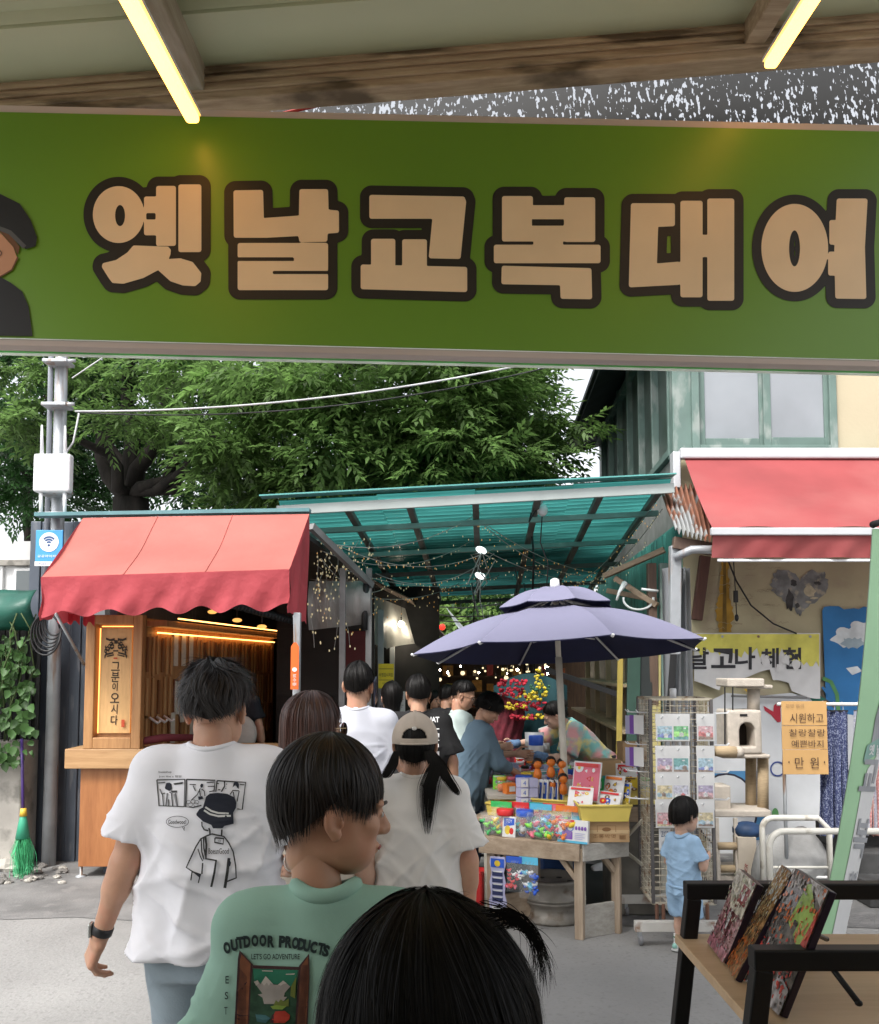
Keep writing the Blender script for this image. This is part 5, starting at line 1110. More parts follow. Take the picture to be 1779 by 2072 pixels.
    # glowing bulbs along the alley
    Mb = M('bulb_glow', (1, .95, .85), emit=45, ecol=(1, .88, .68)); me = None
    Mb2 = M('bulb_warm', (1, .85, .6), emit=.65, ecol=(1, .78, .45))
    def bulb(p, r, lab, grp, Mb=Mb):
        th = thing('light_bulb', lab, 'bulb', p, group=grp); MB().ball(p, r, 10).build('glass', Mb, th, smooth=True)
        MB().tube([p+V(0, 0, r*.8), p+V(0, 0, r+.05)], .012, 6).build('socket', M_black, th); MB().tube([p+V(0, 0, r+.04), p+V(0, 0, .5)], .003, 4).build('cord', M_black, th)
    for px, py, Y in ((812, 1263, 10.6), (806, 1272, 10.9), (808, 1282, 11.0), (826, 1292, 11.5), (841, 1307, 12), (852, 1308, 12.3), (846, 1312, 12.6)): bulb(at(px, py, Y), .036, 'bare white bulb glowing in front of the grey alley tarp', 'bulbs in front of the grey tarp')
    for i in range(44):
        px = rng.uniform(872, 1118); py = rng.uniform(1343, 1376); Y = rng.uniform(11.5, 16.5); bulb(at(px, py, Y), rng.choice([.012, .015, .018, .022, .03]), 'bare white bulb glowing under the dark hall roof below the parasol', 'bulbs under the hall roof', Mb2 if i % 4 else Mb)
    p = at(895, 1269, 16); MB().ball(p, .06, 10).build('red_lantern', M('lantern_red', (.8, .04, .03), emit=.6, ecol=(1, .05, .03)), smooth=True, label='small round red lantern hung over the alley', cat='lantern')
    for i, (a, b) in enumerate((((870, 1255), (1010, 1250)), ((860, 1226), (1020, 1222)), ((850, 1238), (1000, 1246)), ((880, 1290), (1010, 1300)))):
        p, q = at(*a, 17), at(*b, 15.5); MB().tube([p, (p+q)/2-V(0, 0, .06), q], .012, 5).build('alley_wire', M_black, label='dark wire crossing the pale tree above the alley', cat='wire', group='wires above the alley')
    # right side stalls: white post box, wooden shelves
    t = thing('side_stall', 'wooden stall front with shelves along the teal wall side of the alley', 'stall', A(1.5, 11, 0))
    MB().box(A(1.62, 11, 1.0), (.04, 5, 2.0), Rz(-AL)).build('back_board', wood('stall_back', (.08, .07, .05), (.16, .13, .09), axis=2), t)
    for k in range(5): MB().box(A(1.5, 8.6+k*1.1, 1.0), (.06, .06, 2.0), Rz(-AL)).build('post', M('pale_wood', (.33, .26, .16), rough=.7), t, bevel=.004)
    MB().box(A(1.45, 11, 1.05), (.3, 5, .03), Rz(-AL)).build('shelf', M('pale_wood'), t); MB().box(A(1.45, 11, 1.5), (.3, 5, .03), Rz(-AL)).build('shelf', M('pale_wood'), t)
    a = at(1125, 1365, 9.5); MB().beam(at(1105, 1355, 8.8), at(1260, 1408, 8.4), .05, .05).build('brace', M_black, t)
alley()
def flower_display():
    rng = np.random.default_rng(12)
    t = thing('teal_backcloth', 'dark teal cloth bulging behind the toy table', 'cloth', at(1080, 1700, 8.3))
    a, b = at(1000, 1430, 8.3), at(1150, 1400, 8.3)
    MB().grid(lambda u, v: V(a[0]+(b[0]-a[0])*u, 8.35-.25*math.sin(u*pi)*math.sin(min(1, v*1.3)*pi)+.02*math.sin(u*20), 1.5+.12*math.sin(u*pi)-v*1.5), 26, 20).build('sheet', M('teal_cloth', (.005, .038, .045), rough=.8, var=.2, bump=.3, bscale=8), t, smooth=True)
    c0, c1 = at(985, 1480, 8.0), at(1060, 1480, 8.0); MB().grid(lambda u, v: V(c0[0]+(c1[0]-c0[0])*u+.02*math.sin(v*9), 8.05-.12*math.sin(u*pi)+.015*math.sin(u*30+v*9), 1.42-v*.75-.1*abs(u-.4)), 20, 16).build('maroon_cloth', M('maroon_sheet', (.1, .012, .02), rough=.9, var=.4, scale=20), smooth=True, label='maroon patterned cloth hanging in front of the teal cloth', cat='cloth')
    Mr = M('petal_red', (.3, .01, .025), rough=.7, isl=.4); My = M('petal_yellow', (.5, .4, .03), rough=.7, isl=.2); Mg = M('fake_leaf', (.03, .1, .05), rough=.6)
    groups = [((1035, 1392), .16, .1, 70, 0), ((1040, 1428), .14, .035, 26, 1), ((1085, 1405), .14, .03, 26, 1), ((1072, 1428), .17, .045, 50, 0), ((1070, 1412), .15, .025, 22, 1), ((1082, 1450), .16, .025, 26, 1), ((1092, 1375), .05, .12, 16, 1), ((1090, 1392), .12, .05, 20, 2), ((1060, 1452), .17, .03, 40, 0)]
    for gi, (p, sx, sz, n, k) in enumerate(groups):
        if not n: continue
        c = at(*p, 7.9); mb = MB()
        for i in range(n):
            q = c+V(rng.uniform(-sx, sx)*.8, rng.normal(0, .05), rng.uniform(-sz, sz)*.8); r = rng.uniform(.014, .024); mb.ball(q, (r, r*.7, r*.8), 6, R=Rz(rng.uniform(0, 6)) @ Rx(rng.uniform(0, 3)))
        mb.build('flower_garland', (Mr, My, Mg)[k], label='%s artificial flower garland by the teal cloth, %s' % (('red', 'yellow', 'green leafy')[k], ('topmost bunch', 'lower edge of the red bunch', 'high on the branch side', 'middle bunch', 'thin row above the middle bunch', 'bottom row', 'upright sprig', 'among yellow sprigs', 'lowest bunch')[gi]), cat='flowers')
flower_display()
# ================================================================== PARASOL
def parasol():
    Y0 = 6.0; ap = at(1129, 1183, Y0); pole_b = at(1145, 1600, Y0); t = thing('parasol', 'pale lavender market parasol with vented top and navy underside above the toy table', 'parasol', (pole_b[0], Y0, 0))
    Mo = M('parasol_lavender', (.19, .187, .275), rough=.7, var=.05, scale=2, bump=.08, bscale=5, bdist=.03); Mi = M('parasol_navy', (.02, .022, .07), rough=.8, var=.1)
    Mrib = M('rib_white', (.7, .7, .7), rough=.4); c = V(ap[0], Y0, 0); R = 1.02; n = 8
    Rt = Rx(rad(-4.2)) @ Ry(rad(-2.0)); zr, zt, zap = 1.79, 2.08, ap[2]
    def Q(r, a, z): return V(c[0], Y0, zr)+Rt @ V(r*math.cos(a), r*math.sin(a), z-zr)
    off = rad(10)
    def surf(r0, r1, z0, z1, nm, mo, mi, sag):
        for k in range(n):
            a0, a1 = off+2*pi*k/n, off+2*pi*(k+1)/n
            def f(u, v, dz=0.):
                am = a0+(a1-a0)*u; k_ = 4*u*(1-u); r = (r0+(r1-r0)*v)*(math.cos(pi/n)/math.cos(am-(a0+a1)/2)); 
                return Q(r*(1-.03*k_*v), am, z0+(z1-z0)*v+.045*math.sin(v*pi)+sag*k_*v*.0+dz-sag*k_*math.sin(v*pi*.8))
            m_ = MB(); m_.grid(f, 8, 10); m_.build(nm, mo, t, smooth=True)
            m_ = MB(); m_.grid(lambda u, v: f(u, v, -.006), 8, 10); m_.build(nm+'_lining', mi, t, smooth=True)
    surf(.26, R, zt, zr, 'panel', Mo, Mi, .02); surf(.02, .41, zap-.02, zt+.02, 'vent_panel', Mo, Mi, .012)
    for k in range(n):
        a = off+2*pi*k/n; MB().tube([Q(.05, a, zap-.1), Q(.5, a, (zt+zr)/2+.05), Q(R, a, zr-.012)], .008, 6).build('rib', Mrib, t, smooth=True)
        MB().tube([Q(.05, a, zr+.12), Q(.6, a, zr+.125)], .006, 6).build('strut', Mrib, t); MB().ball(Q(R+.005, a, zr-.004), .01, 8).build('rib_tip', Mrib, t, smooth=True)
    MB().lathe([(.01, .05), (.03, .04), (.035, 0), (.03, -.02)], Q(0, 0, zap), 12).build('finial', M_plastic_w, t, smooth=True)
    p0 = Q(0, 0, zap-.02); p1 = V(pole_b[0]+.02, Y0, .3); MB().tube([p0, p0+(p1-p0)*.35], .019, 12).build('pole', M('pole_cream', (.62, .58, .5), rough=.45), t, smooth=True); MB().tube([p0+(p1-p0)*.25, p1], .024, 12).build('lower_pole', M('pole_cream'), t, smooth=True)
    # wheel-rim stack used as the foot
    b = gnd(1118, 1858); b = V(at(1118, 1800, 5.95)[0], 5.95, 0); t = thing('wheel_rim_stack', 'stacked rusty steel wheel rims weighting the parasol under the bench', 'wheel rims', b); Ms = M('rim_steel', (.3, .28, .25), rough=.5, var=.3, scale=6, metal=.4, spot=(6, (.12, .07, .04), .4))
    MB().lathe([(.22, 0), (.23, .02), (.2, .05), (.19, .09), (.21, .12), (.225, .13), (.21, .145)], b, 32).build('wheel_rim', Ms, t, smooth=True)
    MB().lathe([(.225, .146), (.21, .16), (.19, .2), (.2, .25), (.215, .265), (.2, .275), (.17, .272), (.165, .24), (.06, .235)], b, 32).build('wheel_rim', Ms, t, smooth=True)
    for k in range(6): a = k*pi/3; MB().ball(b+V(.12*math.cos(a), .12*math.sin(a), .238), (.022, .022, .004), 8).build('bolt_hole', M_black, t)
parasol()
# ================================================================== TOY BENCH
M_oldw = wood('bench_wood', (.26, .19, .13), (.43, .34, .25), axis=0, scale=5, rough=.8); M_oldwv = wood('bench_leg_wood', (.26, .19, .13), (.45, .36, .27), axis=2, scale=5, rough=.8)
M_graywood = wood('grey_wood', (.3, .28, .25), (.47, .45, .41), axis=0, scale=5, rough=.85)
PL, PC, PR = V(.27, 5.73, 0), V(.872, 5.46, 0), V(1.19, 5.62, 0); BZ = .585
def bench():
    t = thing('toy_bench', 'low weathered wooden bench with corner braces displaying toys', 'bench', (PL+PR)/2)
    bk = PL+(PR-PC)*1.1; P = [PL, PC, PR, bk]
    dl = nrm(PC-PL); ds = nrm(PR-PC); up = V(0, 0, 1)
    for k in range(4):
        q = [PL+(bk-PL)*(k/4+.004), PC+(PR-PC)*(k/4+.004), PC+(PR-PC)*((k+1)/4-.004), PL+(bk-PL)*((k+1)/4-.004)]; MB().slab([x+up*(BZ-.025) for x in q], (0, 0, .025)).build('plank', M_oldw, t, bevel=.003)
    MB().beam(PL+up*(BZ-.055)-ds*.013, PC+up*(BZ-.055)-ds*.013+dl*.01, .026, .105).build('apron', M_oldw, t, bevel=.004)
    MB().beam(PC+up*(BZ-.055)+dl*.014, PR+up*(BZ-.055)+dl*.014, .026, .105).build('apron', M_graywood, t, bevel=.004)
    legs = [PL+dl*.05+ds*.03, PC-dl*.03+ds*.03, PR-dl*.03-ds*.04, bk+dl*.05-ds*.03]
    for p in legs: MB().beam(p, p+up*(BZ-.03), .055, .055, up=dl).build('leg', M_oldwv, t, bevel=.004)
    for i, j in ((0, 3), (1, 2)): a, b = legs[i], legs[j]; MB().beam(a+up*.1, b+up*.1, .022, .2).build('foot_board', M_graywood if i else M_oldw, t, bevel=.004)
    for p, s_ in ((legs[0], 1), (legs[1], -1)): MB().beam(p+up*(BZ-.22)+dl*s_*.02, p+up*(BZ-.06)+dl*s_*.15, .04, .03, up=(0, 0, 1)).build('brace', M_oldwv, t, bevel=.003)
    p = legs[2]; MB().beam(p+up*(BZ-.2)-ds*.02, p+up*(BZ-.06)-ds*.14, .04, .03).build('brace', M_oldwv, t, bevel=.003)
bench()
def tb(px, inset=.06, z=BZ):      # a spot on the bench along its front edge
    u = (px-975)/193.0; u = min(max(u, -.05), 1.5)
    return PL+(PC-PL)*u+nrm(PR-PC)*inset+V(0, 0, z)
AB = math.atan2(PC[1]-PL[1], PC[0]-PL[0]); RB = Rz(AB)
COLR = {'red': (.6, .03, .03), 'blue': (.03, .1, .5), 'green': (.05, .45, .12), 'yellow': (.7, .5, .04), 'orange': (.75, .2, .03), 'pink': (.7, .15, .22), 'white': (.7, .7, .7), 'purple': (.2, .08, .4), 'teal': (.03, .3, .3), 'lilac': (.45, .45, .65), 'brown': (.2, .1, .05), 'black': (.02, .02, .02), 'lime': (.25, .75, .08), 'cyan': (.1, .45, .65)}
def CM(c, rough=.4): return M('toy_'+c, COLR[c], rough=rough, var=.06)
M_clear = M('clear_plastic', (.85, .9, .92), rough=.1, trans=.0, alpha=.13, spec=.8, var=.02)
M_card = M('cardboard', (.42, .27, .14), rough=.85, var=.08, scale=5)
def jar(p, lidc, lab, fills, k=1.5):
    t = thing('toy_jar', lab, 'jar', p); sk = lambda L: [(a*k, b*k) for a, b in L]; MB().lathe(sk([(.028, 0), (.036, .006), (.036, .085), (.03, .095)]), p, 18).build('body', M_clear, t, smooth=True); MB().lathe(sk([(.037, .088), (.038, .092), (.038, .112), (.034, .116)]), p, 18).build('lid', CM(lidc), t, smooth=True)
    r_ = random.Random(lidc)
    for i, c in enumerate(fills): MB().ball(p+V(r_.uniform(-.016, .016)*k, r_.uniform(-.016, .016)*k, (.016+.016*i)*k), .019*k, 8).build('toy_ball', CM(c), t, smooth=True)
def bag(p, w_, h, d, cols, lab, seed, R=RB, nb=9, name='toy_bag', card=None, grp=None, cat='toy bag'):
    r_ = random.Random(seed); t = thing(name, lab, cat, p, group=grp); p = np.array(p)
    def f(u, v):
        k = math.sin(u*pi)**.6*math.sin(min(1, v*1.15)*pi*.98)**.6; return p+R @ V((u-.5)*w_*(1-.08*math.sin(v*pi)), -d*k+.003*math.sin(u*31+v*17), v*h)
    MB().grid(f, 10, 10).build('film', M_clear, t, smooth=True)
    for i in range(nb):
        x, z = r_.uniform(-.38, .38)*w_, r_.uniform(.12, .72)*h; c = cols[i % len(cols)]; q = p+R @ V(x, -d*.4+r_.uniform(0, d*.3), z); s_ = min(w_, h)*r_.uniform(.11, .18)
        m_ = MB(); m_.ball(q, (s_, s_*.55, s_*.55), 8, R=Rz(r_.uniform(0, 6)) @ Ry(r_.uniform(-1, 1))); m_.ball(q+V(s_*.6, 0, s_*.5), s_*.42, 8); m_.tube([q+V(-s_*.5, 0, 0), q+V(-s_, 0, s_*.6)], s_*.16, 6); m_.build('toy', CM(c), t, smooth=True)
    if card: MB().box(p+R @ V(0, -.004, h*1.02), (w_*.96, .006, h*.2), R).build('header_card', CM(card, .5), t)
def cardpack(p, w_, h, art, lab, R=RB, tilt=.3, th=.008, name='picture_pack', cat='card', back='white', grp=None):
    t = thing(name, lab, cat, p, group=grp); Rt = R @ Rx(-tilt); p = np.array(p, float); c = p+Rt @ V(0, 0, h/2)
    MB().box(c, (w_, th, h), Rt).build('card', CM(back, .45), t, bevel=.0015)
    o = p+Rt @ V(-w_/2, -th/2, 0); art.build('print', plane(o, Rt @ V(w_, 0, 0), Rt @ V(0, 0, h)), t, off=.0012, dz=.0003)
def sticker_art(seed, base, cols):
    r_ = random.Random(seed); ar = Art(); ar.rect(.04, .04, .96, .96, CM(base, .45))
    for k in range(11):
        x, y, s_ = r_.uniform(.15, .85), r_.uniform(.12, .85), r_.uniform(.06, .16); c = CM(r_.choice(cols), .45); n = r_.choice((5, 6, 8, 14))
        ar.poly([(x+s_*(1 if i % 2 or n > 7 else .55)*math.cos(2*pi*i/n+k), y+s_*.8*(1 if i % 2 or n > 7 else .55)*math.sin(2*pi*i/n+k)) for i in range(n)], c)
        ar.disc(x, y, s_*.35, CM(r_.choice(('white', 'yellow', 'pink')), .45), n=8)
    ar.rect(.1, .86, .9, .95, CM(cols[0], .45)); return ar
def basket(p, w_, d, h, R, lab, col='basket_yellow'):
    t = thing('plastic_basket', lab, 'basket', p); Mb = M('basket_yellow', (.66, .52, .12), rough=.45, var=.05); p = np.array(p, float); tw = .008
    def ringpt(s_, z):
        k = 1+.14*z/h; return [p+R @ V(x*w_/2*k, y*d/2*k, z) for x, y in ((-1, -1), (1, -1), (1, 1), (-1, 1))]
    lo, hi = ringpt(0, 0), ringpt(0, h); m_ = MB(); m_.slab(lo, (0, 0, tw))
    m_.build('bottom', Mb, t)
    for i in range(4):
        a, b, c, e = lo[i], lo[(i+1) % 4], hi[(i+1) % 4], hi[i]; n_ = nrm(np.cross(b-a, e-a)); MB().slab([a, b, c, e], -n_*tw).build('side', Mb, t, bevel=.002)
    r_ = [x+V(0, 0, .0) for x in hi]; MB().tube(r_+[r_[0]], .008, 6).build('rim', Mb, t, smooth=True)
def extra_bags():     # second row behind the bench edge
    sp = ((985, .12, ('green', 'yellow', 'lime'), 'lime and yellow'), (1012, .15, ('red', 'orange', 'yellow'), 'red and yellow'), (1062, .13, ('cyan', 'blue', 'white'), 'sky blue'), (1092, .14, ('pink', 'purple', 'white'), 'pink and purple'), (1112, .13, ('orange', 'lime', 'red'), 'orange and lime'), (1072, .19, ('red', 'blue', 'yellow'), 'primary coloured'), (1030, .2, ('teal', 'green', 'white'), 'teal and white'))
    for i, (px, ins, cols, nm) in enumerate(sp): bag(tb(px, ins), .15, .19, .04, cols, 'clear bag of %s toys in the second row on the bench' % nm, 50+i, nb=10, card=cols[0])
def goods():
    extra_bags()
    # front row on the bench
    t = tb(990, .05); jar(tb(1003, .08), 'red', 'clear jar with red lid and fruit-coloured toys on the bench', ('green', 'yellow', 'orange', 'red', 'orange')); jar(tb(1040, .09), 'blue', 'clear jar with blue lid on the bench', ('blue', 'white', 'teal', 'red', 'blue'))
    bag(tb(990, .03), .17, .15, .04, ('lime', 'green', 'yellow'), 'clear bag of green play balls at the left end of the bench', 3, nb=8)
    ar = Art(); ar.rect(.05, .05, .95, .95, CM('white', .4)); ar.poly([(.1, .5), (.9, .6), (.9, .92), (.1, .92)], CM('blue', .4)); ar.disc(.4, .35, .22, CM('yellow', .4)); ar.text('TOY', .5, .78, .16, CM('white', .4)); ar.disc(.7, .3, .16, CM('red', .4))
    cardpack(tb(1026, .02), .09, .13, ar, 'small blue and white boxed toy card between the jars and green bag', tilt=.15)
    bag(tb(1085, .03), .2, .17, .045, ('lime', 'green', 'pink', 'lime'), 'clear bag of lime green animal toys on the bench edge', 4, nb=11)
    bag(tb(1050, .03), .09, .16, .035, ('teal', 'brown'), 'clear bag of dark teal toys between card and green bag', 14, nb=5)
    bag(tb(1126, .03), .2, .17, .045, ('orange', 'red', 'cyan', 'pink', 'orange', 'yellow'), 'clear bag of red orange and blue animal toys on the bench edge', 5, nb=12)
    ar = Art(); ar.rect(0, 0, 1, .1, CM('cyan', .4)); ar.rect(0, .9, .55, 1, CM('red', .4)); ar.poly([(.05, .15), (.5, .15), (.5, .45), (.4, .7), (.2, .6)], CM('purple', .4)); ar.disc(.17, .72, .1, CM('red', .4)); ar.disc(.42, .62, .09, CM('white', .4)); ar.ring(.42, .62, .1, .03, CM('blue', .4))
    for k in range(4): ar.disc(.62+k*.1, .66, .04, CM('purple', .4), ry=.09)
    for k in range(4): ar.rect(.58, .42-k*.08, .92-.08*(k % 2), .45-k*.08, CM('lilac', .4))
    ar.text('DRONE', .27, .95, .06, CM('white', .4)); cardpack(tb(1152, .015), .2, .14, ar, 'purple and white boxed toy card standing on the bench corner', R=Rz(AB-.12), tilt=.1, th=.03)
    ar = Art(); ar.rect(.05, .05, .95, .95, CM('cyan', .4)); ar.disc(.5, .4, .35, CM('blue', .4), ry=.2); ar.disc(.35, .4, .1, CM('white', .4)); ar.disc(.65, .4, .1, CM('white', .4)); ar.rect(.1, .75, .9, .9, CM('lilac', .4))
    cardpack(tb(1142, .13), .17, .2, ar, 'blue goggles on a hanging card behind the purple box', R=Rz(AB-.1), tilt=.12)
    # cardboard box and right basket
    c = PC+nrm(PR-PC)*.17+nrm(PC-PL)*-.01; Rr = Rz(math.atan2(PR[1]-PC[1], PR[0]-PC[0])-.45)
    bx = thing('carton', 'brown carton with faint print on the bench under the yellow basket', 'box', c+V(0, 0, BZ)); cc = c+V(0.03, .06, BZ+.065); MB().box(cc, (.29, .2, .13), Rr).build('body', M_card, bx, bevel=.003)
    ar = Art(); Kb = M('carton_print', (.2, .1, .04)); ar.text('조롱박엿', .45, .3, .2, Kb, w_=.5); ar.stroke([(.3, .5), (.3, .8), (.7, .8), (.7, .5)], .012, Kb); ar.disc(.5, .62, .1, Kb, n=10); [ar.rect(.78+.02*k, .15, .79+.02*k, .35, Kb) for k in range(7)]
    ar.build('print', plane(cc+Rr @ V(-.145, -.1, -.065), Rr @ V(.29, 0, 0), V(0, 0, .13)), bx, off=.0015)
    MB().box(cc+Rr @ V(0, -.1008, .0), (.29, .002, .02), Rr).build('tape', M('tape_tan', (.5, .36, .2), rough=.3), bx)
    b0 = c+V(.02, .05, BZ+.132); basket(b0, .29, .22, .1, Rr, 'yellow plastic basket of sticker sheets on top of the carton')
    b1 = V(at(1145, 1640, 5.86)[0]-.05, 5.86, BZ+.12); basket(b1, .26, .2, .1, RB, 'yellow plastic basket of blue packs behind the bench goods')
    b2 = V(at(1018, 1640, 6.0)[0], 6.0, BZ+.09); basket(b2, .17, .14, .08, RB, 'small yellow plastic basket at the left of the second shelf')
    sh = thing('shelf_board', 'rough wooden board carrying the baskets behind the bench', 'shelf', (.6, 5.9, 0)); MB().box((.62, 5.92, BZ+.075), (.75, .34, .025), RB).build('board', M_oldw, sh, bevel=.003)
    for x, y in ((.32, 5.95), (.95, 5.85)): MB().box((x, y, (BZ+.06)/2), (.035, .035, BZ+.06)).build('slotted_leg', M('slot_white', (.6, .58, .5), rough=.5), sh)
    # cards in the baskets
    specs = [((1183, 1622), 5.72, .2, .26, 'pink', ('red', 'pink', 'white', 'yellow'), 'large pink sticker sheet with a red balloon in the right basket', .2, .25), ((1172, 1640), 5.62, .17, .15, 'white', ('red', 'orange', 'yellow', 'purple'), 'white sticker sheet with crimson letters in front of the pink sheet', .15, .3),
             ((1238, 1632), 5.7, .15, .2, 'white', ('orange', 'red', 'brown'), 'tall sticker sheet of orange figures at the back of the basket', .35, .25), ((1226, 1648), 5.6, .17, .15, 'white', ('red', 'orange', 'blue', 'brown'), 'tilted white sticker sheet of red figures at the basket front', .35, .45), ((1262, 1640), 5.68, .08, .18, 'yellow', ('blue', 'yellow'), 'narrow yellow sticker sheet at the basket end', .5, .2)]
    for i, (p, Y, w_, h, base, cols, lab, yaw, tl) in enumerate(specs):
        q = at(*p, Y); cardpack(q, w_, h, sticker_art(40+i, base, cols), lab, R=Rz(AB-yaw), tilt=tl, name='sticker_sheet', cat='sticker sheet')
    # stacked lilac boxes
    for j in range(4):
        for i in range(2):
            p = at(1057+i*19, 1642-j*19.5, 5.85+.02*i); bx = thing('small_box', 'small lilac box, %s layer of the stack by the blue packs, %s' % (('bottom', 'second', 'third', 'top')[j], ('white numbered end showing', 'plain side')[i]), 'box', p-V(0, 0, .03), group='stacked lilac boxes'); MB().box(p, (.062, .07, .06), Rz(.35)).build('body', CM('lilac', .5), bx, bevel=.002)
            if i == 0:
                ar = Art(); ar.rect(.08, .08, .92, .92, CM('white', .5)); ar.text('4', .5, .5, .5, CM('blue', .5)); ar.build('print', plane(p+Rz(.35) @ V(-.031, -.0352, -.03), Rz(.35) @ V(.062, 0, 0), V(0, 0, .06)), bx, off=.001)
    # blue packs
    for i in range(6):
        p = at(1076+i*11, 1628, 5.9+.015*i); ar = Art(); ar.rect(.1, .1, .9, .9, CM('blue', .4)); ar.rect(.3, .45, .75, .8, CM('white', .4)); ar.rect(.15, .15, .4, .35, CM('cyan', .4)); ar.rect(.55, .1, .7, .9, CM('lilac', .4)) if i % 2 else None
        cardpack(p, .075, .165, ar, 'upright blue striped paper pack in the middle basket', R=Rz(AB-.25), tilt=.18-.03*i, th=.012, name='blue_pack', cat='pack', grp='blue striped packs in the middle basket')
    # orange dolls with dark hair
    for i, (px, py, s_) in enumerate(((1088, 1560, 1.3), (1115, 1556, 1.3), (1138, 1560, 1.3), (1082, 1598, 1.0), (1100, 1600, 1.0), (1118, 1598, 1.0), (1140, 1590, 1.25), (1072, 1640, .9))):
        p = at(px, py, 6.05-.02*i); d = thing('orange_doll', 'small orange doll with dark hair standing among the toys', 'doll', p-V(0, 0, .06*s_), group='orange dolls on the toy table')
        MB().lathe([(.012, -.06), (.026, -.05), (.03, -.02), (.02, .01), (.012, .02)], p, 12).build('body', CM('orange', .5), d, smooth=True) if s_ > 1.1 else MB().lathe([(.01, -.05), (.02, -.045), (.022, -.02), (.012, .005)], p, 12).build('body', CM('white' if i % 2 else 'orange', .5), d, smooth=True)
        MB().ball(p+V(0, -.003, .035*s_), .024*s_, 10).build('head', CM('orange', .5), d, smooth=True); MB().ball(p+V(0, .006, .042*s_), (.028*s_, .024*s_, .027*s_), 10).build('hair', M('doll_hair', (.02, .012, .01), rough=.6), d, smooth=True)
    # red toy figure in front of the blue packs
    p = at(1085, 1648, 5.75); d = thing('red_toy_horse', 'small bright red plastic toy horse standing before the lilac boxes', 'toy', p-V(0, 0, .04)); m_ = MB(); m_.ball(p, (.035, .015, .02), 10); m_.tube([p+V(.025, 0, .01), p+V(.04, 0, .045)], [.014, .01], 8); m_.ball(p+V(.046, 0, .05), (.018, .01, .011), 8); m_.tube([p+V(-.03, 0, .01), p+V(-.05, 0, .04)], .006, 6); [m_.tube([p+V(x, y, -.008), p+V(x*1.2, y, -.045)], .007, 6) for x in (-.024, .024) for y in (-.008, .008)]; m_.build('body', CM('red', .35), d, smooth=True)
    # hanging packs below the bench edge
    z0 = BZ-.09; p = tb(1022, -.05, BZ-.11-.31); t = thing('striped_pack', 'tall hanging pack of navy and white striped strips below the bench', 'pack', p)
    outl = [(-.05, .3), (.05, .3), (.055, .26), (.04, .2), (.055, .14), (.045, .07), (.06, .02), (.05, -.05), (-.05, -.05), (-.06, .02), (-.045, .07), (-.055, .14), (-.04, .2), (-.055, .26)]
    MB().slab([p+RB @ V(x, 0, z) for x, z in outl[::-1]], RB @ V(0, .012, 0)).build('backing', CM('lilac', .4), t); ar = Art(); Nv = M('stripe_navy', (.03, .04, .12), rough=.4)
    for k in range(5): ar.rect(-.036, .02+k*.04, .036, .047+k*.04, Nv); ar.rect(-.028, .045+k*.04, .03, .054+k*.04, CM('white', .4))
    ar.rect(-.045, .235, .045, .29, CM('blue', .4)); ar.disc(0, .26, .02, CM('yellow', .4)); ar.disc(-.01, -.02, .03, CM('white', .4), ry=.02); ar.rect(-.04, -.045, .04, -.03, CM('blue', .4))
    ar.build('print', plane(p+RB @ V(0, -.001, 0), RB @ V(1, 0, 0), V(0, 0, 1)), t, off=.001, dz=.0002)
    bag(tb(1055, -.05, BZ-.33), .11, .2, .04, ('red', 'red', 'pink', 'white'), 'clear hanging bag of red toys below the bench edge', 21, nb=16, card='blue'); bag(tb(1082, -.045, BZ-.36), .13, .23, .04, ('blue', 'cyan', 'white', 'blue'), 'clear hanging bag of blue toys below the bench edge', 22, nb=18, card='cyan')
    bag(V(.19, 5.78, BZ-.1), .1, .28, .05, ('white', 'teal', 'red'), 'crumpled clear bag hanging off the left bench end', 23, nb=7)
    # second table piled with small wares
    t = thing('wares_table', 'cluttered trestle table of small wares behind the bench', 'table', (.95, 6.75, 0)); TZ = .80
    for k in range(4): MB().box((.98, 6.2+k*.34, TZ-.015), (1.3, .335, .03)).build('plank', M_graywood, t, bevel=.003)
    for x in (.4, 1.55):
        for y in (6.1, 7.3): MB().box((x, y, (TZ-.03)/2), (.04, .04, TZ-.03)).build('leg', M('slot_white'), t)
    MB().tube([(1.55, 6.1, .1), (1.62, 6.1, .7)], .015, 6).build('stay', M('slot_white'), t)
    kinds = ('box', 'jar', 'bag', 'box', 'card'); cl = list(COLR); r_ = random.Random(17); used = []
    for k in range(260):
        x = r_.uniform(.36, 1.45); y = r_.uniform(6.1, 7.3); kd = r_.choice(kinds); c = r_.choice(cl)
        if any((x-a)**2+(y-b)**2 < .0042 for a, b in used): continue
        used.append((x, y)); p = V(x, y, TZ); R = Rz(r_.uniform(-.5, .5)); lab = {'box': '%s cardboard toy box on the cluttered wares table', 'jar': 'clear sweet jar with %s lid on the cluttered wares table', 'bag': 'clear bag of %s trinkets on the cluttered wares table', 'card': '%s picture card propped on the cluttered wares table'}[kd] % c; grp = '%s %ss on the wares table' % (c, kd); nm = {'box': 'toy_box', 'jar': 'sweet_jar', 'bag': 'trinket_bag', 'card': 'picture_card'}[kd]
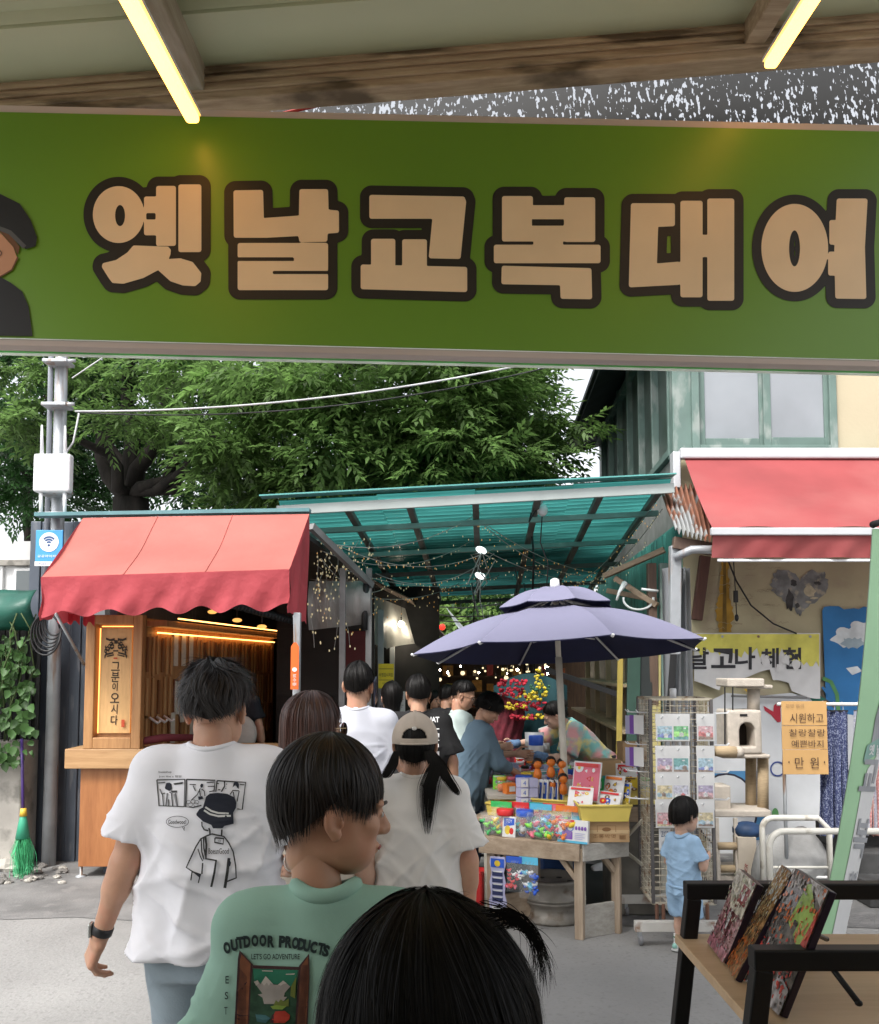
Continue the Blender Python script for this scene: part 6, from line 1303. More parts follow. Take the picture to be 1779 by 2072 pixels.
        if kd == 'box':
            h = r_.uniform(.04, .13); th = thing(nm, lab, 'box', p, group=grp); MB().box(p+V(0, 0, h/2), (r_.uniform(.06, .12), .07, h), R).build('carton', CM(c, .5), th, bevel=.003); MB().box(p+R @ V(0, -.036, h/2), (.045, .002, h*.5), R).build('label', CM('white' if c != 'white' else 'red', .5), th)
        elif kd == 'jar':
            th = thing(nm, lab, 'jar', p, group=grp); MB().lathe([(.03, 0), (.036, .006), (.036, .07), (.03, .08)], p, 14).build('glass', M_clear, th, smooth=True); MB().lathe([(.034, .08), (.034, .1), (.03, .102)], p, 14).build('lid', CM(c), th, smooth=True); MB().lathe([(.028, .005), (.031, .05), (.01, .055)], p, 10).build('sweets', CM(r_.choice(cl)), th, smooth=True)
        elif kd == 'bag': bag(p, r_.uniform(.08, .12), r_.uniform(.08, .13), .03, (c, 'white', c), lab, k, R=R, nb=5, grp=grp, name=nm)
        else: cardpack(p, .09, r_.uniform(.1, .14), sticker_art(k+200, c, ('white', 'red', 'blue', 'yellow')), lab, R=R, tilt=.25, name=nm, grp=grp, back=c)
    # white pouches and tins near the seller
    for i, (px, py, s_, lab) in enumerate(((1082, 1470, .16, 'silvery foil snack pouch standing by the seller'), (1100, 1478, .11, 'white plastic pouch beside the foil pouch'))):
        p = at(px, py+55, 7.25); MB().grid(lambda u, v: p+V((u-.5)*s_, -.04*math.sin(u*pi)*math.sin(v*pi)+.01*math.sin(u*9+v*7), v*s_*1.1), 8, 8).build('snack_pouch', M('foil_pale', (.55, .56, .56), rough=.3, metal=.4), smooth=True, label=lab, cat='pouch')
    th = thing('paint_tin', 'blue and white tin with scissors handles behind the wares', 'tin', at(1085, 1530, 7.2)); p = at(1085, 1530, 7.2); MB().lathe([(.06, 0), (.06, .16), (.055, .17)], p, 18).build('can', CM('blue'), th, smooth=True); MB().lathe([(.0605, .03), (.0605, .09)], p, 18, cap=False).build('band', CM('white'), th, smooth=True)
    bx = thing('carton', 'small plain brown carton beside the sticker baskets', 'box', at(1230, 1580, 6.3)); MB().box(at(1228, 1555, 6.3), (.17, .15, .13), Rz(.1)).build('body', M_card, bx, bevel=.003)
    bx = thing('carton', 'tall brown carton stacked behind the card box beside the rack', 'box', at(1275, 1560, 6.5)); MB().box(at(1278, 1520, 6.5), (.18, .15, .14), Rz(.1)).build('body', M_card, bx, bevel=.003)
    MB().ball(at(1195, 1555, 6.3), (.03, .03, .04), 10).build('egg_toy', CM('white'), smooth=True, label='white egg-shaped toy beside the parasol pole', cat='toy')
    basket(V(at(1275, 1610, 6.1)[0], 6.1, .74), .24, .2, .1, Rz(.1), 'yellow plastic basket of picture cards beside the postcard rack')
    st = thing('side_stand', 'stack of grey crates and cloth carrying the far yellow basket', 'stand', (1.35, 6.1, 0)); MB().box((1.33, 6.12, .37), (.34, .3, .72)).build('crate', M('crate_grey', (.16, .15, .13), rough=.8, var=.3), st, bevel=.006); MB().box((1.33, 5.966, .68), (.34, .005, .1)).build('shelf_edge', M_oldw, st)
    MB().tube([at(1262, 1700, 5.9), at(1300, 1660, 5.75)], .012, 6).build('strut', M('slot_white'), st); MB().tube([at(1262, 1720, 5.9), at(1300, 1750, 5.75)], .012, 6).build('strut', M('slot_white'), st)
    cardpack(at(1268, 1590, 6.0), .14, .15, sticker_art(77, 'white', ('red', 'black', 'red')), 'white card of red and black figures in the far yellow basket', R=Rz(-.1), tilt=.1, name='picture_card'); cardpack(at(1268, 1600, 5.97), .15, .09, sticker_art(78, 'yellow', ('brown', 'white')), 'pale yellow card in the far yellow basket', R=Rz(-.1), tilt=.1, name='picture_card', back='yellow')
    MB().box(at(1135, 1730, 6.3), (.3, .2, .22), Rz(.1)).build('blue_crate', M('crate_blue', (.015, .06, .2), rough=.5), bevel=.01, label='dark blue plastic crate in the shadow under the bench', cat='crate')
    MB().box((.24, 6.0, .16), (.16, .14, .3), RB).build('red_crate', CM('red'), bevel=.012, label='red plastic tub at the foot of the left bench leg', cat='tub')
    # dark ground sheet under the tables
    MB().grid(lambda u, v: V(.25+u*1.5, 6.0+v*1.4, .02+.015*math.sin(u*17)*math.sin(v*11)), 24, 16).build('ground_cloth', M('black_sheet', (.02, .025, .024), rough=.8), smooth=True, label='black sheet spread on the ground below the tables', cat='cloth')
goods()
# ================================================================== POSTCARD RACK, CAT TREE, CLOTHES
def PMm(c, k=.55):
    b = COLR[c]; return M('postcard_'+c, tuple(x*(1-k)+k*.6 for x in b), rough=.35, var=.35, scale=60)
def post_art(ar, ca, cb, k):
    r_ = random.Random(k*7+1); ar.rect(.05, .06, .95, .96, PMm(ca, .6)); hz = r_.uniform(.35, .55)
    ar.poly([(.05, .06), (.95, .06), (.95, hz)]+[(.95-.1*i, hz+r_.uniform(-.08, .12)) for i in range(1, 9)]+[(.05, hz)], PMm(cb, .35)); ar.poly([(.05, .06), (.95, .06), (.95, hz*.4)]+[(.95-.15*i, hz*.45+r_.uniform(-.06, .08)) for i in range(1, 6)]+[(.05, hz*.5)], PMm(r_.choice(('green', 'yellow', 'teal', 'brown')), .3))
    x = r_.uniform(.3, .6); ar.poly([(x, hz*.5), (x+.25, hz*.5), (x+.25, hz*.5+.16), (x+.3, hz*.5+.16), (x+.12, hz*.5+.3), (x-.05, hz*.5+.16), (x, hz*.5+.16)], PMm(r_.choice(('white', 'brown', 'red')), .3)); ar.disc(r_.uniform(.2, .8), .82, .09, PMm('white', .2), ry=.05)
def rack():
    c0 = at(1322, 1800, 5.45); c1 = at(1447, 1800, 5.44); f = nrm(V(c1[0]-c0[0], c1[1]-c0[1], 0)); W_ = math.hypot(c1[0]-c0[0], c1[1]-c0[1]); s_ = V(-f[1], f[0], 0)
    z0, z1 = .225, at(1322, 1415, 5.45)[2]; o = V(c0[0], c0[1], 0); t = thing('postcard_rack', 'tall square wire spinner rack on a white wheeled base holding postcards', 'rack', o+f*W_/2+s_*W_/2)
    Mw = M('rack_wire', (.55, .5, .4), rough=.5, var=.2, scale=9, metal=.2, spot=(20, (.25, .12, .05), .3)); Md = M('rack_post', (.16, .15, .15), rough=.45, metal=.4)
    cs = [o, o+f*W_, o+f*W_+s_*W_, o+s_*W_]
    for i in range(4): MB().box(cs[i]+V(0, 0, (z0+z1)/2), (.018, .018, z1-z0), Rz(math.atan2(f[1], f[0]))).build('corner_post', Md, t)
    for i in range(4):
        a, b = cs[i], cs[(i+1) % 4]; m_ = MB(); k = 9; kz = 30
        for j in range(1, k): p = a+(b-a)*j/k; m_.tube([p+V(0, 0, z0), p+V(0, 0, z1)], .0022, 4, cap=False)
        for j in range(kz+1): z = z0+(z1-z0)*j/kz; m_.tube([a+V(0, 0, z), b+V(0, 0, z)], .0022, 4, cap=False)
        m_.build('wire_grid', Mw, t); m_ = MB()
        for z in (z0, z1): MB().beam(a+V(0, 0, z), b+V(0, 0, z), .014, .014).build('edge_bar', Mw, t)
    cc = o+(f+s_)*W_/2; MB().lathe([(.022, 0), (.022, .06), (.016, .065)], cc+V(0, 0, z1), 12).build('top_knob', M_plastic_w, t, smooth=True); MB().tube([cc+V(0, 0, .1), cc+V(0, 0, z1)], .014, 8).build('spindle', M_galv, t)
    Mb = M('base_white', (.62, .6, .56), rough=.6, var=.1, spot=(10, (.25, .13, .07), .25)); bl, br = at(1285, 1870, 5.35), at(1480, 1882, 5.35)
    MB().box(((bl[0]+br[0])/2, 5.36, .115), (br[0]-bl[0], .05, .06)).build('base_bar', Mb, t, bevel=.004); MB().box(((bl[0]+br[0])/2+.05, 5.98, .115), (br[0]-bl[0], .05, .06)).build('base_bar', Mb, t, bevel=.004); MB().box((cc[0], 5.67, .115), (.05, .56, .05)).build('base_bar', Mb, t, bevel=.004)
    for x, y in ((bl[0]+.03, 5.36), (br[0]-.03, 5.36), (bl[0]+.08, 5.98), (br[0]+.02, 5.98)):
        w_ = MB().box((x, y, .07), (.02, .03, .04)).build('caster', M_galv, t); MB().lathe([(.006, -.012), (.03, -.01), (.034, 0), (.03, .01), (.006, .012)], (x+.006, y, .034), 14, R=Ry(pi/2)).build('wheel', M('caster_grey', (.2, .2, .21), rough=.5), w_, smooth=True)
    for x in (cs[0]+f*.02, cs[0]+f*.06, cs[1]-f*.05): MB().tube([x+V(0, 0, .13), x+V(0, 0, z0)], .012, 6).build('leg', M('rust_leg', (.18, .09, .06), rough=.7), t)
    # hooks and postcard packs
    pics = [('blue sea', 'cyan', 'blue'), ('white temple', 'white', 'brown'), ('purple evening', 'purple', 'pink'), ('green hill', 'green', 'lime'), ('yellow field', 'yellow', 'cyan'), ('turquoise shore', 'teal', 'cyan'), ('red bridge', 'pink', 'red'), ('grey town', 'lilac', 'white')]
    rows = [1480, 1545, 1600, 1655]; kk = 0
    for r, py in enumerate(rows):
        for i, px in enumerate((1345, 1378, 1428)):
            q = at(px, py, 5.40); nm, ca, cb = pics[(kk*3+r) % 8]; kk += 1
            th = thing('postcard_pack', '%s postcard on the rack, %s row, %s' % (nm, ('top', 'second', 'third', 'lowest')[r], ('by the sleeve-side post', 'between two cards', 'by the cat tree')[i]), 'postcard', q-V(0, 0, .03))
            Rk = Rz(math.atan2(f[1], f[0])); MB().box(q+V(0, 0, .078), (.112, .004, .062), Rk).build('header', CM('white', .4), th); ar = Art(); ar.rect(0, 0, 1, 1, CM('white', .35)); post_art(ar, ca, cb, kk)
            MB().box(q+V(0, 0, -.005), (.108, .003, .11), Rk).build('card', CM('white', .4), th); ar.build('picture', plane(q+Rk @ V(-.05, -.002, -.056), Rk @ V(.1, 0, 0), V(0, 0, .092)), th, off=.001, dz=.0003)
            MB().tube([q+V(-.02, .045, .08)+f*0, q+V(-.02, -.03, .085), q+V(-.02, -.045, .098)], .0035, 5).build('hook', M_plastic_w, t)
        for i in range(3):
            q = at(1312-i*9, py-4, 5.55+.08*i)+V(-.05, 0, 0); th = thing('postcard_pack', 'clear postcard sleeve hanging edge-on at the rack side, %s hook row' % ('top', 'second', 'third', 'lowest')[r], 'postcard', q-V(0, 0, .05), group='edge-on sleeves on the %s row' % ('top', 'second', 'third', 'lowest')[r])
            if r < 2: MB().box(q+V(-.01, 0, .03), (.004, .09, .12), Rz(.5)).build('sleeve', CM(('white', 'purple', 'lilac')[i], .4), th)
            else: COL.objects.unlink(th); bpy.data.objects.remove(th)
        for dx in (0, 12, 20):
            q = at(1312-dx*.4, py-38, 5.55); MB().tube([q, q+V(-.07-.03*(dx > 0), -.02+.003*dx, .004), q+V(-.085-.03*(dx > 0), -.02+.003*dx, .02)], .0035, 5).build('hook', M_plastic_w, t)
            q = at(1448, py-36, 5.65)+V(0, .003*dx, 0); MB().tube([q, q+V(.07, -.02-.002*dx, .004), q+V(.085, -.02-.002*dx, .018)], .0035, 5).build('hook', M_plastic_w, t)
    q = at(1345, 1700, 5.43); ar = Art(); ar.text('ZC7', .5, .75, .25, M('print_navy')); ar.disc(.4, .25, .2, M('foil_pale')); cardpack(q-V(0, 0, .06), .07, .13, ar, 'white tag with navy letters and foil hanging on the rack', R=Rz(.1), tilt=0, name='letter_tag', cat='tag')
rack()
M_plush = M('beige_plush', (.48, .43, .37), rough=.95, var=.1, scale=20, bump=.4, bscale=120); M_sisal = M('sisal_post', (.42, .32, .2), rough=.9, var=.12, scale=20, stretch=(1, 1, 12), bump=.3)
def cat_tree():
    Y = 7.0; b = at(1505, 1800, Y); t = thing('cat_tree', 'beige plush cat tree with arched cubby house and ladder by the painted wall', 'cat tree', (b[0], Y, 0))
    def bx(x0, y0, x1, y1, d, nm, m_, y=Y, bev=.012): a, c = at(x0, y0, y), at(x1, y1, y); return MB().box(((a[0]+c[0])/2, y+d/2, (a[2]+c[2])/2), (c[0]-a[0], d, a[2]-c[2])).build(nm, m_, t, bevel=bev, seg=3)
    bx(1472, 1373, 1548, 1390, .3, 'top_perch', M_plush); bx(1512, 1386, 1565, 1394, .3, 'perch_wing', M_plush, Y+.04)
    def post(px, y0, y1, r, m_, y): MB().tube([at(px, y0, y), at(px, y1, y)], r, 14).build('post', m_, t, smooth=True)
    post(1525, 1390, 1440, .05, M_plush, Y+.15); post(1544, 1530, 1650, .045, M_sisal, Y+.12); post(1520, 1530, 1650, .045, M_sisal, Y+.25)
    # cubby with arched opening
    a, c = at(1472, 1437, Y), at(1544, 1527, Y); cx, w_, z0, z1 = (a[0]+c[0])/2, c[0]-a[0], c[2], a[2]; s = Sdf((cx-w_/2, Y, z0), (cx+w_/2, Y+.3, z1), .008); s.box((cx, Y+.15, (z0+z1)/2), (w_, .3, z1-z0), rd=.02)
    ax = at(1513, 1500, Y)[0]; ah = at(1513, 1478, Y)[2]; s.cone((ax, Y-.1, ah), (ax, Y+.22, ah), .062, .062, k=0, op='sub'); s.box((ax, Y+.06, (ah+z0)/2+.03), (.124, .32, ah-z0-.06), rd=.004, op='sub'); v, f = s.mesh(); cub = link('cubby', np_mesh('cubby', v, f, M_plush), t)
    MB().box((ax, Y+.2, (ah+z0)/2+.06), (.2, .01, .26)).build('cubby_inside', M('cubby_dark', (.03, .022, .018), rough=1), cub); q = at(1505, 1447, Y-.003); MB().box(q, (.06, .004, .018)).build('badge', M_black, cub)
    bx(1462, 1527, 1560, 1535, .32, 'shelf', M_plush); bx(1430, 1640, 1562, 1654, .4, 'platform', M_plush, Y-.05); bx(1432, 1590, 1480, 1642, .2, 'plush_block', M_plush, Y+.02)
    MB().tube([at(1448, 1519, Y-.03), at(1492, 1522, Y-.03)], .045, 14).build('tunnel_roll', M_sisal, t, smooth=True); MB().ball(at(1494, 1522, Y-.03), .05, 12).build('roll_end', M_plush, t, smooth=True)
    for x0, y0, x1, y1 in ((1488, 1655, 1494, 1795), (1450, 1655, 1455, 1795)): MB().beam(at(x0, y0, Y-.05), at(x1, y1, Y-.15), .03, .03, up=(0, 1, 0)).build('ladder_rail', M_plush, t, bevel=.005)
    for py in (1712, 1758): MB().tube([at(1452, py, Y-.1), at(1490, py, Y-.1)], .03, 10).build('rung', M_sisal, t, smooth=True)
    MB().box((b[0], Y+.15, .025), (.6, .5, .05)).build('base', M_plush, t, bevel=.012)
    for px in (1467, 1483): MB().tube([at(px, 1390, Y+.02), at(px, 1520, Y+.02)], .006, 6).build('toy_cord', M_black, t)
    bx = thing('carton', 'upright pale carton with red print under the cat tree platform', 'box', at(1512, 1800, 6.95)); a, c = at(1494, 1695, 6.85), at(1534, 1800, 6.85); MB().box(((a[0]+c[0])/2, 6.92, a[2]/2), (c[0]-a[0], .12, a[2])).build('body', M('pale_carton', (.5, .44, .36), rough=.85), bx, bevel=.003)
    ar = Art(); ar.text('MAKER', .35, .2, .16, M('carton_red', (.3, .06, .06)), rot=1.2, w_=.5) ; ar.build('print', plane((a[0], 6.859, 0), (c[0]-a[0], 0, 0), (0, 0, a[2])), bx)
    MB().ball(at(1512, 1680, 6.95), (.12, .1, .07), 12).build('blue_bundle', M('blue_bundle', (.02, .05, .12), rough=.6, var=.4, bump=.5, bscale=14), smooth=True, label='dark blue bundled cloth on the pale carton', cat='bundle')
cat_tree()
def clothes():
    Y = 6.55; a = at(1578, 1425, Y); t = thing('clothes_rail', 'white garment rail beside the cat tree', 'clothes rail', (a[0]+.6, Y, 0)); zr = a[2]; W_ = M('rail_white', (.62, .62, .62), rough=.4, metal=.2)
    MB().tube([a-V(.02, 0, 0), a+V(1.5, 0, 0)], .014, 10).build('top_bar', W_, t, smooth=True)
    for x in (a[0]+.02, a[0]+1.45): MB().tube([(x, Y, 0), (x, Y, zr)], .013, 10).build('upright', M_galv, t, smooth=True)
    MB().tube([a*V(1, 1, 0)+V(0, 0, .12), a*V(1, 1, 0)+V(1.5, 0, .12)], .012, 8).build('lower_bar', W_, t, smooth=True)
    Nv = M('navy_print_cloth', (.035, .045, .12), rough=.85, var=.1, spot=(90, (.22, .25, .36), .42), spotw=.05); Pk = M('pink_print_cloth', (.5, .2, .2), rough=.85, spot=(80, (.6, .38, .34), .5), spotw=.06); Sm = M('salmon_cloth', (.55, .26, .22), rough=.85, spot=(70, (.62, .42, .36), .45)); Gy = M('greyblue_cloth', (.3, .31, .38), rough=.85, spot=(60, (.5, .48, .5), .4))
    specs = [(1668, Nv, 'navy', 1790), (1688, Nv, 'navy', 1800), (1704, Nv, 'navy', 1795), (1738, Gy, 'grey-blue', 1790), (1750, Gy, 'grey-blue', 1790), (1759, Pk, 'rose pink', 1800), (1772, Sm, 'salmon', 1790), (1788, Pk, 'rose pink', 1800), (1804, Sm, 'salmon', 1800), (1822, Nv, 'navy', 1800), (1842, Pk, 'rose pink', 1790)]
    for i, (px, m_, cn, yb) in enumerate(specs):
        p = at(px, 1440, Y+.01*(i % 3)); zb = .42+.03*(i % 3); th = thing('trousers', 'pair of %s speckled summer trousers on the rail, %s' % (cn, ('next to the cardboard sign', 'in the middle of the navy ones', 'last of the navy ones', 'before the grey-blue neighbour', 'touching the rose pink pair', 'between grey-blue and salmon', 'between two rose pink pairs', 'between two salmon pairs', 'beside a navy pair', 'between salmon and rose pink', 'at the rail end')[i]), 'trousers', (p[0], p[1], zb), group='trousers on the garment rail')
        w_ = .075
        MB().grid(lambda u, v: V(p[0]+(u-.5)*w_*(1+.3*v)+.008*math.sin(v*5+i), Y+(.05*math.sin(u*pi*2+i)+.02*math.sin(u*19+v*4+i))*(.4+.6*v), zr-.05-v*(zr-.05-zb)), 16, 16).build('cloth', m_, th, smooth=True)
        MB().tube([(p[0], Y, zr-.045), (p[0], Y, zr+.012), (p[0], Y+.018, zr+.016)], .003, 5).build('hanger_hook', M_galv, th); MB().box((p[0], Y, zr-.05), (w_*.9, .02, .012)).build('hanger_clip', M_black, th)
    # cardboard price sign
    a, b = at(1581, 1419, 6.48), at(1677, 1567, 6.48); wd, ht = b[0]-a[0], a[2]-b[2]; t = thing('price_sign', 'hand-lettered brown cardboard sign hung on the garment rail', 'sign', ((a[0]+b[0])/2, 6.48, b[2])); Mc = M('sign_cardboard', (.5, .3, .12), rough=.85, var=.06, scale=6)
    for k, (f0, f1) in enumerate(((.0, .335), (.338, .665), (.668, 1.0))): MB().box(((a[0]+b[0])/2, 6.48+.004*(k == 1), b[2]+ht*(f0+f1)/2), (wd, .008, ht*(f1-f0))).build('panel', Mc, t, bevel=.002)
    ar = Art(); K = M('pen_ink', (.06, .03, .02), rough=.7)
    for s_, y, h, w_ in (('시원하고', .77, .13, .74), ('찰랑찰랑', .57, .1, .8), ('예쁜바지', .42, .1, .7)): ar.text(s_, .54, y, h, K, w_=w_, shear=.03)
    for s_, x in (('만', .35), ('원', .68)): ar.text(s_, x, .16, .15, K, sx=1.45)
    ar.disc(.12, .17, .015, K, n=8); ar.disc(.9, .17, .015, K, n=8); ar.text('천연 염색', .28, .94, .05, M('pen_faint', (.28, .17, .08)), w_=.4)
    ar.build('lettering', plane((a[0], 6.4705, b[2]), (wd, 0, 0), (0, 0, ht)), t)
clothes()
def railings():
    Wt = M('rail_cream', (.66, .64, .58), rough=.45, var=.08, spot=(9, (.4, .36, .3), .2))
    def arch(px, pyt, Y, r, right, lab, drop=.0):
        a = at(px, pyt, Y); zt = a[2]; x0 = a[0]; t = thing('tube_railing', lab, 'railing', (x0+.5, Y, 0)); pts = [(x0, Y, 0)]+[(x0, Y, zt-r)]+[(x0+r-r*math.cos(q), Y, zt-r+r*math.sin(q)) for q in np.linspace(0, pi/2, 8)[1:]]+[(x0+right, Y, zt), (x0+right+r, Y, zt-r), (x0+right+r, Y, 0)]
        MB().tube(pts, .021, 12).build('hoop', Wt, t, smooth=True); MB().tube([(x0, Y, .25), (x0+right+r, Y, .25)], .01, 8).build('lower_rail', Wt, t, smooth=True)
    arch(1556, 1682, 5.6, .1, 1.6, 'white steel hoop railing in front of the hanging trousers'); arch(1542, 1655, 6.3, .08, .4, 'second white hoop railing close behind the front one')
    # heap under grey sheet, stone steps, cushions
    s = Sdf((2.2, 6.3, 0), (3.1, 7.1, .75), .02); s.ell((2.68, 6.75, .12), (.27, .24, .3)); s.ell((2.82, 6.8, .2), (.17, .2, .24), k=.06); s.ell((2.6, 6.65, .08), (.2, .2, .17), k=.06); v, f = s.mesh(); v[:, 2] = np.maximum(v[:, 2], .006); v += np.sin(v[:, [1, 2, 0]]*23)*.012; v[:, 2] = np.maximum(v[:, 2], .004); link('covered_heap', np_mesh('covered_heap', v, f, M('grey_cover', (.27, .27, .265), rough=.8, var=.25, scale=4, bump=.5, bscale=9, bdist=.03)), label='heap under a creased grey sheet behind the hoop railing', cat='heap')
    Ms = M('step_stone', (.055, .055, .055), rough=.85, var=.3); t = thing('stone_steps', 'dark stone steps below the hanging trousers', 'steps', (3.6, 6.6, 0))
    for k in range(3): MB().box((3.65, 6.3+.28*k, .09+.15*k), (1.3, .3, .17+.0*k)).build('step', Ms, t, bevel=.01); 
    for k in range(1, 3): MB().box((3.65, 6.3+.28*k, (.0+.15*k)/2), (1.3, .28, .15*k-.005)).build('riser', Ms, t)
    MB().ball((3.25, 6.85, .53), (.2, .14, .045), 14).build('cushion', M('cushion_grey', (.45, .46, .5), rough=.9, bump=.3, bscale=10), smooth=True, label='pale grey cushion lying on the dark stone steps', cat='cushion')
    MB().ball((3.5, 7.0, .56), (.28, .12, .1), 14).build('yellow_cloth', M('cloth_yellow', (.45, .33, .04), rough=.9, bump=.5, bscale=9, spot=(6, (.4, .4, .38), .5)), smooth=True, label='crumpled yellow and grey cloth bundle on the stone steps', cat='cloth')
    # lamp flex on the plaster wall
    p = [at(1470, 1125, 7.9), at(1490, 1175, 7.9), at(1520, 1225, 7.9), at(1565, 1262, 7.9), at(1612, 1282, 7.9)]; MB().tube(p, .008, 6).build('wall_cable', M_black, smooth=True, label='black cable drooping across the plaster wall below the awning', cat='cable')
    t = thing('hanging_switch', 'small dark inline switch hanging on a thin flex before the plaster', 'switch', at(1491, 1255, 7.85)); MB().tube([at(1484, 1125, 7.85), at(1488, 1190, 7.85), at(1491, 1250, 7.85)], .005, 6).build('flex', M_black, t, smooth=True); MB().box(at(1489, 1207, 7.85), (.04, .025, .11)).build('switch_box', M_black, t, bevel=.005); MB().ball(at(1491, 1250, 7.85), (.02, .02, .035), 8).build('plug', M_black, t, smooth=True)
railings()
def flag_banner():
    Yt, Yb = 4.25, 4.0; TL, TR, BL_, BR_ = at(1766, 1070, Yt), at(1830, 1070, Yt+.15), at(1655, 1905, Yb), at(1705, 1912, Yb+.1)
    t = thing('standing_banner', 'tall leaning mint green and white standing banner with grey lettering', 'banner', (BL_+BR_)/2)
    Mg = M('banner_mint', (.36, .6, .36), rough=.55, var=.04); Wm = M('banner_white', (.66, .66, .66), rough=.55, var=.03); Gy = M('banner_grey', (.3, .31, .33), rough=.6); Tl = M('banner_tealgrey', (.22, .38, .33), rough=.6); Pk = M('banner_pale_pink', (.55, .45, .42), rough=.6)
    nrmv = nrm(np.cross(TR-TL, BL_-TL)); nrmv = -nrmv if nrmv[1] > 0 else nrmv
    def S(u, v, d): return (TL*(1-u)+TR*u)*(1-v)+(BL_*(1-u)+BR_*u)*v+V(.02*math.sin(v*pi), -.05*math.sin(v*pi), 0)+nrmv*d
    MB().grid(lambda u, v: S(u, v, 0), 6, 30).build('cloth', Mg, t, smooth=True)
    MB().grid(lambda u, v: S(u, v, -.004), 6, 30).build('backing', Wm, t, smooth=True)
    ar = Art(); r = lambda p: [(x, y) for x, y in p]
    ar.poly([(.62, .60), (.75, .585), (1, .55), (1, 1), (.48, 1), (.52, .8), (.52, .65)], Wm)
    ar.poly([(.9, .25), (1, .2), (1, .42), (.85, .4)], Pk); ar.poly([(.75, .42), (1, .36), (1, .52), (.6, .55), (.62, .48)], Gy); ar.poly([(.8, .28), (1, .18), (1, .24), (.9, .3)], Gy)
    ar.poly([(.45, .545), (1, .52), (1, .56), (.4, .585)], Tl)
    e = _flip('교', .72, .615, .075, 1, Gy); v = e[0].copy(); v[:, 0] = (v[:, 0]-.72)*7+.7; ar.e.append((v, e[1], Gy)); e = _flip('복', .82, .76, .09, 1, Gy); v = e[0].copy(); v[:, 0] = (v[:, 0]-.82)*6+.8; ar.e.append((v, e[1], Gy)); e = _flip('대여', .8, .86, .05, 1, Gy); v = e[0].copy(); v[:, 0] = (v[:, 0]-.8)*3+.8; ar.e.append((v, e[1], Gy))
    for k, s_ in enumerate(('옛', '날')): e = _flip(s_, .75, .555, .025, 1, Wm); v = e[0].copy(); v[:, 0] = (v[:, 0]-.75)*8+.62+.25*k; ar.e.append((v, e[1], Wm))
    ar.build('print', S, t, off=.003, dz=.0006, dens=.12)
    MB().tube([BL_+V(.06, .08, -.35), TL+V(.1, .08, -.02)], .014, 8).build('pole', M_galv, t, smooth=True); MB().tube([TL+V(0, 0, .02), TL+V(.06, .03, .04), TR+V(.1, .1, -.1)], .018, 8).build('top_hook', M_black, t, smooth=True)
    c = BL_+V(.06, .08, 0); MB().box((c[0], c[1], .03), (.35, .35, .06)).build('base', M_black, t, bevel=.02); MB().tube([(c[0], c[1], .05), BL_+V(.06, .08, -.3)], .014, 8).build('mast', M_galv, t, smooth=True)
flag_banner()
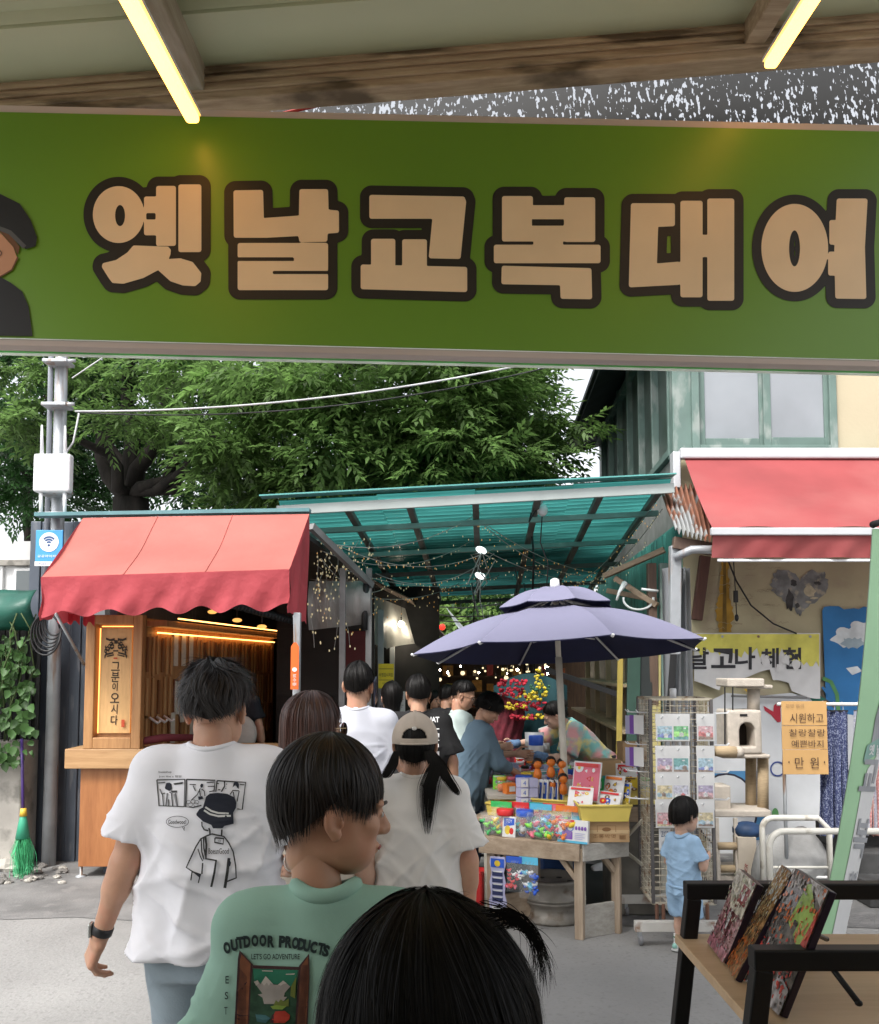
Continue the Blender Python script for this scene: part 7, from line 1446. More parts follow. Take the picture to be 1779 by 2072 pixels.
# ================================================================== PHOTO STAND IN THE FOREGROUND
def photo_stand():
    t = thing('display_stand', 'black steel frame stand with light wood shelves in the foreground', 'display stand', (.95, 1.6, 0)); K = M('black_powdercoat', (.006, .006, .0065), rough=.45, var=.1, spec=.3); Wd = wood('shelf_birch', (.5, .34, .2), (.64, .46, .29), axis=0, scale=3, rough=.5, bump=.1)
    for nm, Y, py, pxl, lean in (('near', 1.36, 1938, 1541, -.16), ('far', 1.78, 1801, 1402, -.14)):
        c = at(pxl, py, Y); zt = c[2]; x0 = c[0]; th = .032
        MB().beam((x0-.016, Y, zt), (x0+.95, Y, zt), th, th, up=(0, 1, 0)).build('top_rail', K, t, bevel=.003)
        MB().beam((x0, Y, zt-.015), (x0+lean*zt*.9, Y, 0), .029, .029, up=(0, 1, 0)).build('leg', K, t, bevel=.003); MB().beam((x0+.93, Y, zt-.015), (x0+.93-lean*zt*.9, Y, 0), .029, .029, up=(0, 1, 0)).build('leg', K, t, bevel=.003)
        MB().beam((x0-.02, Y, zt-.125), (x0+.95, Y, zt-.125), .026, .026, up=(0, 1, 0)).build('cross_rail', K, t, bevel=.003)
    zs = 1.13
    # shelf board with front lip and back ledge
    x0, x1 = .478, 1.35; y0, y1 = 1.18, 1.8
    MB().box(((x0+x1)/2, (y0+y1)/2, zs), (x1-x0, y1-y0, .018)).build('shelf', Wd, t, bevel=.002); MB().box((1.08, (y0+y1)/2+.02, zs+.05), (.018, y1-y0, .1)).build('divider', Wd, t, bevel=.002)
    # picture panels with easel legs
    cols = lambda *a: [M('photo_'+n_, c_, rough=.14, var=.5, scale=70, spec=.5) for n_, c_ in a]
    def panel(bl, br, tl, tr, lab, seed, pal, extra=None):
        bl, br, tl, tr = [np.array(q, float) for q in (bl, br, tl, tr)]; n_ = nrm(np.cross(br-bl, tl-bl)); n_ = -n_ if np.dot(n_, CAMP-bl) < 0 else n_
        p = thing('photo_panel', lab, 'photo panel', (bl+br)/2); MB().slab([bl, br, tr, tl], -n_*.012).build('board', M('panel_edge', (.02, .012, .025), rough=.35), p, bevel=.002)
        ar = Art(); r_ = random.Random(seed); ar.rect(0, 0, 1, 1, pal[0])
        for k in range(420):
            if k == 200 and extra: extra(ar)
            x, y = r_.random(), r_.random(); w_, h = r_.uniform(.01, .04), r_.uniform(.008, .035); c = pal[1+int(min(len(pal)-2, (y*.75+r_.random()*.35)*(len(pal)-1)))]; q = [(min(1, max(0, x+w_*math.cos(a)*r_.uniform(.5, 1.2))), min(1, max(0, y+h*math.sin(a)*r_.uniform(.5, 1.2)))) for a in np.linspace(0, 2*pi, 8)[:-1]]; ar.poly(q, c)
        sgn = 1 if np.dot(np.cross(br-bl, tl-bl), n_) > 0 else -1; ar.build('photo', lambda x, y, d: (bl*(1-x)+br*x)*(1-y)+(tl*(1-x)+tr*x)*y+n_*d, p, off=.0008, dz=.000012)
        m0 = (tl+tr)/2*.62+(bl+br)/2*.38-n_*.014
        return p, m0, n_
    Kb = M_black
    def easel(p, m0, e1, e2):
        for e in (e1, e2): MB().tube([m0, e], .0045, 8).build('easel_leg', K, p, smooth=True); MB().ball(e, (.006, .006, .0045), 8).build('easel_foot', K, p, smooth=True)
    A1 = cols(('rose', (.35, .2, .2)), ('grey', (.3, .28, .28)), ('pinkish', (.42, .18, .22)), ('maroon', (.16, .05, .05)), ('bone', (.5, .46, .38)), ('olive', (.33, .34, .22)))
    def ex1(ar):
        ar.poly([(.35, .55), (1, .55), (1, 1), (.0, 1), (.0, .8)], A1[4]); ar.poly([(.52, .68), (.92, .68), (.92, .9), (.52, .9)], M('photo_brick', (.25, .07, .07), rough=.15)); ar.rect(.66, .72, .74, .82, M('photo_white', (.6, .6, .6), rough=.15)); ar.text('L', .28, .9, .05, M('photo_ink', (.05, .04, .03))); ar.text('소', .4, .92, .05, M('photo_ink')); ar.rect(.85, .95, .95, .99, M('photo_brick'))
        for k in range(4): ar.poly([(.3+.09*k, .25), (.36+.09*k, .25), (.38+.09*k, .5), (.3+.09*k, .58)], (A1[2], A1[1], M('photo_white'), A1[3])[k])
        ar.poly([(.0, 0), (1, 0), (1, .12), (0, .16)], A1[2])
    p, m0, n_ = panel(gnd(1434, 1907, 1.142), gnd(1467, 1950, 1.142), at(1498, 1758, 1.69), at(1534, 1790, 1.57), 'glossy photo panel of people on a bench propped on the shelf', 1, A1, ex1); easel(p, m0, at(1640, 1935, 1.75), at(1560, 1960, 1.6))
    A2 = cols(('autumn', (.3, .17, .07)), ('rust', (.4, .12, .04)), ('ember', (.55, .14, .03)), ('bark', (.07, .05, .04)), ('straw', (.45, .36, .18)), ('mist', (.45, .48, .45)))
    p, m0, n_ = panel(gnd(1470, 1946, 1.142), gnd(1488, 1984, 1.142), at(1583, 1750, 1.575), at(1603, 1768, 1.495), 'glossy autumn photo panel in orange and brown, second on the shelf', 2, A2); easel(p, m0, at(1670, 1990, 1.62), at(1590, 1985, 1.55))
    A3 = cols(('slate', (.12, .11, .1)), ('ash', (.34, .33, .34)), ('crimson', (.42, .05, .04)), ('soot', (.05, .04, .04)), ('orange', (.5, .14, .05)), ('stone', (.24, .22, .19)))
    def ex3(ar):
        ar.poly([(.42, .62), (.85, .5), (.95, .78), (.6, .97), (.5, .95)], M('photo_lime', (.28, .4, .1), rough=.15, var=.3, scale=30)); ar.poly([(.85, .5), (1, .55), (1, .92), (.95, .78)], A3[2]); ar.poly([(.6, .97), (1, .85), (1, 1), (.5, 1)], M('photo_mist2', (.45, .42, .4), rough=.15)); ar.poly([(.4, 0), (1, 0), (1, .2), (.75, .25)], A3[1])
        for k in range(6): ar.poly([(.15+.13*k, .3), (.2+.13*k, .3), (.19+.13*k, .43), (.16+.13*k, .43)], (A3[1], A3[3], A3[2])[k % 3])
    p, m0, n_ = panel(gnd(1508, 1982, 1.142), gnd(1580, 2057, 1.142), at(1611, 1757, 1.485), at(1680, 1803, 1.33), 'glossy grey street photo panel with red figures, third on the shelf', 3, A3, ex3); easel(p, m0, at(1672, 1900, 1.62), at(1738, 2030, 1.3))
photo_stand()
# ================================================================== PEOPLE
M_skin = M('skin', (.5, .285, .19), rough=.46, var=.1, scale=14, spot=(11, (.52, .23, .15), .45), spotw=.3, sub=.12, spec=.35, bump=.25, bscale=220, bdist=.002)
M_skin2 = M('skin_tan', (.48, .26, .165), rough=.44, var=.1, scale=14, spot=(13, (.49, .2, .13), .45), spotw=.3, sub=.1, spec=.35)
M_skin3 = M('skin_fair', (.57, .36, .265), rough=.46, var=.08, scale=14, spot=(14, (.58, .29, .21), .45), spotw=.3, sub=.12, spec=.35)
M_hair = M('hair_black', (.006, .005, .0045), rough=.5, var=.2, spec=.22, isl=.5)
M_hairn = M('hair_jet', (.0035, .003, .0028), rough=.5, var=.2, spec=.14, isl=.5)
M_hairb = M('hair_brown', (.075, .033, .024), rough=.36, var=.2, spec=.5, isl=.4)
M_hairg = M('hair_ashy', (.02, .016, .015), rough=.42, var=.2, spec=.35, isl=.6)
M_lip = M('lips', (.36, .12, .1), rough=.45); M_eyew = M('eye_white', (.65, .62, .6), rough=.25); M_eyeb = M('eye_dark', (.02, .012, .01), rough=.1)
def hem_fn(h):      # hair-line height by azimuth, symmetrical: front, temple, ear, behind ear, nape
    a = [0, rad(50), rad(85), rad(125), pi]; return lambda az: np.interp(np.abs((az+pi) % (2*pi)-pi), a, h)
def hair_mesh(style, rng):
    """ribbons lying over the skull, in head coordinates"""
    t_ = style.get('t', .012); c = np.array([0, -.012, .03]); R = np.array([.076+t_*style.get('side', .75), .097+t_*style.get('back', 1), .09+t_]); hem = hem_fn(style['hem']); g = style.get('g', (1, 1, .92)); K = style.get('K', 9); n = style.get('n', 1500); wd = style.get('w', .0016)
    def path(az, T, off, hz):
        rz = R[2]+off; fe = np.where(hz < 0, pi/2, np.arccos(np.clip(hz/rz, -1, 1))); l1 = rz*fe; l2 = np.maximum(0, -hz); tt = T*(l1+l2); ph = np.minimum(tt/rz, fe); d = np.maximum(0, tt-l1)
        k = np.interp(d, [0, .05, .1, .5], [1, g[0], g[1], g[2]]); sx = np.sin(az)*np.sin(ph)*(R[0]+off)*k; sy = np.cos(az)*np.sin(ph)*(R[1]+off)*k; back = np.where(np.cos(az) < 0, style.get('nape', 0)*d, 0); return c+np.stack([sx, sy-back*np.cos(az)*0+back*.0, rz*np.cos(ph)-d], -1)
    V_, F_ = [], []; base = 0
    # under-shell
    na, nv = 44, 16; AZ, TT = np.meshgrid(np.linspace(-pi, pi, na+1)[:-1], np.linspace(.0, 1, nv+1)); 
    lump = style.get('lump', .0); off = lump*np.sin(AZ*5+1)*np.cos(TT*7)
    if lump: off = off+lump*.6*np.sin(AZ*11+TT*9)
    P = path(AZ, TT*.985, off-.003, hem(AZ)); V_.append(P.reshape(-1, 3)); idx = np.arange(na*(nv+1)).reshape(nv+1, na)
    q = np.stack([idx[:-1], np.roll(idx, -1, 1)[:-1], np.roll(idx, -1, 1)[1:], idx[1:]], -1).reshape(-1, 4); F_.append(q); base = na*(nv+1)
    az = rng.uniform(-pi, pi, n); t0 = rng.uniform(0, .55, n)**1.2; t1 = np.clip(t0+rng.uniform(.35, .9, n), 0, 1)+rng.uniform(-.02, .035, n); off0 = rng.uniform(0, style.get('dep', .007), n)
    T = np.linspace(0, 1, K)[None, :]*(t1-t0)[:, None]+t0[:, None]
    cl = np.round(az*style.get('clump', 9)/1.0); ph = (cl*12.9898) % 6.28
    A2 = az[:, None]+style.get('swirl', .25)*(1-T)*1.0+style.get('wave', .03)*np.sin(T*style.get('wf', 7)+ph[:, None])+rng.normal(0, .03, n)[:, None]*T
    O2 = off0[:, None]+lump*np.sin(A2*5+1)*np.cos(T*7)+lump*.6*np.sin(A2*11+T*9)+style.get('lift', 0)*np.maximum(0, np.sin(ph))[:, None]*np.linspace(0, 1, K)[None, :]**1.5*np.clip(1.1-T*1.2, 0, 1)+style.get('flick', 0)*rng.uniform(-.2, 1, n)[:, None]*np.linspace(0, 1, K)[None, :]**3
    P = path(A2, T, O2, hem(A2)+rng.normal(0, style.get('rag', .006), n)[:, None]); D = np.gradient(P, axis=1); D /= np.linalg.norm(D, axis=-1, keepdims=True)+1e-9
    nr = P-c; nr[..., 2] = np.maximum(nr[..., 2], -.01); nr /= np.linalg.norm(nr, axis=-1, keepdims=True)+1e-9; sd = np.cross(D, nr); sd /= np.linalg.norm(sd, axis=-1, keepdims=True)+1e-9
    ww = wd*np.concatenate([np.linspace(.7, 1, K//2), np.linspace(1, .25, K-K//2)])[None, :, None]; tl = rng.uniform(-.5, .5, n)[:, None, None]; sd = sd+nr*tl
    VV = np.stack([P+sd*ww, P-sd*ww], 2).reshape(-1, 3); i0 = base+np.arange(n)[:, None]*(2*K)+np.arange(K-1)[None, :]*2; q = np.stack([i0, i0+1, i0+3, i0+2], -1).reshape(-1, 4); V_.append(VV); F_.append(q)
    return np.vstack(V_), np.vstack(F_)
def head_sdf(vox, female=False, child=False):
    s = Sdf((-.1, -.13, -.22), (.1, .13, .13), vox)
    s.ell((0, -.012, .03), (.076, .096, .089), k=0); s.ell((0, .035, -.03), (.062, .058, .078), k=.03)          # skull, face
    s.ell((0, .045, -.078), (.044 if female else .05, .042, .036), k=.03)                                      # chin and jaw
    for x in (-1, 1): s.ell((x*.045, .02, -.06), (.022, .045, .035), k=.025); s.ell((x*.04, .066, -.022), (.022, .018, .018), k=.02)
    s.cone((0, .088, .008), (0, .108, -.03), .009, .014, k=.012)                                                # nose
    for x in (-1, 1): s.ell((x*.011, .1, -.034), (.009, .01, .008), k=.006)
    s.ell((0, .078, .018), (.058, .02, .012), k=.015)                                                           # brow
    for x in (-1, 1): s.ell((x*.031, .098, -.001), (.017, .014, .011), k=.01, op='sub'); s.ell((x*.031, .08, -.001), (.0145, .0145, .0125), k=.004)
    s.ell((0, .093, -.062), (.022, .009, .006), k=.005); s.ell((0, .091, -.072), (.019, .009, .007), k=.005)     # lips
    for x in (-1, 1):                                                                                          # ears
        s.ell((x*.081, -.012, -.008), (.009, .02, .03), R=Rz(x*.45) @ Rx(.15), k=.006); s.ell((x*.08, -.004, -.034), (.008, .011, .013), k=.006); s.ell((x*.092, -.006, -.008), (.009, .012, .02), R=Rz(x*.45), k=.003, op='sub'); s.ell((x*.084, .004, -.014), (.006, .005, .008), k=.003)
    s.cone((0, -.02, -.03), (0, -.028, -.085), .046 if not female else .042, .044 if not female else .042, k=.02)                            # top of the neck
    return s
def hand_shape(wrist, d, nrmv, thumb, curl, vox):
    """wrist point, direction of the hand, palm normal, thumb side; five jointed fingers"""
    d = nrm(d); nrmv = nrm(nrmv-d*np.dot(nrmv, d)); sx = nrm(np.cross(d, nrmv))*thumb; w_ = np.array(wrist)
    s = Sdf(w_-.2, w_+.2, vox); R = np.stack([sx, nrmv, d], 1)
    s.cone(w_-d*.03, w_+d*.012, .026, .024, k=.0); s.box(w_+d*.05, (.074, .028, .09), R, rd=.013, k=.02)
    L = [(.031, .088, (.042, .026, .02)), (.011, .094, (.046, .029, .022)), (-.01, .09, (.043, .027, .021)), (-.03, .08, (.034, .02, .017))]
    for i, (x, b, ph) in enumerate(L):
        p = w_+d*b+sx*x; a = .25; dirn = d
        for j, l in enumerate(ph):
            a += curl*(.75, .9, .6)[j]+.05*i; dd = nrm(d*math.cos(a)+nrmv*math.sin(a)+sx*x*.9*(1 if j == 0 else .4)); q = p+dd*l; s.cone(p, q, .0092-.0008*j-(.001 if i == 3 else 0), .0086-.0008*j-(.001 if i == 3 else 0), k=.004 if j else .01); p = q
    p = w_+d*.025+sx*.03; q = p+nrm(sx*.8+d*.75+nrmv*.35)*.042; s.cone(p, q, .014, .011, k=.012); r = q+nrm(sx*.25+d*1+nrmv*(.35+curl*.4))*.032; s.cone(q, r, .0105, .0092, k=.004); r2 = r+nrm(d*1+nrmv*(.5+curl*.5)-sx*.1)*.024; s.cone(r, r2, .0092, .0078, k=.003)
    v, f = s.mesh(); return relax(v, f, 1, .4), f
def join_vf(parts):
    V_, F_ = [], []; o = 0
    for v, f in parts: V_.append(v); F_.append(f+o); o += len(v)
    return np.vstack(V_), np.vstack(F_)
def crease(v, amp, rng, pz, sz):
    n = np.zeros(len(v)); d = v*np.array([1, 1, 0]); d = d/(np.linalg.norm(d, axis=1)[:, None]+1e-6); low = np.clip((sz-.04-v[:, 2])/.25, 0, 1)
    for k in range(9):
        q = rng.normal(0, 1, 3)*np.array([1, .7, .8]); q = q/np.linalg.norm(q); fq = rng.uniform(14, 34); w_ = np.abs(np.sin(v @ q*fq+rng.uniform(0, 6)+1.2*np.sin(v @ rng.normal(0, 5, 3)))); m_ = np.clip(np.sin(v @ rng.normal(0, 5, 3)+rng.uniform(0, 6)), 0, 1); n += (1-w_)**3*m_*rng.uniform(.4, 1)
    for sg in (-1, 1):     # pulls fanning out of the armpits
        c = np.array([sg*.2, 0, sz-.13]); r = v-c; a = np.arctan2(r[:, 2], -sg*r[:, 0]); R = np.linalg.norm(r[:, [0, 2]], axis=1); n += .9*(1-np.abs(np.sin(a*5)))**2.5*np.exp(-((R-.09)/.07)**2)
    return v+d*(amp*n*low)[:, None]
class Person: pass
def person(label, x, y, H, face=0., lean=0., roll=0., head=(0, 0, 0), arms=None, legs=None, shirt=None, pants=None, hair=None, skin=None, vox=.011, hv=.005, hd=1.0, pz=.93, sz=1.40, shw=.172, female=False, shoes=(.6, .6, .6), hands=True, hairmat=None, feet=True, name='person', build=1.0, hairobj=True, face_detail=False, twist=0., neck=None):
    """figure described in its own frame (x right, y forward, z up, 1.72 m tall), then scaled, turned and set down"""
    s = H/1.72; skin = skin or M_skin; Q = Person(); rng = np.random.default_rng(int(abs(x*1000)+abs(y*77)))
    Pel = V(0, 0, pz); U = Ry(roll) @ Rx(-lean) @ Rz(twist)
    up = lambda p: Pel+U @ (np.array(p, float)-Pel)
    hz = 1.72-.12*hd; hc = up((0, .015, hz)) if 'hc' not in (hair or {}) else np.array(hair['hc']); HR = U @ Rz(-head[0]) @ Rx(-head[1]) @ Ry(head[2])
    G = lambda v: (np.asarray(v) @ Rz(-face).T)*s+np.array([x, y, 0])          # face: turn to the right is positive
    t = thing(name, label, 'person', (x, y, 0)); sho = {k: up((sg*shw, -.015, sz)) for k, sg in (('L', -1), ('R', 1))}
    arms = arms or {}; AR = {}
    for k, sg in (('L', -1), ('R', 1)):
        du, df = arms.get(k, ((sg*.22, .02, -1), (sg*.05, .2, -1))); e = sho[k]+nrm(du)*.285; w_ = e+nrm(df)*.245; AR[k] = (sho[k], e, w_, nrm(df))
    # ---- skin: body, limbs, head and hands in one mesh
    B = Sdf((-.75, -.75, 0), (.75, .9, 1.75), vox) if vox > .02 else None
    pts = [a for k in AR for a in AR[k][:3]]+[Pel, hc]; lo = np.min(pts, 0)-.16; hi = np.max(pts, 0)+.16; lo[2] = 0; lo = np.minimum(lo, [-.25, -.3, 0]); hi = np.maximum(hi, [.25, .35, 0])
    B = Sdf(lo, hi, vox); bw = build
    B.loft(Pel, U, np.array([-.06, .05, .2, .36, .46, .52])*((sz-pz)/.47), np.array([.14, .14, .13, .15, .11, .05])*bw, np.array([.095, .1, .09, .1, .08, .05])*bw, k=0)
    for k in ('L', 'R'):
        a, e, w_, d = AR[k]; B.cone(a, e, .05*bw, .041, k=.02); B.cone(e, w_, .041, .027, k=.015); B.cone(e, e+(w_-e)*.35, .041, .043, k=.015)
    nk = neck or (.06 if not female else .049)*(1+(hd-1)*.35); B.cone(up((0, -.035, sz-.02)), hc+HR @ (V(0, -.026, -.07)*hd), nk*1.04, nk*.93, k=.02)
    LG = {}; legs = legs or {}
    for k, sg in (('L', -1), ('R', 1)):
        hp = Pel+V(sg*.09, 0, -.03); kn, an = legs.get(k, ((sg*.1, .02, pz*.52), (sg*.1, -.03, .075))); kn, an = np.array(kn, float), np.array(an, float); LG[k] = (hp, kn, an); B.cone(hp, kn, .085*bw, .056, k=.03); B.cone(kn, an, .054, .036, k=.02); B.cone(kn, kn+(an-kn)*.4-V(0, .015, 0), .05, .05, k=.03); B.cone(an, an+V(sg*.015, .13, -.045), .036, .028, k=.02)
    bv, bf = B.mesh(); bv = relax(bv, bf, 1, .5); hs_ = head_sdf(hv, female); hvv, hf = hs_.mesh(); hvv = relax(hvv, hf, 1, .35); hvv = (hvv*hd) @ HR.T+hc
    parts = [(bv, bf), (hvv, hf)]
    if hands:
        for k, sg in (('L', -1), ('R', 1)):
            a, e, w_, d = AR[k]; hp = arms.get('hand'+k, {}); nn = np.array(hp.get('n', (-sg*1.0, .25, 0)), float); dd = nrm(d+np.array(hp.get('bend', (0, .1, -.1)))); v, f = hand_shape(w_, dd, nn, hp.get('th', 1 if np.dot(np.cross(dd, nrm(nn-dd*np.dot(nn, dd))), V(0, 1, 0)) > 0 else -1), hp.get('curl', .4), hp.get('vox', .006)); parts.append((v, f))
    v, f = join_vf(parts); link('body', np_mesh('body', G(v), f, skin), t)
    hl = lambda p: G((np.array(p, float)*hd) @ HR.T+hc)           # head coordinates -> world
    ey = MB(); eb = MB(); br = MB(); lp = MB()
    for sx in (-1, 1):
        eb.ball(hl((sx*.031, .0935, -.0015)), np.array([.0075, .003, .0055])*hd*s, 8, R=Rz(-face) @ HR); ey.ball(hl((sx*.031, .0905, -.0015)), np.array([.013, .004, .0065])*hd*s, 10, R=Rz(-face) @ HR)
        br.tube([hl((sx*.014, .1, .016)), hl((sx*.032, .098, .021)), hl((sx*.05, .083, .015))], [.003*s*hd, .0035*s*hd, .0015*s*hd], 6)
    eo = ey.build('eyes', M_eyew, t, smooth=True); eb.build('iris', M_eyeb, eo, smooth=True); br.build('eyebrows', hairmat or M_hair, t, smooth=True); tag(eo, kind=None)
    lp.tube([hl((-.021, .0965, -.067)), hl((0, .1035, -.066)), hl((.021, .0965, -.067))], [.002*s*hd, .0045*s*hd, .002*s*hd], 6); lp.build('lips', M_lip, t, smooth=True)
    # ---- clothes
    if shirt:
        m_ = shirt['mat']; ease = shirt.get('ease', 1.0); hem = shirt.get('hem', .78); top = sz+.045; sv = shirt.get('vox', max(vox*.85, .008)); ph = rng.uniform(0, 6)
        S_ = Sdf(lo-.1, hi+.1, sv); z = np.array([hem-pz, hem-pz+.1, -.0, .17, .30, .40, .455, .49])*np.array([1, 1, 1, 1, 1, 1, 1, 1]); k_ = (sz-pz)/.47
        z = np.array([hem-pz, (hem-pz)*.55, .04, .17*k_, .31*k_, .41*k_, .475*k_, .515*k_]); rx = np.array(shirt.get('rx', [.215, .212, .2, .195, .2, .195, .14, .078]))*ease; ry = np.array(shirt.get('ry', [.145, .142, .135, .13, .132, .12, .098, .078]))*ease
        amp = shirt.get('fold', .011)
        def fold(th, zz):
            lw = np.clip((.36-zz)/.5, 0, 1); return amp*lw*(np.sin(th*5+ph+zz*7)+.6*np.sin(th*8-ph+zz*11)+.45*np.sin(th*3+zz*22+ph))+amp*.25*np.sin(zz*34+th*2.5+ph)*np.clip(lw*2, 0, 1)
        S_.loft(Pel, U, z, rx, ry, cy=shirt.get('cy'), k=0, fold=fold)
        S2 = Sdf(lo-.1, hi+.1, sv)
        for k, sg in (('L', -1), ('R', 1)):
            a, e, w_, d = AR[k]; fr = shirt.get('sleeve', .62); q = a+(e-a)*min(fr, 1); r0, r1 = shirt.get('sr', (.072, .08)); S2.cone(up((sg*.03, -.035, sz+.035)), a, .05, .062, k=.03); S2.cone(a+V(-sg*.03, 0, -.01), q, r0, r1, k=.03)
            if fr <= 1:     # cut the sleeve square and hollow its mouth
                ax = nrm(e-a); S2.box(q+ax*.1, (.3, .3, .2), np.stack(frame(ax), 1), rd=.002, k=0, op='sub')
            else: S2.cone(e, e+(w_-e)*(fr-1), r1, r1*.85, k=.03)
        S_.D = _smin(S_.D, S2.D, .035)
        S_.cone(up((0, -.03, sz-.05)), up((0, -.03, sz+.042)), nk+.035, nk+.012, k=.03)
        S_.cone(up((0, -.03, sz+.02)), up((0, -.015, sz+.16)), nk+.004, nk+.008, k=.0, op='sub')
        v, f = S_.mesh(); v = relax(v, f, 2, .45); v = crease(v, shirt.get('crease', .02), rng, pz, sz); gv = G(v); so_ = link('shirt', np_mesh('shirt', gv, f, m_), t); Q.shirt = so_; Q.bvh = BVHTree.FromPolygons(gv.tolist(), f.tolist())
        cr = shirt.get('collar', .009); gr = []; mb = MB(); rc = nk+.011
        for a in np.linspace(0, 2*pi, 41)[:-1]:
            o0 = G(up((rc*math.cos(a), -.03+rc*math.sin(a), sz+.3))); o1 = G(up((rc*math.cos(a), -.03+rc*math.sin(a), sz-.1))); h = Q.bvh.ray_cast(Vector(o0), Vector(nrm(o1-o0))); gr.append(np.array(h[0]) if h[0] is not None else G(up((rc*math.cos(a), -.03+rc*math.sin(a), sz+.04))))
        gr = np.array(gr)
        for _ in range(9): gr = (gr+np.roll(gr, 1, 0)+np.roll(gr, -1, 0))/3
        gr = list(gr); mb.tube(gr+[gr[0]], cr*s, 8, cap=False); mb.build('collar', shirt.get('cmat', m_), so_, smooth=True)
    if pants:
        m_ = pants['mat']; P_ = Sdf((-.32, -.4, 0), (.32, .45, pz+.2), max(vox, .01)); kind = pants.get('kind', 'long'); zt = .1
        if kind == 'skirt': P_.loft((0, 0, 0), np.eye(3), [pants.get('len', .35), .6, .8, pz+.08], [.27, .24, .2, .15], [.22, .19, .15, .11], k=0, fold=lambda th, zz: .014*np.sin(th*9)*np.clip((.9-zz)*2, 0, 1))
        else:
            P_.loft(Pel, np.eye(3), [-.12, -.03, .05, .12], [.16, .17, .165, .155], [.115, .125, .12, .112], k=0)
            for k, sg in (('L', -1), ('R', 1)):
                hp, kn, an = LG[k]; r = pants.get('r', (.1, .08, .07)); P_.cone(hp, kn, r[0], r[1], k=.03)
                if kind == 'long': P_.cone(kn, an+V(0, 0, .03), r[1], r[2], k=.02)
                else:
                    q = hp+(kn-hp)*pants.get('cut', .8); ax = nrm(kn-hp); P_.box(q+ax*.15, (.3, .3, .3), np.stack(frame(ax), 1), rd=.002, op='sub'); 
        v, f = P_.mesh(); v = relax(v, f, 2, .45); wr = .006*np.sin(v[:, 2]*46+v[:, 0]*30)*np.clip(1.2-v[:, 2], 0, 1); v[:, 1] += wr; link('trousers' if kind != 'skirt' else 'skirt', np_mesh('trousers', G(v), f, m_), t)
    if feet:
        for k, sg in (('L', -1), ('R', 1)):
            an = LG[k][2]; sh = Sdf(an-.15, an+V(.15, .3, .12), .012); gz_ = an[2]-.075; sh.ell(an+V(sg*.008, .065, -.035), (.048, .14, .045), k=0); sh.ell(an+V(0, -.01, -.01), (.045, .06, .055), k=.03); sh.box(an+V(sg*.008, .06, -.062), (.09, .27, .03), rd=.012, k=.008); v, f = sh.mesh(); v[:, 2] = np.maximum(v[:, 2], gz_+.001); link('shoe', np_mesh('shoe', G(v), f, M('shoe_%g_%g' % (shoes[0], shoes[2]), shoes, rough=.5, var=.08)), t)
    if hair:
        v, f = hair_mesh(hair, rng); gv = hl(v); ho = link('hair', np_mesh('hair', gv, f, hairmat or M_hair), t); Q.hair = ho
    Q.t = t; Q.G = G; Q.hl = hl; Q.AR = {k: [G(p) for p in AR[k][:3]] for k in AR}; Q.s = s; Q.HR = Rz(-face) @ HR; Q.hd = hd; Q.sz = sz; Q.up = up
    return Q
def on_cloth(Q):     # follow the cloth along the viewing ray of a measured print
    def f(px, py, d):
        for dx in (0, -2, 2, -5, 5):
            r = ray(px+dx, py); h = Q.bvh.ray_cast(Vector(CAMP), Vector(nrm(r)))
            if h[0] is not None: return np.array(h[0])-nrm(r)*(d+.0015)
        return at(px, py, 2.6)
    return f
def tee(col, name, **k): return dict(mat=M(name, col, rough=.85, var=.04, scale=5, bump=.12, bscale=260, bdist=.002, sub=0), **k)
SHORT = dict(hem=(.055, .03, .0, -.055, -.075), n=1300, t=.013, rag=.005, g=(.9, .74, .7), side=.35, lump=.003); BOWL = dict(hem=(-.02, -.03, -.02, -.07, -.085), n=1500, t=.014, g=(.94, .78, .7), rag=.004, lump=.002)
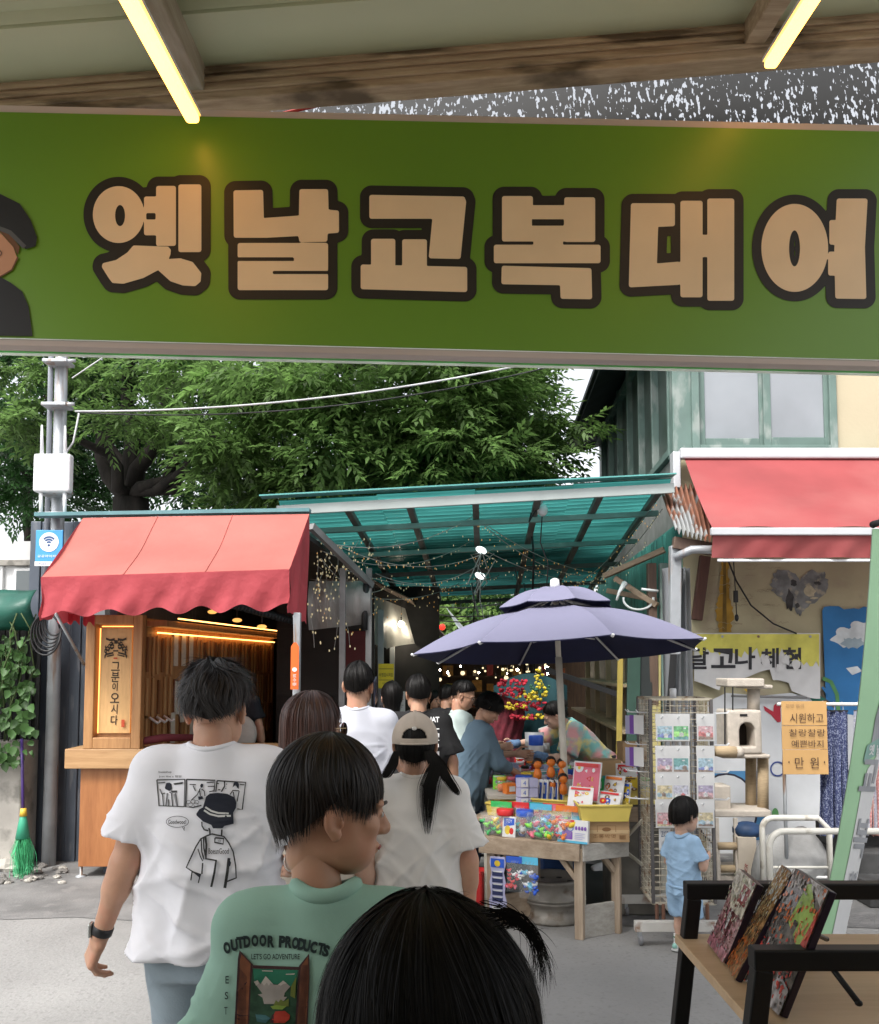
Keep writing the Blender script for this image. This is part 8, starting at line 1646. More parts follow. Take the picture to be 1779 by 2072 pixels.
# ---- 1 the man in the white printed tee
def man_white():
    x = at(432, 1500, 2.6)[0]
    Q = person('person in oversized white tee with cartoon back print and jeans, walking towards the booth', x, 2.6, 1.675, lean=.02, head=(.0, .1, 0), build=1.04, shw=.185, hd=1.04, sz=1.415,
        arms=dict(L=((-.25, -.06, -1), (-.35, .12, -1)), R=((.32, .12, -1), (-.3, 1.0, -.3)), handL=dict(vox=.004, curl=.55, n=(.9, .5, .1), bend=(-.15, .15, -.1)), handR=dict(curl=.5)),
        legs=dict(L=((-.1, .16, .5), (-.1, .1, .08)), R=((.1, -.02, .5), (.1, -.22, .12))),
        shirt=tee((.76, .76, .8), 'tee_white', hem=.875, sleeve=.74, sr=(.08, .094), rx=[.222, .228, .214, .208, .215, .208, .15, .08], ry=[.15, .155, .145, .138, .14, .128, .1, .078], vox=.009, fold=.014, collar=.009), pants=dict(mat=M('jeans_pale', (.25, .31, .35), rough=.9, var=.2, scale=5, bump=.2, bscale=150), r=(.11, .095, .09)),
        hair=dict(hem=(.05, .02, .0, -.05, -.07), side=.2, n=6500, t=.014, lift=.045, lump=.005, clump=6, wave=.16, wf=9, swirl=.7, dep=.016, K=11, w=.0011, rag=.004, g=(.88, .74, .7), flick=.032), hairmat=M_hairg, hv=.004, vox=.009)
    # fine stubble fade at the nape is part of the hair; print on the back
    K = M('print_black'); Nk = M('shirt_navy', (.015, .018, .03), rough=.8); Wh = M('print_offwhite', (.6, .6, .58), rough=.8); Gy = M('print_grey', (.25, .25, .26), rough=.8)
    sx, sy = 260/1456/1.2648, 370/2072/1.2648; X = lambda a: 380/1.2648+a*sx; Yp = lambda b: 1930/1.2648+b*sy; P = lambda L: [(X(a), Yp(b)) for a, b in L]
    ar = Art(); st = lambda L, w_, c=K: ar.stroke(P(L), w_*sx*1.6, c)
    for L in ([(120, 370), (520, 362), (512, 752), (150, 740), (120, 370)], [(545, 362), (955, 375), (940, 540)], [(545, 362), (532, 755), (640, 765), (760, 735)], [(985, 380), (1392, 405), (1345, 795), (1275, 785)], [(985, 380), (965, 540)]): st(L, 11)
    st([(1090, 385), (1092, 460), (1045, 540)], 12); ar.poly(P([(235, 480), (255, 415), (300, 408), (330, 430), (335, 500), (300, 530), (240, 500)]), Nk); ar.poly(P([(1205, 480), (1225, 405), (1270, 392), (1298, 430), (1295, 500), (1270, 480), (1250, 440), (1215, 470)]), Nk); ar.poly(P([(740, 450), (755, 425), (785, 428), (780, 470), (750, 490)]), Nk)
    for L in ([(140, 415), (240, 405)], [(360, 425), (495, 405)], [(370, 435), (490, 420)], [(165, 500), (190, 570), (240, 560)], [(270, 560), (250, 740)], [(300, 545), (330, 560), (345, 740)], [(320, 530), (410, 530)], [(330, 545), (410, 545)], [(385, 560), (415, 745)], [(200, 570), (215, 740)], [(290, 650), (290, 745)], [(590, 435), (680, 437)], [(640, 455), (675, 530)], [(745, 490), (700, 580), (610, 665)], [(760, 500), (800, 530), (810, 600)], [(730, 500), (745, 600)], [(835, 410), (945, 400)], [(850, 465), (945, 460)], [(870, 540), (940, 525)], [(990, 420), (1010, 425)], [(1000, 510), (1030, 512)], [(1115, 430), (1125, 432)], [(1105, 490), (1115, 495)], [(1170, 580), (1210, 520), (1300, 525)], [(1215, 540), (1235, 650)], [(1300, 530), (1270, 680)], [(1310, 435), (1375, 440)]): st(L, 9)
    for cx, cy in ((575, 690), (640, 680), (690, 690), (600, 725), (680, 725)): ar.ring(X(cx), Yp(cy), 32*sx, 6*sx, K, ry=26*sy, n=12)
    ar.poly(P([(710, 610), (770, 600), (790, 640), (720, 660)]), Nk); ar.poly(P([(360, 580), (385, 565), (415, 740), (395, 740)]), Gy)
    ar.text('bookshop', 0, 0, 1, K); v, f, c = ar.e.pop(); ar.e.append(_fit('bookshop', X(238), Yp(260), 185*sx, 38*sy, K)); ar.e.append(_fit('Just like a 팝업', X(310), Yp(322), 320*sx, 34*sy, K))
    # big figure with bucket hat
    ar.poly(P([(880, 565), (1000, 555), (1130, 570), (1230, 620), (1262, 690), (1255, 770), (1215, 840), (1222, 1000), (1090, 1030), (1060, 1065), (925, 1065), (900, 1015), (780, 965), (690, 880), (685, 855), (730, 790), (780, 765), (800, 700), (825, 610)]), Nk)
    st([(815, 760), (900, 815), (1000, 845), (1150, 852)], 16, Wh); st([(797, 805), (880, 860), (1000, 890), (1180, 885)], 16, Wh)
    for L, w_ in (([(765, 970), (768, 1030), (800, 1085), (860, 1100)], 13), ([(865, 1060), (880, 1100), (882, 1150)], 15), ([(1052, 1080), (1048, 1170)], 15), ([(840, 1170), (910, 1145), (1000, 1165), (1080, 1180), (1150, 1270), (1215, 1400), (1250, 1600), (1258, 1775), (1130, 1825)], 13), ([(840, 1170), (750, 1215), (680, 1330), (600, 1500), (543, 1625), (640, 1690), (755, 1730)], 13), ([(815, 1180), (830, 1300), (822, 1500), (970, 1525), (945, 1700), (900, 1905)], 20), ([(790, 1195), (795, 1350), (815, 1450)], 13), ([(755, 1210), (765, 1400), (795, 1510)], 12), ([(710, 1360), (745, 1470), (780, 1535)], 10), ([(778, 1560), (765, 1720)], 14), ([(1155, 1490), (1130, 1700), (1095, 1920)], 26), ([(625, 1690), (608, 1810)], 11), ([(740, 1740), (715, 1850)], 11), ([(955, 1200), (1078, 1210), (1070, 1290), (950, 1265), (955, 1200)], 14)): st(L, w_)
    ar.poly(P([(640, 1695), (755, 1732), (735, 1775)]), Nk); ar.poly(P([(1155, 1490), (1185, 1560), (1170, 1610), (1140, 1600)]), Nk); ar.ring(X(1020), Yp(1245), 14*sx, 5*sx, K, ry=14*sy, n=10)
    ar.ring(X(415), Yp(970), 160*sx, 8*sx, K, ry=80*sy, n=30); st([(490, 1045), (515, 1100), (515, 1045)], 8); ar.e.append(_fit('Goodwood!', X(412), Yp(972), 260*sx, 62*sy, K)); ar.e.append(_fit('BoeunGood', X(1005), Yp(1390), 290*sx, 80*sy, K))
    ar.build('shirt_print', on_cloth(Q), Q.shirt, dens=6, off=.0012, dz=.00006)
    # watch and bracelet
    a, e, w_ = Q.AR['L']; d = nrm(w_-e); c = w_-d*.025; R = np.stack(frame(d), 1); wt = thing('wrist_watch', 'black strapped watch with pale square face on the walking person’s left wrist'.replace('’', "'"), 'watch', c)
    MB().lathe([(.0285, -.013), (.031, -.011), (.031, .011), (.0285, .013)], c, 20, R=R, cap=False).build('strap', M_black, wt, smooth=True); MB().box(c+V(-.032, -.006, .002), (.011, .036, .04), np.stack([nrm(V(-1, -.15, 0)), nrm(V(.15, -1, 0)), V(0, 0, 1)], 1)).build('case', M('watch_case', (.5, .52, .5), rough=.2, metal=.7), wt, bevel=.004, seg=3)
    a, e, w_ = Q.AR['R']; d = nrm(w_-e); MB().lathe([(.03, -.004), (.033, 0), (.03, .004)], w_-d*.03, 18, R=np.stack(frame(d), 1), cap=False).build('bracelet', M('silver', (.6, .58, .54), rough=.2, metal=.8), smooth=True, label="thin silver bracelet on the white-tee person's right wrist", cat='bracelet')
    # stray hair on top
    return Q
def _fit(txt, x, y, w_, h, col, bold=.01):
    v, f = glyphs(txt, bold); lo, hi = v.min(0), v.max(0); q = (v-lo)/(hi-lo); q = np.column_stack([x+(q[:, 0]-.5)*w_, y-(q[:, 1]-.5)*h]); return (q, f, col)
man_white()
# ---- 2 the boy in the mint tee
def boy():
    Y = 1.5; x = at(664, 1800, Y)[0]; zt = at(660, 1506, Y)[2]
    Q = person('boy in mint green tee with outdoor print on the back, looking to the right', x, Y, zt, face=.0, head=(1.22, .10, 0), shw=.152, sz=1.385, hd=1.03, neck=.047, skin=M_skin2, hv=.0035, vox=.009, build=.9, hairmat=M('hair_boy', (.012, .008, .006), rough=.4, var=.25, spec=.35, isl=.8),
        arms=dict(L=((-.2, .0, -1), (-.1, .3, -1)), R=((.2, .0, -1), (.1, .3, -1))), shirt=tee((.29, .48, .39), 'tee_mint', hem=.72, sleeve=.86, sr=(.07, .083), rx=[.2, .2, .195, .19, .19, .182, .132, .078], vox=.008, fold=.008, collar=.015), pants=dict(mat=M('shorts_dark', (.05, .05, .06), rough=.9), kind='short', cut=.9),
        hair=dict(hem=(-.022, -.034, -.012, -.066, -.098), n=8000, t=.012, back=.2, K=12, w=.0009, dep=.01, swirl=.35, flick=.003, clump=14, wave=.05, g=(.94, .74, .6), rag=.008, hc=None) | {}, feet=True)
    return Q
def _fix(d): d.pop('hc', None); return d
_op = person
def person(*a, **k):
    if k.get('hair') and k['hair'].get('hc', 1) is None: k['hair'].pop('hc')
    return _op(*a, **k)
QB = boy()
def boy_print():
    K = M('tee_ink', (.012, .025, .024), rough=.85); Br = M('tee_brown', (.2, .07, .03), rough=.85, var=.3, scale=40); Dk = M('tee_dark', (.05, .02, .02), rough=.85); Gn = M('tee_green', (.02, .16, .09), rough=.85); Dg = M('tee_forest', (.02, .06, .03), rough=.85, var=.4, scale=60); Gr = M('tee_mount', (.3, .27, .24), rough=.85, var=.1, scale=60); Sn = M('tee_snow', (.5, .46, .4), rough=.85); Rd = M('tee_tent', (.42, .04, .02), rough=.85); Lm = M('tee_lime', (.22, .33, .05), rough=.85); Ye = M('tee_moss', (.14, .17, .03), rough=.85)
    k = 350/1723/1.2648; X = lambda a: 550/1.2648+a*k; Yp = lambda b: 2200/1.2648+b*k; P = lambda L: [(X(a), Yp(b)) for a, b in L]; ar = Art()
    # arched heading
    pos = [('O', 152, 1112, -.18), ('U', 245, 1078, -.12), ('T', 320, 1048, -.1), ('D', 405, 1035, -.06), ('O', 505, 1022, -.03), ('O', 605, 1022, 0), ('R', 708, 1033, .02), ('P', 850, 1035, .05), ('R', 930, 1040, .08), ('O', 1015, 1052, .1), ('D', 1092, 1068, .12), ('U', 1160, 1085, .14), ('C', 1245, 1105, .16), ('T', 1340, 1125, .2), ('S', 1400, 1150, .24)]
    for ch, a, b, r in pos:
        e = _fit(ch, 0, 0, 88*k, 152*k, K, bold=.06); v = e[0] @ np.array([[math.cos(r), math.sin(r)], [-math.sin(r), math.cos(r)]]); ar.e.append((v+np.array([X(a), Yp(b)]), e[1], K))
    ar.e.append(_fit("LET'S GO ADVENTURE", X(765), Yp(1222), 610*k, 72*k, K, bold=.012))
    for ch, b in (('E', 1515), ('S', 1715), ('T', 1905), ): ar.e.append(_fit(ch, X(155-(b-1500)*.04), Yp(b), 42*k, 95*k, K))
    ar.poly(P([(310, 1140), (480, 1320), (420, 2300), (235, 2300), (290, 1250)]), Dk); ar.poly(P([(335, 1195), (450, 1315), (400, 2300), (262, 2300), (318, 1260)]), Br); ar.poly(P([(1190, 1180), (1060, 1340), (990, 2300), (1160, 2300), (1195, 1500)]), Dk); ar.poly(P([(1172, 1225), (1085, 1345), (1020, 2300), (1140, 2300), (1180, 1500)]), Br)
    ar.poly(P([(480, 1330), (1060, 1352), (1055, 1392), (478, 1372)]), Dk); ar.poly(P([(478, 1374), (1050, 1392), (1000, 2300), (425, 2300), (455, 1560)]), Dg); ar.poly(P([(480, 1376), (1048, 1394), (1020, 1480), (960, 1600), (700, 1560), (500, 1560)]), Gn)
    for q in range(7): ar.stroke(P([(300+q*16, 1350+q*20), (292+q*16, 1600), (300+q*14, 1850), (285+q*16, 2250)]), 5*k, Dk); ar.stroke(P([(1165-q*12, 1330), (1160-q*14, 1600), (1140-q*14, 1850), (1120-q*14, 2250)]), 5*k, Dk)
    ar.poly(P([(490, 1540), (540, 1520), (575, 1570), (640, 1468), (740, 1575), (790, 1580), (860, 1525), (950, 1600), (880, 1680), (870, 1730), (910, 1730), (870, 1780), (740, 1820), (620, 1820), (600, 1740), (540, 1700), (600, 1690)]), Gr)
    ar.poly(P([(590, 1550), (640, 1468), (735, 1570), (700, 1555), (680, 1590), (655, 1550), (620, 1590)]), Sn); ar.poly(P([(495, 1540), (540, 1522), (555, 1560), (520, 1590)]), Sn); ar.poly(P([(800, 1575), (860, 1525), (905, 1560), (860, 1570), (830, 1590)]), Sn); ar.poly(P([(900, 1440), (1010, 1435), (1000, 1450), (890, 1452)]), Sn); ar.poly(P([(590, 1395), (730, 1400), (730, 1412), (600, 1408)]), Sn)
    ar.poly(P([(740, 1830), (770, 1770), (800, 1800), (830, 1760), (870, 1790), (930, 1750), (930, 1850), (740, 1850)]), Ye); ar.poly(P([(700, 1850), (780, 1835), (900, 1850), (850, 1890), (730, 1885)]), Lm); ar.poly(P([(760, 1915), (880, 1905), (945, 1960), (940, 2010), (880, 2060), (740, 2060), (720, 2020)]), Rd); ar.poly(P([(720, 1960), (745, 1930), (740, 2060), (690, 2060)]), Dk); ar.poly(P([(510, 1950), (640, 1960), (700, 2000), (640, 2060), (530, 2040)]), M('tee_teal', (.05, .15, .16), rough=.85)); ar.poly(P([(960, 1600), (1025, 1480), (1010, 1750), (950, 1720)]), Ye)
    ar.e.append(_fit('2', X(1310), Yp(2020), 60*k, 90*k, K))
    ar.build('shirt_print', on_cloth(QB), QB.shirt, dens=7, off=.0008, dz=.00007)
boy_print()
# ---- 3 the dark-haired child right in front
def near_child():
    Y = .74; zt = at(868, 1868, Y)[2]; x = at(864, 1900, Y)[0]
    Q = person('child with thick black hair directly ahead, seen from behind', x, Y, zt, face=0, head=(-.12, .12, 0), hd=1.12, shw=.15, sz=1.37, vox=.012, hv=.005, skin=M_skin2, shirt=tee((.03, .03, .035), 'tee_charcoal', hem=.75), pants=dict(mat=M('shorts_dark'), kind='short'), hands=True,
        hair=dict(hem=(-.02, -.035, -.03, -.075, -.105), n=20000, t=.014, K=12, w=.00042, dep=.01, swirl=.5, clump=22, wave=.05, g=(1, .93, .86), rag=.006, lump=.002, flick=.006), hairmat=M_hairn)
    rng = np.random.default_rng(4); V_, F_ = [], []; o = 0
    def strand(P, w_):
        nonlocal o
        P = np.array(P); D = np.gradient(P, axis=0); sd = np.cross(D, V(0, 1, 0)); sd /= np.linalg.norm(sd, axis=1)[:, None]+1e-9; K = len(P); ww = w_*np.linspace(1, .2, K)[:, None]; V_.append(np.stack([P+sd*ww, P-sd*ww], 1).reshape(-1, 3)); i = o+np.arange(K-1)*2; F_.append(np.stack([i, i+1, i+3, i+2], -1)); o += 2*K
    for k in range(140):      # the flyaway tuft at the right
        r = rng.uniform(0, 1); j = lambda a: rng.normal(0, a); y0 = Y-.005+rng.uniform(-.04, .03)
        p0 = (985+r*50+j(14), 1838+r*30+j(10)); p1 = (1050+r*25+j(10), 1838+r*22+j(9)); p2 = (1094+22*r+j(9), 1885+45*r+j(14)); p3 = (1088+25*r+j(12)-(rng.random() < .3)*22, 1945+60*rng.random()+j(12))
        T = np.linspace(0, 1, 12); B = [((1-t)**3*np.array(p0)+3*(1-t)**2*t*np.array(p1)+3*(1-t)*t*t*np.array(p2)+t**3*np.array(p3)) for t in T]; strand([at(b[0], b[1], y0+.02*t) for b, t in zip(B, T)], .00035)
    for k in range(26):       # short stray hairs over the crown
        px = rng.uniform(800, 1080); t0 = rng.uniform(-60, 60); yb = 1806+((px-868)/225)**2*90; P = [at(px+t0*t, yb+8-26*t*(1-t*.6)+rng.normal(0, 1), Y) for t in np.linspace(0, 1, 7)]; strand(P, .00022)
    v, f = np.vstack(V_), np.vstack(F_); link('stray_hair', np_mesh('stray_hair', v, f, M_hairn), Q.hair, kind='stuff')
near_child()
# ---- 4 woman with long brown hair and sunglasses
def long_hair():
    Y = 3.15; zt = at(640, 1409, Y)[2]
    Q = person('woman with long reddish brown hair and dark sunglasses behind the mint-tee boy', at(632, 1500, Y)[0], Y, zt, face=.15, head=(.85, .03, 0), female=True, shw=.15, hd=1.05, build=.85, vox=.012, skin=M_skin3, shirt=tee((.62, .57, .48), 'blouse_cream', hem=.85, ease=.9), pants=dict(mat=M('skirt_cream', (.6, .52, .42), rough=.9), kind='skirt', len=.3),
        hair=dict(hem=(.045, -.02, -.2, -.34, -.36), n=3200, t=.012, K=12, w=.0018, dep=.012, swirl=.12, g=(1, 1, .95), wave=.03, rag=.02), hairmat=M_hairb)
    g_ = thing('sunglasses', 'round dark sunglasses worn by the long-haired woman', 'sunglasses', Q.hl((0, .1, 0)))
    for sx in (-1, 1):
        MB().lathe([(.0005, -.002), (.026, -.0015), (.026, .0015), (.0005, .002)], Q.hl((sx*.033, .112, -.004)), 20, R=Q.HR @ Rx(pi/2)).build('lens', M('dark_lens', (.02, .012, .012), rough=.08, spec=.8), g_, smooth=True); MB().tube([Q.hl((sx*.058, .108, .002)), Q.hl((sx*.078, .05, .002)), Q.hl((sx*.082, -.01, .0))], .0015, 6).build('temple', M('gold_wire', (.5, .38, .2), rough=.25, metal=.8), g_)
    MB().tube([Q.hl((-.01, .114, 0)), Q.hl((0, .116, .004)), Q.hl((.01, .114, 0))], .0015, 6).build('bridge', M('gold_wire'), g_)
long_hair()
# ---- 5 man on the phone
def phone_man():
    Y = 4.9; Q = person('man in plain white tee holding a phone to his right ear', at(724, 1500, Y)[0], Y, at(724, 1344, Y)[2], face=.05, head=(.05, .0, .04), shw=.17, arms=dict(R=((.35, .25, -1), (-.32, .35, .95)), L=((-.2, .1, -1), (.1, .5, -.8)), handR=dict(curl=.8, n=(-1, .1, 0))), shirt=tee((.62, .63, .7), 'tee_white2', hem=.85, fold=.008), pants=dict(mat=M('trousers_grey', (.12, .12, .13), rough=.9)), hair=dict(SHORT, n=2000, lift=.01))
    c = Q.hl((.096, .02, -.03)); ph = MB(); ph.box(c, (.009, .075, .15), Q.HR @ Rx(.35)); ph.build('mobile_phone', M('phone_dark', (.03, .035, .06), rough=.2), bevel=.003, label='dark mobile phone held to the ear of the man in the white tee', cat='phone')
phone_man()
# ---- 6 woman in the beige cap
def cap_woman():
    Y = 3.2; zt = at(836, 1446, Y)[2]; hd = 1.04
    Q = person('woman in beige baseball cap and loose white tee with two low ponytails', at(840, 1500, Y)[0], Y, zt, female=True, shw=.165, hd=hd, build=.88, head=(0, .0, 0), vox=.011, arms=dict(R=((.2, .0, -1), (.02, .12, -1)), L=((-.2, .05, -1), (.1, .6, -.7))), shirt=tee((.74, .72, .69), 'tee_ivory', hem=.70, sleeve=.8, sr=(.078, .09), rx=[.215, .212, .205, .198, .2, .19, .14, .078], fold=.009), pants=dict(mat=M('shorts_cream', (.5, .46, .4), rough=.9), kind='short', cut=.7),
        hair=dict(hem=(-.0, -.03, -.055, -.085, -.10), n=1500, t=.006, K=8, w=.0015, dep=.004, g=(.95, .8, .7), swirl=.0))
    Mc = M('cap_beige', (.5, .43, .36), rough=.9, var=.06, scale=20, bump=.3, bscale=180, bdist=.002); c = thing('baseball_cap', 'beige baseball cap with strap opening worn over black ponytails', 'cap', Q.hl((0, -.01, .06)))
    def dome(u, v):
        a = 2*pi*u; p = pi/2*(1-v)*1.08; r = 1+.006*math.cos(a*6); return Q.hl(V(0, -.012, .032)+V(.094*math.sin(a)*math.cos(pi/2-p)*r, .116*math.cos(a)*math.cos(pi/2-p)*r, .1*math.sin(pi/2-p)-.012*(1-v)))
    def hole(u, v):      # arched strap opening at the back
        return False
    mb = MB(); nu, nv = 144, 44; vs = [dome(i/nu, j/nv) for j in range(nv+1) for i in range(nu)]; f = []
    for j in range(nv):
        for i in range(nu):
            bu = abs((i+.5)/nu-.5)/.088; bv = ((j+.5)/nv-.13)/.25
            if bv > 0 and bu*bu+bv**3 < 1: continue
            f.append((j*nu+i, j*nu+(i+1) % nu, (j+1)*nu+(i+1) % nu, (j+1)*nu+i))
    mb.add(vs, f); cr = mb.build('crown', Mc, c, smooth=True); so_ = cr.modifiers.new('thick', 'SOLIDIFY'); so_.thickness = .0025; so_.offset = 1
    mb = MB(); mb.grid(lambda u, v: Q.hl(V((u-.5)*.15, .09+.085*v*(1-((u-.5)*1.7)**2), .012-.012*v-.05*((u-.5)*1.6)**2)), 14, 8); mb.build('brim', Mc, c, smooth=True).modifiers.new('thick', 'SOLIDIFY').thickness = .003
    for a in range(6): MB().tube([np.array(dome(a/6, v))+0*V(0, 0, 0) for v in np.linspace(.35 if a == 3 else .05, .98, 10)], .0012, 5).build('seam', Mc, c)
    MB().ball(Q.hl((0, -.012, .13)), .009*Q.s, 8).build('button', Mc, c, smooth=True); MB().ball(Q.hl((0, -.122, .072)), np.array([.008, .003, .006])*Q.s*1.3, 8).build('emblem', M('embroidery', (.68, .66, .62), rough=.9), c, smooth=True)
    MB().tube([Q.hl((.05*math.sin(a)*1.0, -.127, .0+0*.01)) if False else Q.hl((.105*math.sin(a), -.012-.122*math.cos(a), .012)) for a in np.linspace(-.55, .55, 10)], .0045*Q.s, 6).build('strap', Mc, c, smooth=True)
    # ponytails
    rng = np.random.default_rng(6); V_, F_ = [], []; o = 0
    paths = [[(868, 1520), (885, 1548), (870, 1590), (866, 1640), (866, 1690)], [(872, 1518), (890, 1545), (905, 1575), (922, 1600), (928, 1610)], [(802, 1520), (796, 1545), (786, 1562), (780, 1572), (778, 1575)]]
    for pi_, (path, n, spread) in enumerate(zip(paths, (420, 260, 260), (9, 7, 6))):
        for k in range(n):
            ox, oy = rng.normal(0, 1), rng.normal(0, 1); tl = rng.uniform(.55, 1.0); T = np.linspace(0, tl, 14); X = np.interp(T, np.linspace(0, 1, 5), [p[0] for p in path]); Z = np.interp(T, np.linspace(0, 1, 5), [p[1] for p in path]); w_ = (.5+.9*np.sin(np.clip(T, 0, 1)*pi)**.8)*spread*(.5 if pi_ == 1 else .6)
            P = np.array([at(X[i]+ox*w_[i], Z[i], Y-.085+.012*oy-.03*min(1, T[i]*2)) for i in range(14)]); P[:, :] = P; D = np.gradient(P, axis=0); sd = np.cross(D, V(0, 1, .0)); sd /= np.linalg.norm(sd, axis=1)[:, None]+1e-9; ww = .0011*np.linspace(1, .25, 14)[:, None]; V_.append(np.stack([P+sd*ww, P-sd*ww], 1).reshape(-1, 3)); i = o+np.arange(13)*2; F_.append(np.stack([i, i+1, i+3, i+2], -1)); o += 28
    link('ponytails', np_mesh('ponytails', np.vstack(V_), np.vstack(F_), M_hair), Q.hair)
cap_woman()
# ---- 7 man in black printed tee
def black_tee():
    Y = 5.8; Q = person('person in black tee with white lettering on the back, walking into the alley', at(846, 1500, Y)[0], Y, at(843, 1369, Y)[2], face=-.05, head=(-.12, .12, 0), shw=.18, hv=.006, vox=.013, shirt=tee((.012, .012, .013), 'tee_black', hem=.8, sleeve=.8, sr=(.08, .095), ease=1.05), pants=dict(mat=M('trousers_brown', (.09, .07, .06), rough=.9)), hair=dict(BOWL, hem=(-.01, -.02, -.02, -.07, -.085), n=1300))
    ar = Art(); Wm = M('print_white'); ar.e.append(_fit('NAT', 877, 1456, 24, 11, Wm, bold=.03))
    for i, (y0, y1, x0, x1) in enumerate(((1474, 1476, 874, 889), (1484, 1492, 878, 889), (1497, 1499, 876, 889), (1505, 1512, 880, 888), (1520, 1530, 880, 889), (1540, 1544, 878, 889))): ar.rect(x0, y0, x1, y1, Wm)
    ar.build('shirt_print', on_cloth(Q), Q.shirt, dens=8, off=.002, dz=.0001)
black_tee()
# ---- 8 man in mint-white tee
def mint_man():
    Y = 6.9; Q = person('man with glasses in pale mint tee looking down at the wares', at(935, 1500, Y)[0], Y, at(945, 1380, Y)[2], face=1.35, head=(.35, .35, 0), shw=.175, hv=.006, vox=.013, arms=dict(R=((.15, .4, -1), (-.3, .9, .1)), L=((-.15, .3, -1), (.3, .9, .1))), shirt=tee((.55, .66, .63), 'tee_pale_mint', hem=.8, sleeve=.8), pants=dict(mat=M('trousers_navy', (.04, .05, .08), rough=.9)), hair=dict(SHORT, n=1500, lift=.012))
    g_ = thing('glasses', 'thin dark glasses worn by the man in pale mint tee', 'glasses', Q.hl((0, .1, 0)))
    for sx in (-1, 1): MB().tube([Q.hl((sx*.032+.022*math.cos(a), .112, -.003+.016*math.sin(a))) for a in np.linspace(0, 2*pi, 15)], .0016, 5).build('rim', M_black, g_); MB().tube([Q.hl((sx*.055, .108, .002)), Q.hl((sx*.08, .0, .002))], .0014, 5).build('temple', M_black, g_)
mint_man()
# ---- 9 woman in blue-grey blouse
def blouse_woman():
    Y = 6.45; Q = person('woman in blue-grey blouse and dark trousers leaning over the toy table', at(944, 1600, Y)[0], Y+.05, 1.50, face=1.25, lean=.3, head=(.1, .38, 0), female=True, shw=.16, hv=.006, vox=.012, build=1.0, arms=dict(R=((.1, .35, -1), (-.05, 1, -.5)), L=((-.1, .65, -1), (.1, 1, .05))), shirt=tee((.13, .2, .26), 'blouse_slate', hem=.74, sleeve=1.35, sr=(.07, .065), ease=1.08, fold=.012), pants=dict(mat=M('trousers_denim', (.03, .055, .1), rough=.9), r=(.11, .085, .08)), hair=dict(hem=(.03, -.02, -.055, -.085, -.09), n=1700, t=.016, side=1.0, lump=.005, wave=.25, wf=14, clump=8, dep=.014, rag=.01, flick=.01), shoes=(.6, .6, .58))
    a, e, w_ = Q.AR['R']; c = w_+V(.06, -.05, -.06); MB().box(c, (.11, .006, .075), Ry(.5) @ Rx(.4)).build('price_card', CM('white', .5), label='white card in the lowered hand of the woman in the blue-grey blouse', cat='card')
blouse_woman()
# ---- 10 the seller
def seller():
    Y = 7.35; Q = person('seller in colourful tie-dye shirt and blue gloves leaning over the wares', at(1222, 1600, Y)[0], Y, 1.56, face=-1.75, lean=.75, head=(.25, -.25, 0), female=True, shw=.16, hv=.005, vox=.012, build=1.05, skin=M_skin3, arms=dict(R=((.1, .75, -.35), (-.1, 1, -.12)), L=((-.15, .45, -.9), (-.2, 1, .12)), handR=dict(curl=.5), handL=dict(curl=.5)),
        shirt=dict(mat=M('tie_dye', (.2, .45, .42), rough=.85, col2=(.62, .3, .3), scale=7, r0=.42, r1=.58, spot=(8, (.65, .55, .22), .42), spotw=.1, bump=.1, bscale=200), hem=.78, sleeve=.85, sr=(.085, .1), ease=1.05, fold=.01), pants=dict(mat=M('trousers_black', (.02, .02, .022), rough=.9)), hair=dict(hem=(.055, .02, -.02, -.075, -.09), n=1300, t=.01, swirl=0, dep=.004))
    MB().ball(Q.hl((0, -.12, .06)), .045*Q.s, 12).build('hair_bun', M_hair, Q.hair, smooth=True)
    for k in ('L', 'R'):
        a, e, w_ = Q.AR[k]; d = nrm(w_-e); MB().tube([w_-d*.05, w_-d*.01, w_+d*.04, w_+d*.075], [.034, .036, .044, .03], 12).build('work_glove', M('glove_blue', (.12, .2, .34), rough=.9, var=.2, scale=40), Q.t, smooth=True)
seller()
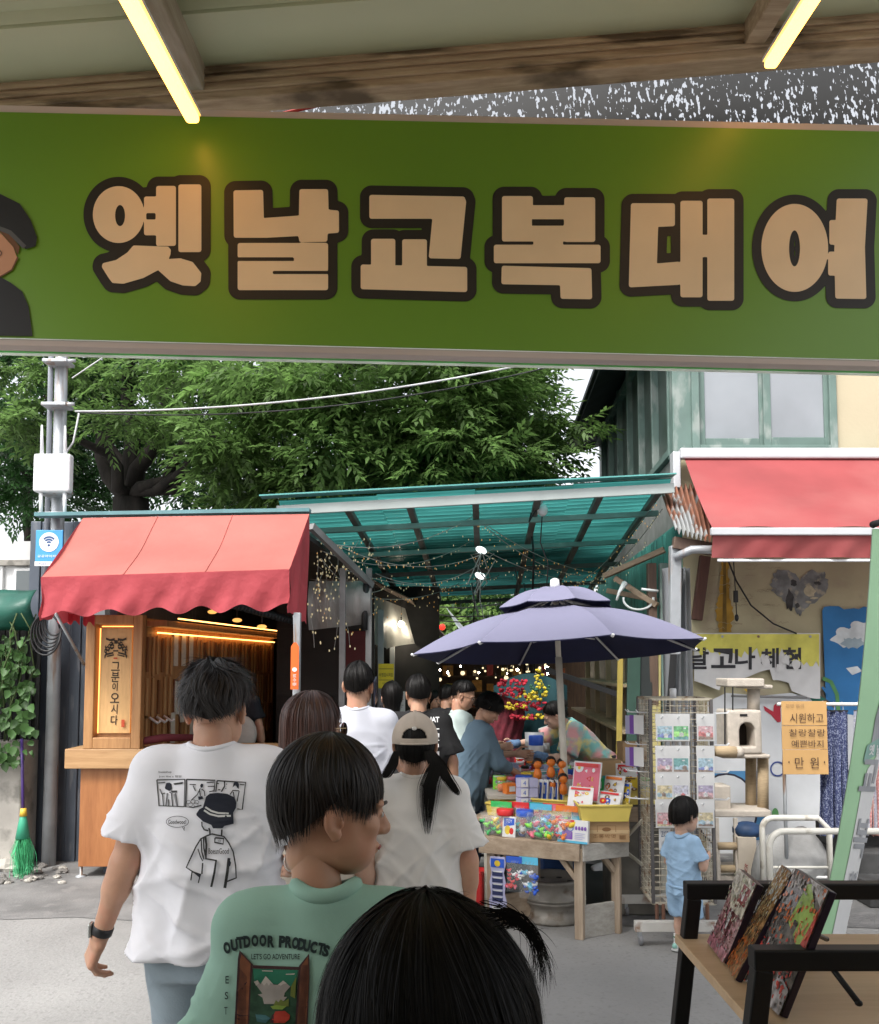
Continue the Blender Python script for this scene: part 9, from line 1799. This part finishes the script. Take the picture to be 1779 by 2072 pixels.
# ---- 11 toddler in denim romper
def toddler():
    p = gnd(1378, 1930); Y = p[1]; zt = at(1388, 1616, Y)[2]
    Q = person('toddler in pale denim romper and white trainers beside the postcard rack', at(1382, 1700, Y)[0], Y, zt, face=.85, head=(.15, .1, 0), hd=1.6, pz=.74, sz=1.255, shw=.155, vox=.016, hv=.008, build=1.02, skin=M_skin3, lean=.03, arms=dict(R=((.3, .1, -1), (-.35, 1, .35)), L=((-.25, .1, -1), (.2, .8, -.3)), handR=dict(curl=.8), handL=dict(curl=.6)), legs=dict(L=((-.1, .06, .4), (-.1, .02, .085)), R=((.1, .0, .4), (.1, -.1, .085))),
        shirt=dict(mat=M('romper_denim', (.3, .45, .62), rough=.9, var=.12, scale=12, bump=.2, bscale=200), hem=.66, sleeve=.72, sr=(.085, .1), rx=[.19, .19, .185, .19, .19, .175, .13, .08], ry=[.15, .15, .145, .14, .135, .12, .1, .078], vox=.012, fold=.012, collar=.022), pants=dict(mat=M('romper_denim'), kind='short', cut=.95, r=(.125, .125, .1)), hair=dict(hem=(-.01, -.03, -.045, -.085, -.1), n=2200, t=.012, K=10, w=.0013, dep=.008, swirl=.3, g=(1, .9, .82), rag=.006), shoes=(.66, .68, .66))
    mb = MB(); ring = [Q.G(V(.186*math.cos(a), .145*math.sin(a), .755)) for a in np.linspace(0, 2*pi, 30)]; mb.tube(ring, .012*Q.s*1.4, 8, cap=False); mb.build('waistband', M('romper_denim'), Q.shirt, smooth=True)
    for k, sg in (('L', -1), ('R', 1)):
        an = V(sg*.1, .02 if k == 'L' else -.1, .085); MB().tube([Q.G(an+V(0, -.005, .0)), Q.G(an+V(0, -.005, .11))], .047*Q.s, 12).build('sock', M('sock_white', (.66, .66, .64), rough=.9), Q.t, smooth=True); MB().tube([Q.G(an+V(0, -.005, .07)), Q.G(an+V(0, -.005, .085))], .049*Q.s, 12).build('sock_stripe', M('sock_green', (.03, .2, .1), rough=.9), Q.t, smooth=True); MB().ball(Q.G(an+V(0, -.05, -.02)), np.array([.042, .03, .04])*Q.s, 8).build('heel_patch', M('mint_leather', (.3, .58, .5), rough=.5), Q.t, smooth=True)
toddler()
# ---- 12.. people half hidden further back
def others():
    person('booth clerk in dark polo with pale bag behind the wooden counter', at(484, 1500, 8.4)[0], 8.4, 1.66, face=.3, shw=.17, vox=.015, hv=.007, shirt=tee((.012, .014, .02), 'polo_dark', hem=.85), pants=dict(mat=M('trousers_black')), hair=dict(SHORT, n=500))
    b = at(492, 1485, 8.15); MB().ball(b, (.13, .07, .17), 14).build('cloth_bag', M('bag_beige', (.45, .42, .38), rough=.9, bump=.3, bscale=20), smooth=True, label='pale beige cloth bag carried at the counter by the dark polo clerk', cat='bag')
    person('shopper with dark hair half hidden beyond the man with glasses', at(906, 1500, 8.6)[0], 8.6, at(908, 1388, 8.6)[2], face=.4, head=(.5, .2, 0), shw=.165, vox=.016, hv=.008, shirt=tee((.02, .02, .022), 'top_black', hem=.8), pants=dict(mat=M('trousers_black')), hair=dict(BOWL, n=500))
    person('shopper facing out of the alley under the bulbs', at(879, 1500, 9.6)[0], 9.6, at(879, 1398, 9.6)[2], face=2.6, female=True, head=(0, .1, 0), shw=.155, vox=.016, hv=.008, shirt=tee((.1, .06, .05), 'top_rust', hem=.8), pants=dict(mat=M('trousers_black')), hair=dict(BOWL, n=500, hem=(.04, -.03, -.1, -.2, -.2)))
    person('shopper in black jacket half hidden by the black-tee person', at(793, 1500, 6.6)[0], 6.6, 1.56, face=-.2, female=True, shw=.165, vox=.016, hv=.008, shirt=tee((.014, .014, .018), 'jacket_black', hem=.75, sleeve=1.8, ease=1.1), pants=dict(mat=M('trousers_black')), hair=dict(BOWL, n=500, hem=(.04, -.03, -.1, -.2, -.2)))
    Q = person('child in navy long sleeve reaching towards the bench from behind the capped woman', at(872, 1700, 5.35)[0], 5.35, 1.12, face=.9, shw=.15, sz=1.33, hd=1.2, pz=.85, vox=.015, hv=.007, head=(.2, .2, 0), arms=dict(R=((.25, .5, -.75), (-.28, .9, .02)), handR=dict(curl=.35, vox=.006)), shirt=tee((.02, .025, .06), 'top_navy', hem=.75, sleeve=1.75, sr=(.065, .06)), pants=dict(mat=M('trousers_black')), hair=dict(BOWL, n=600))
others()
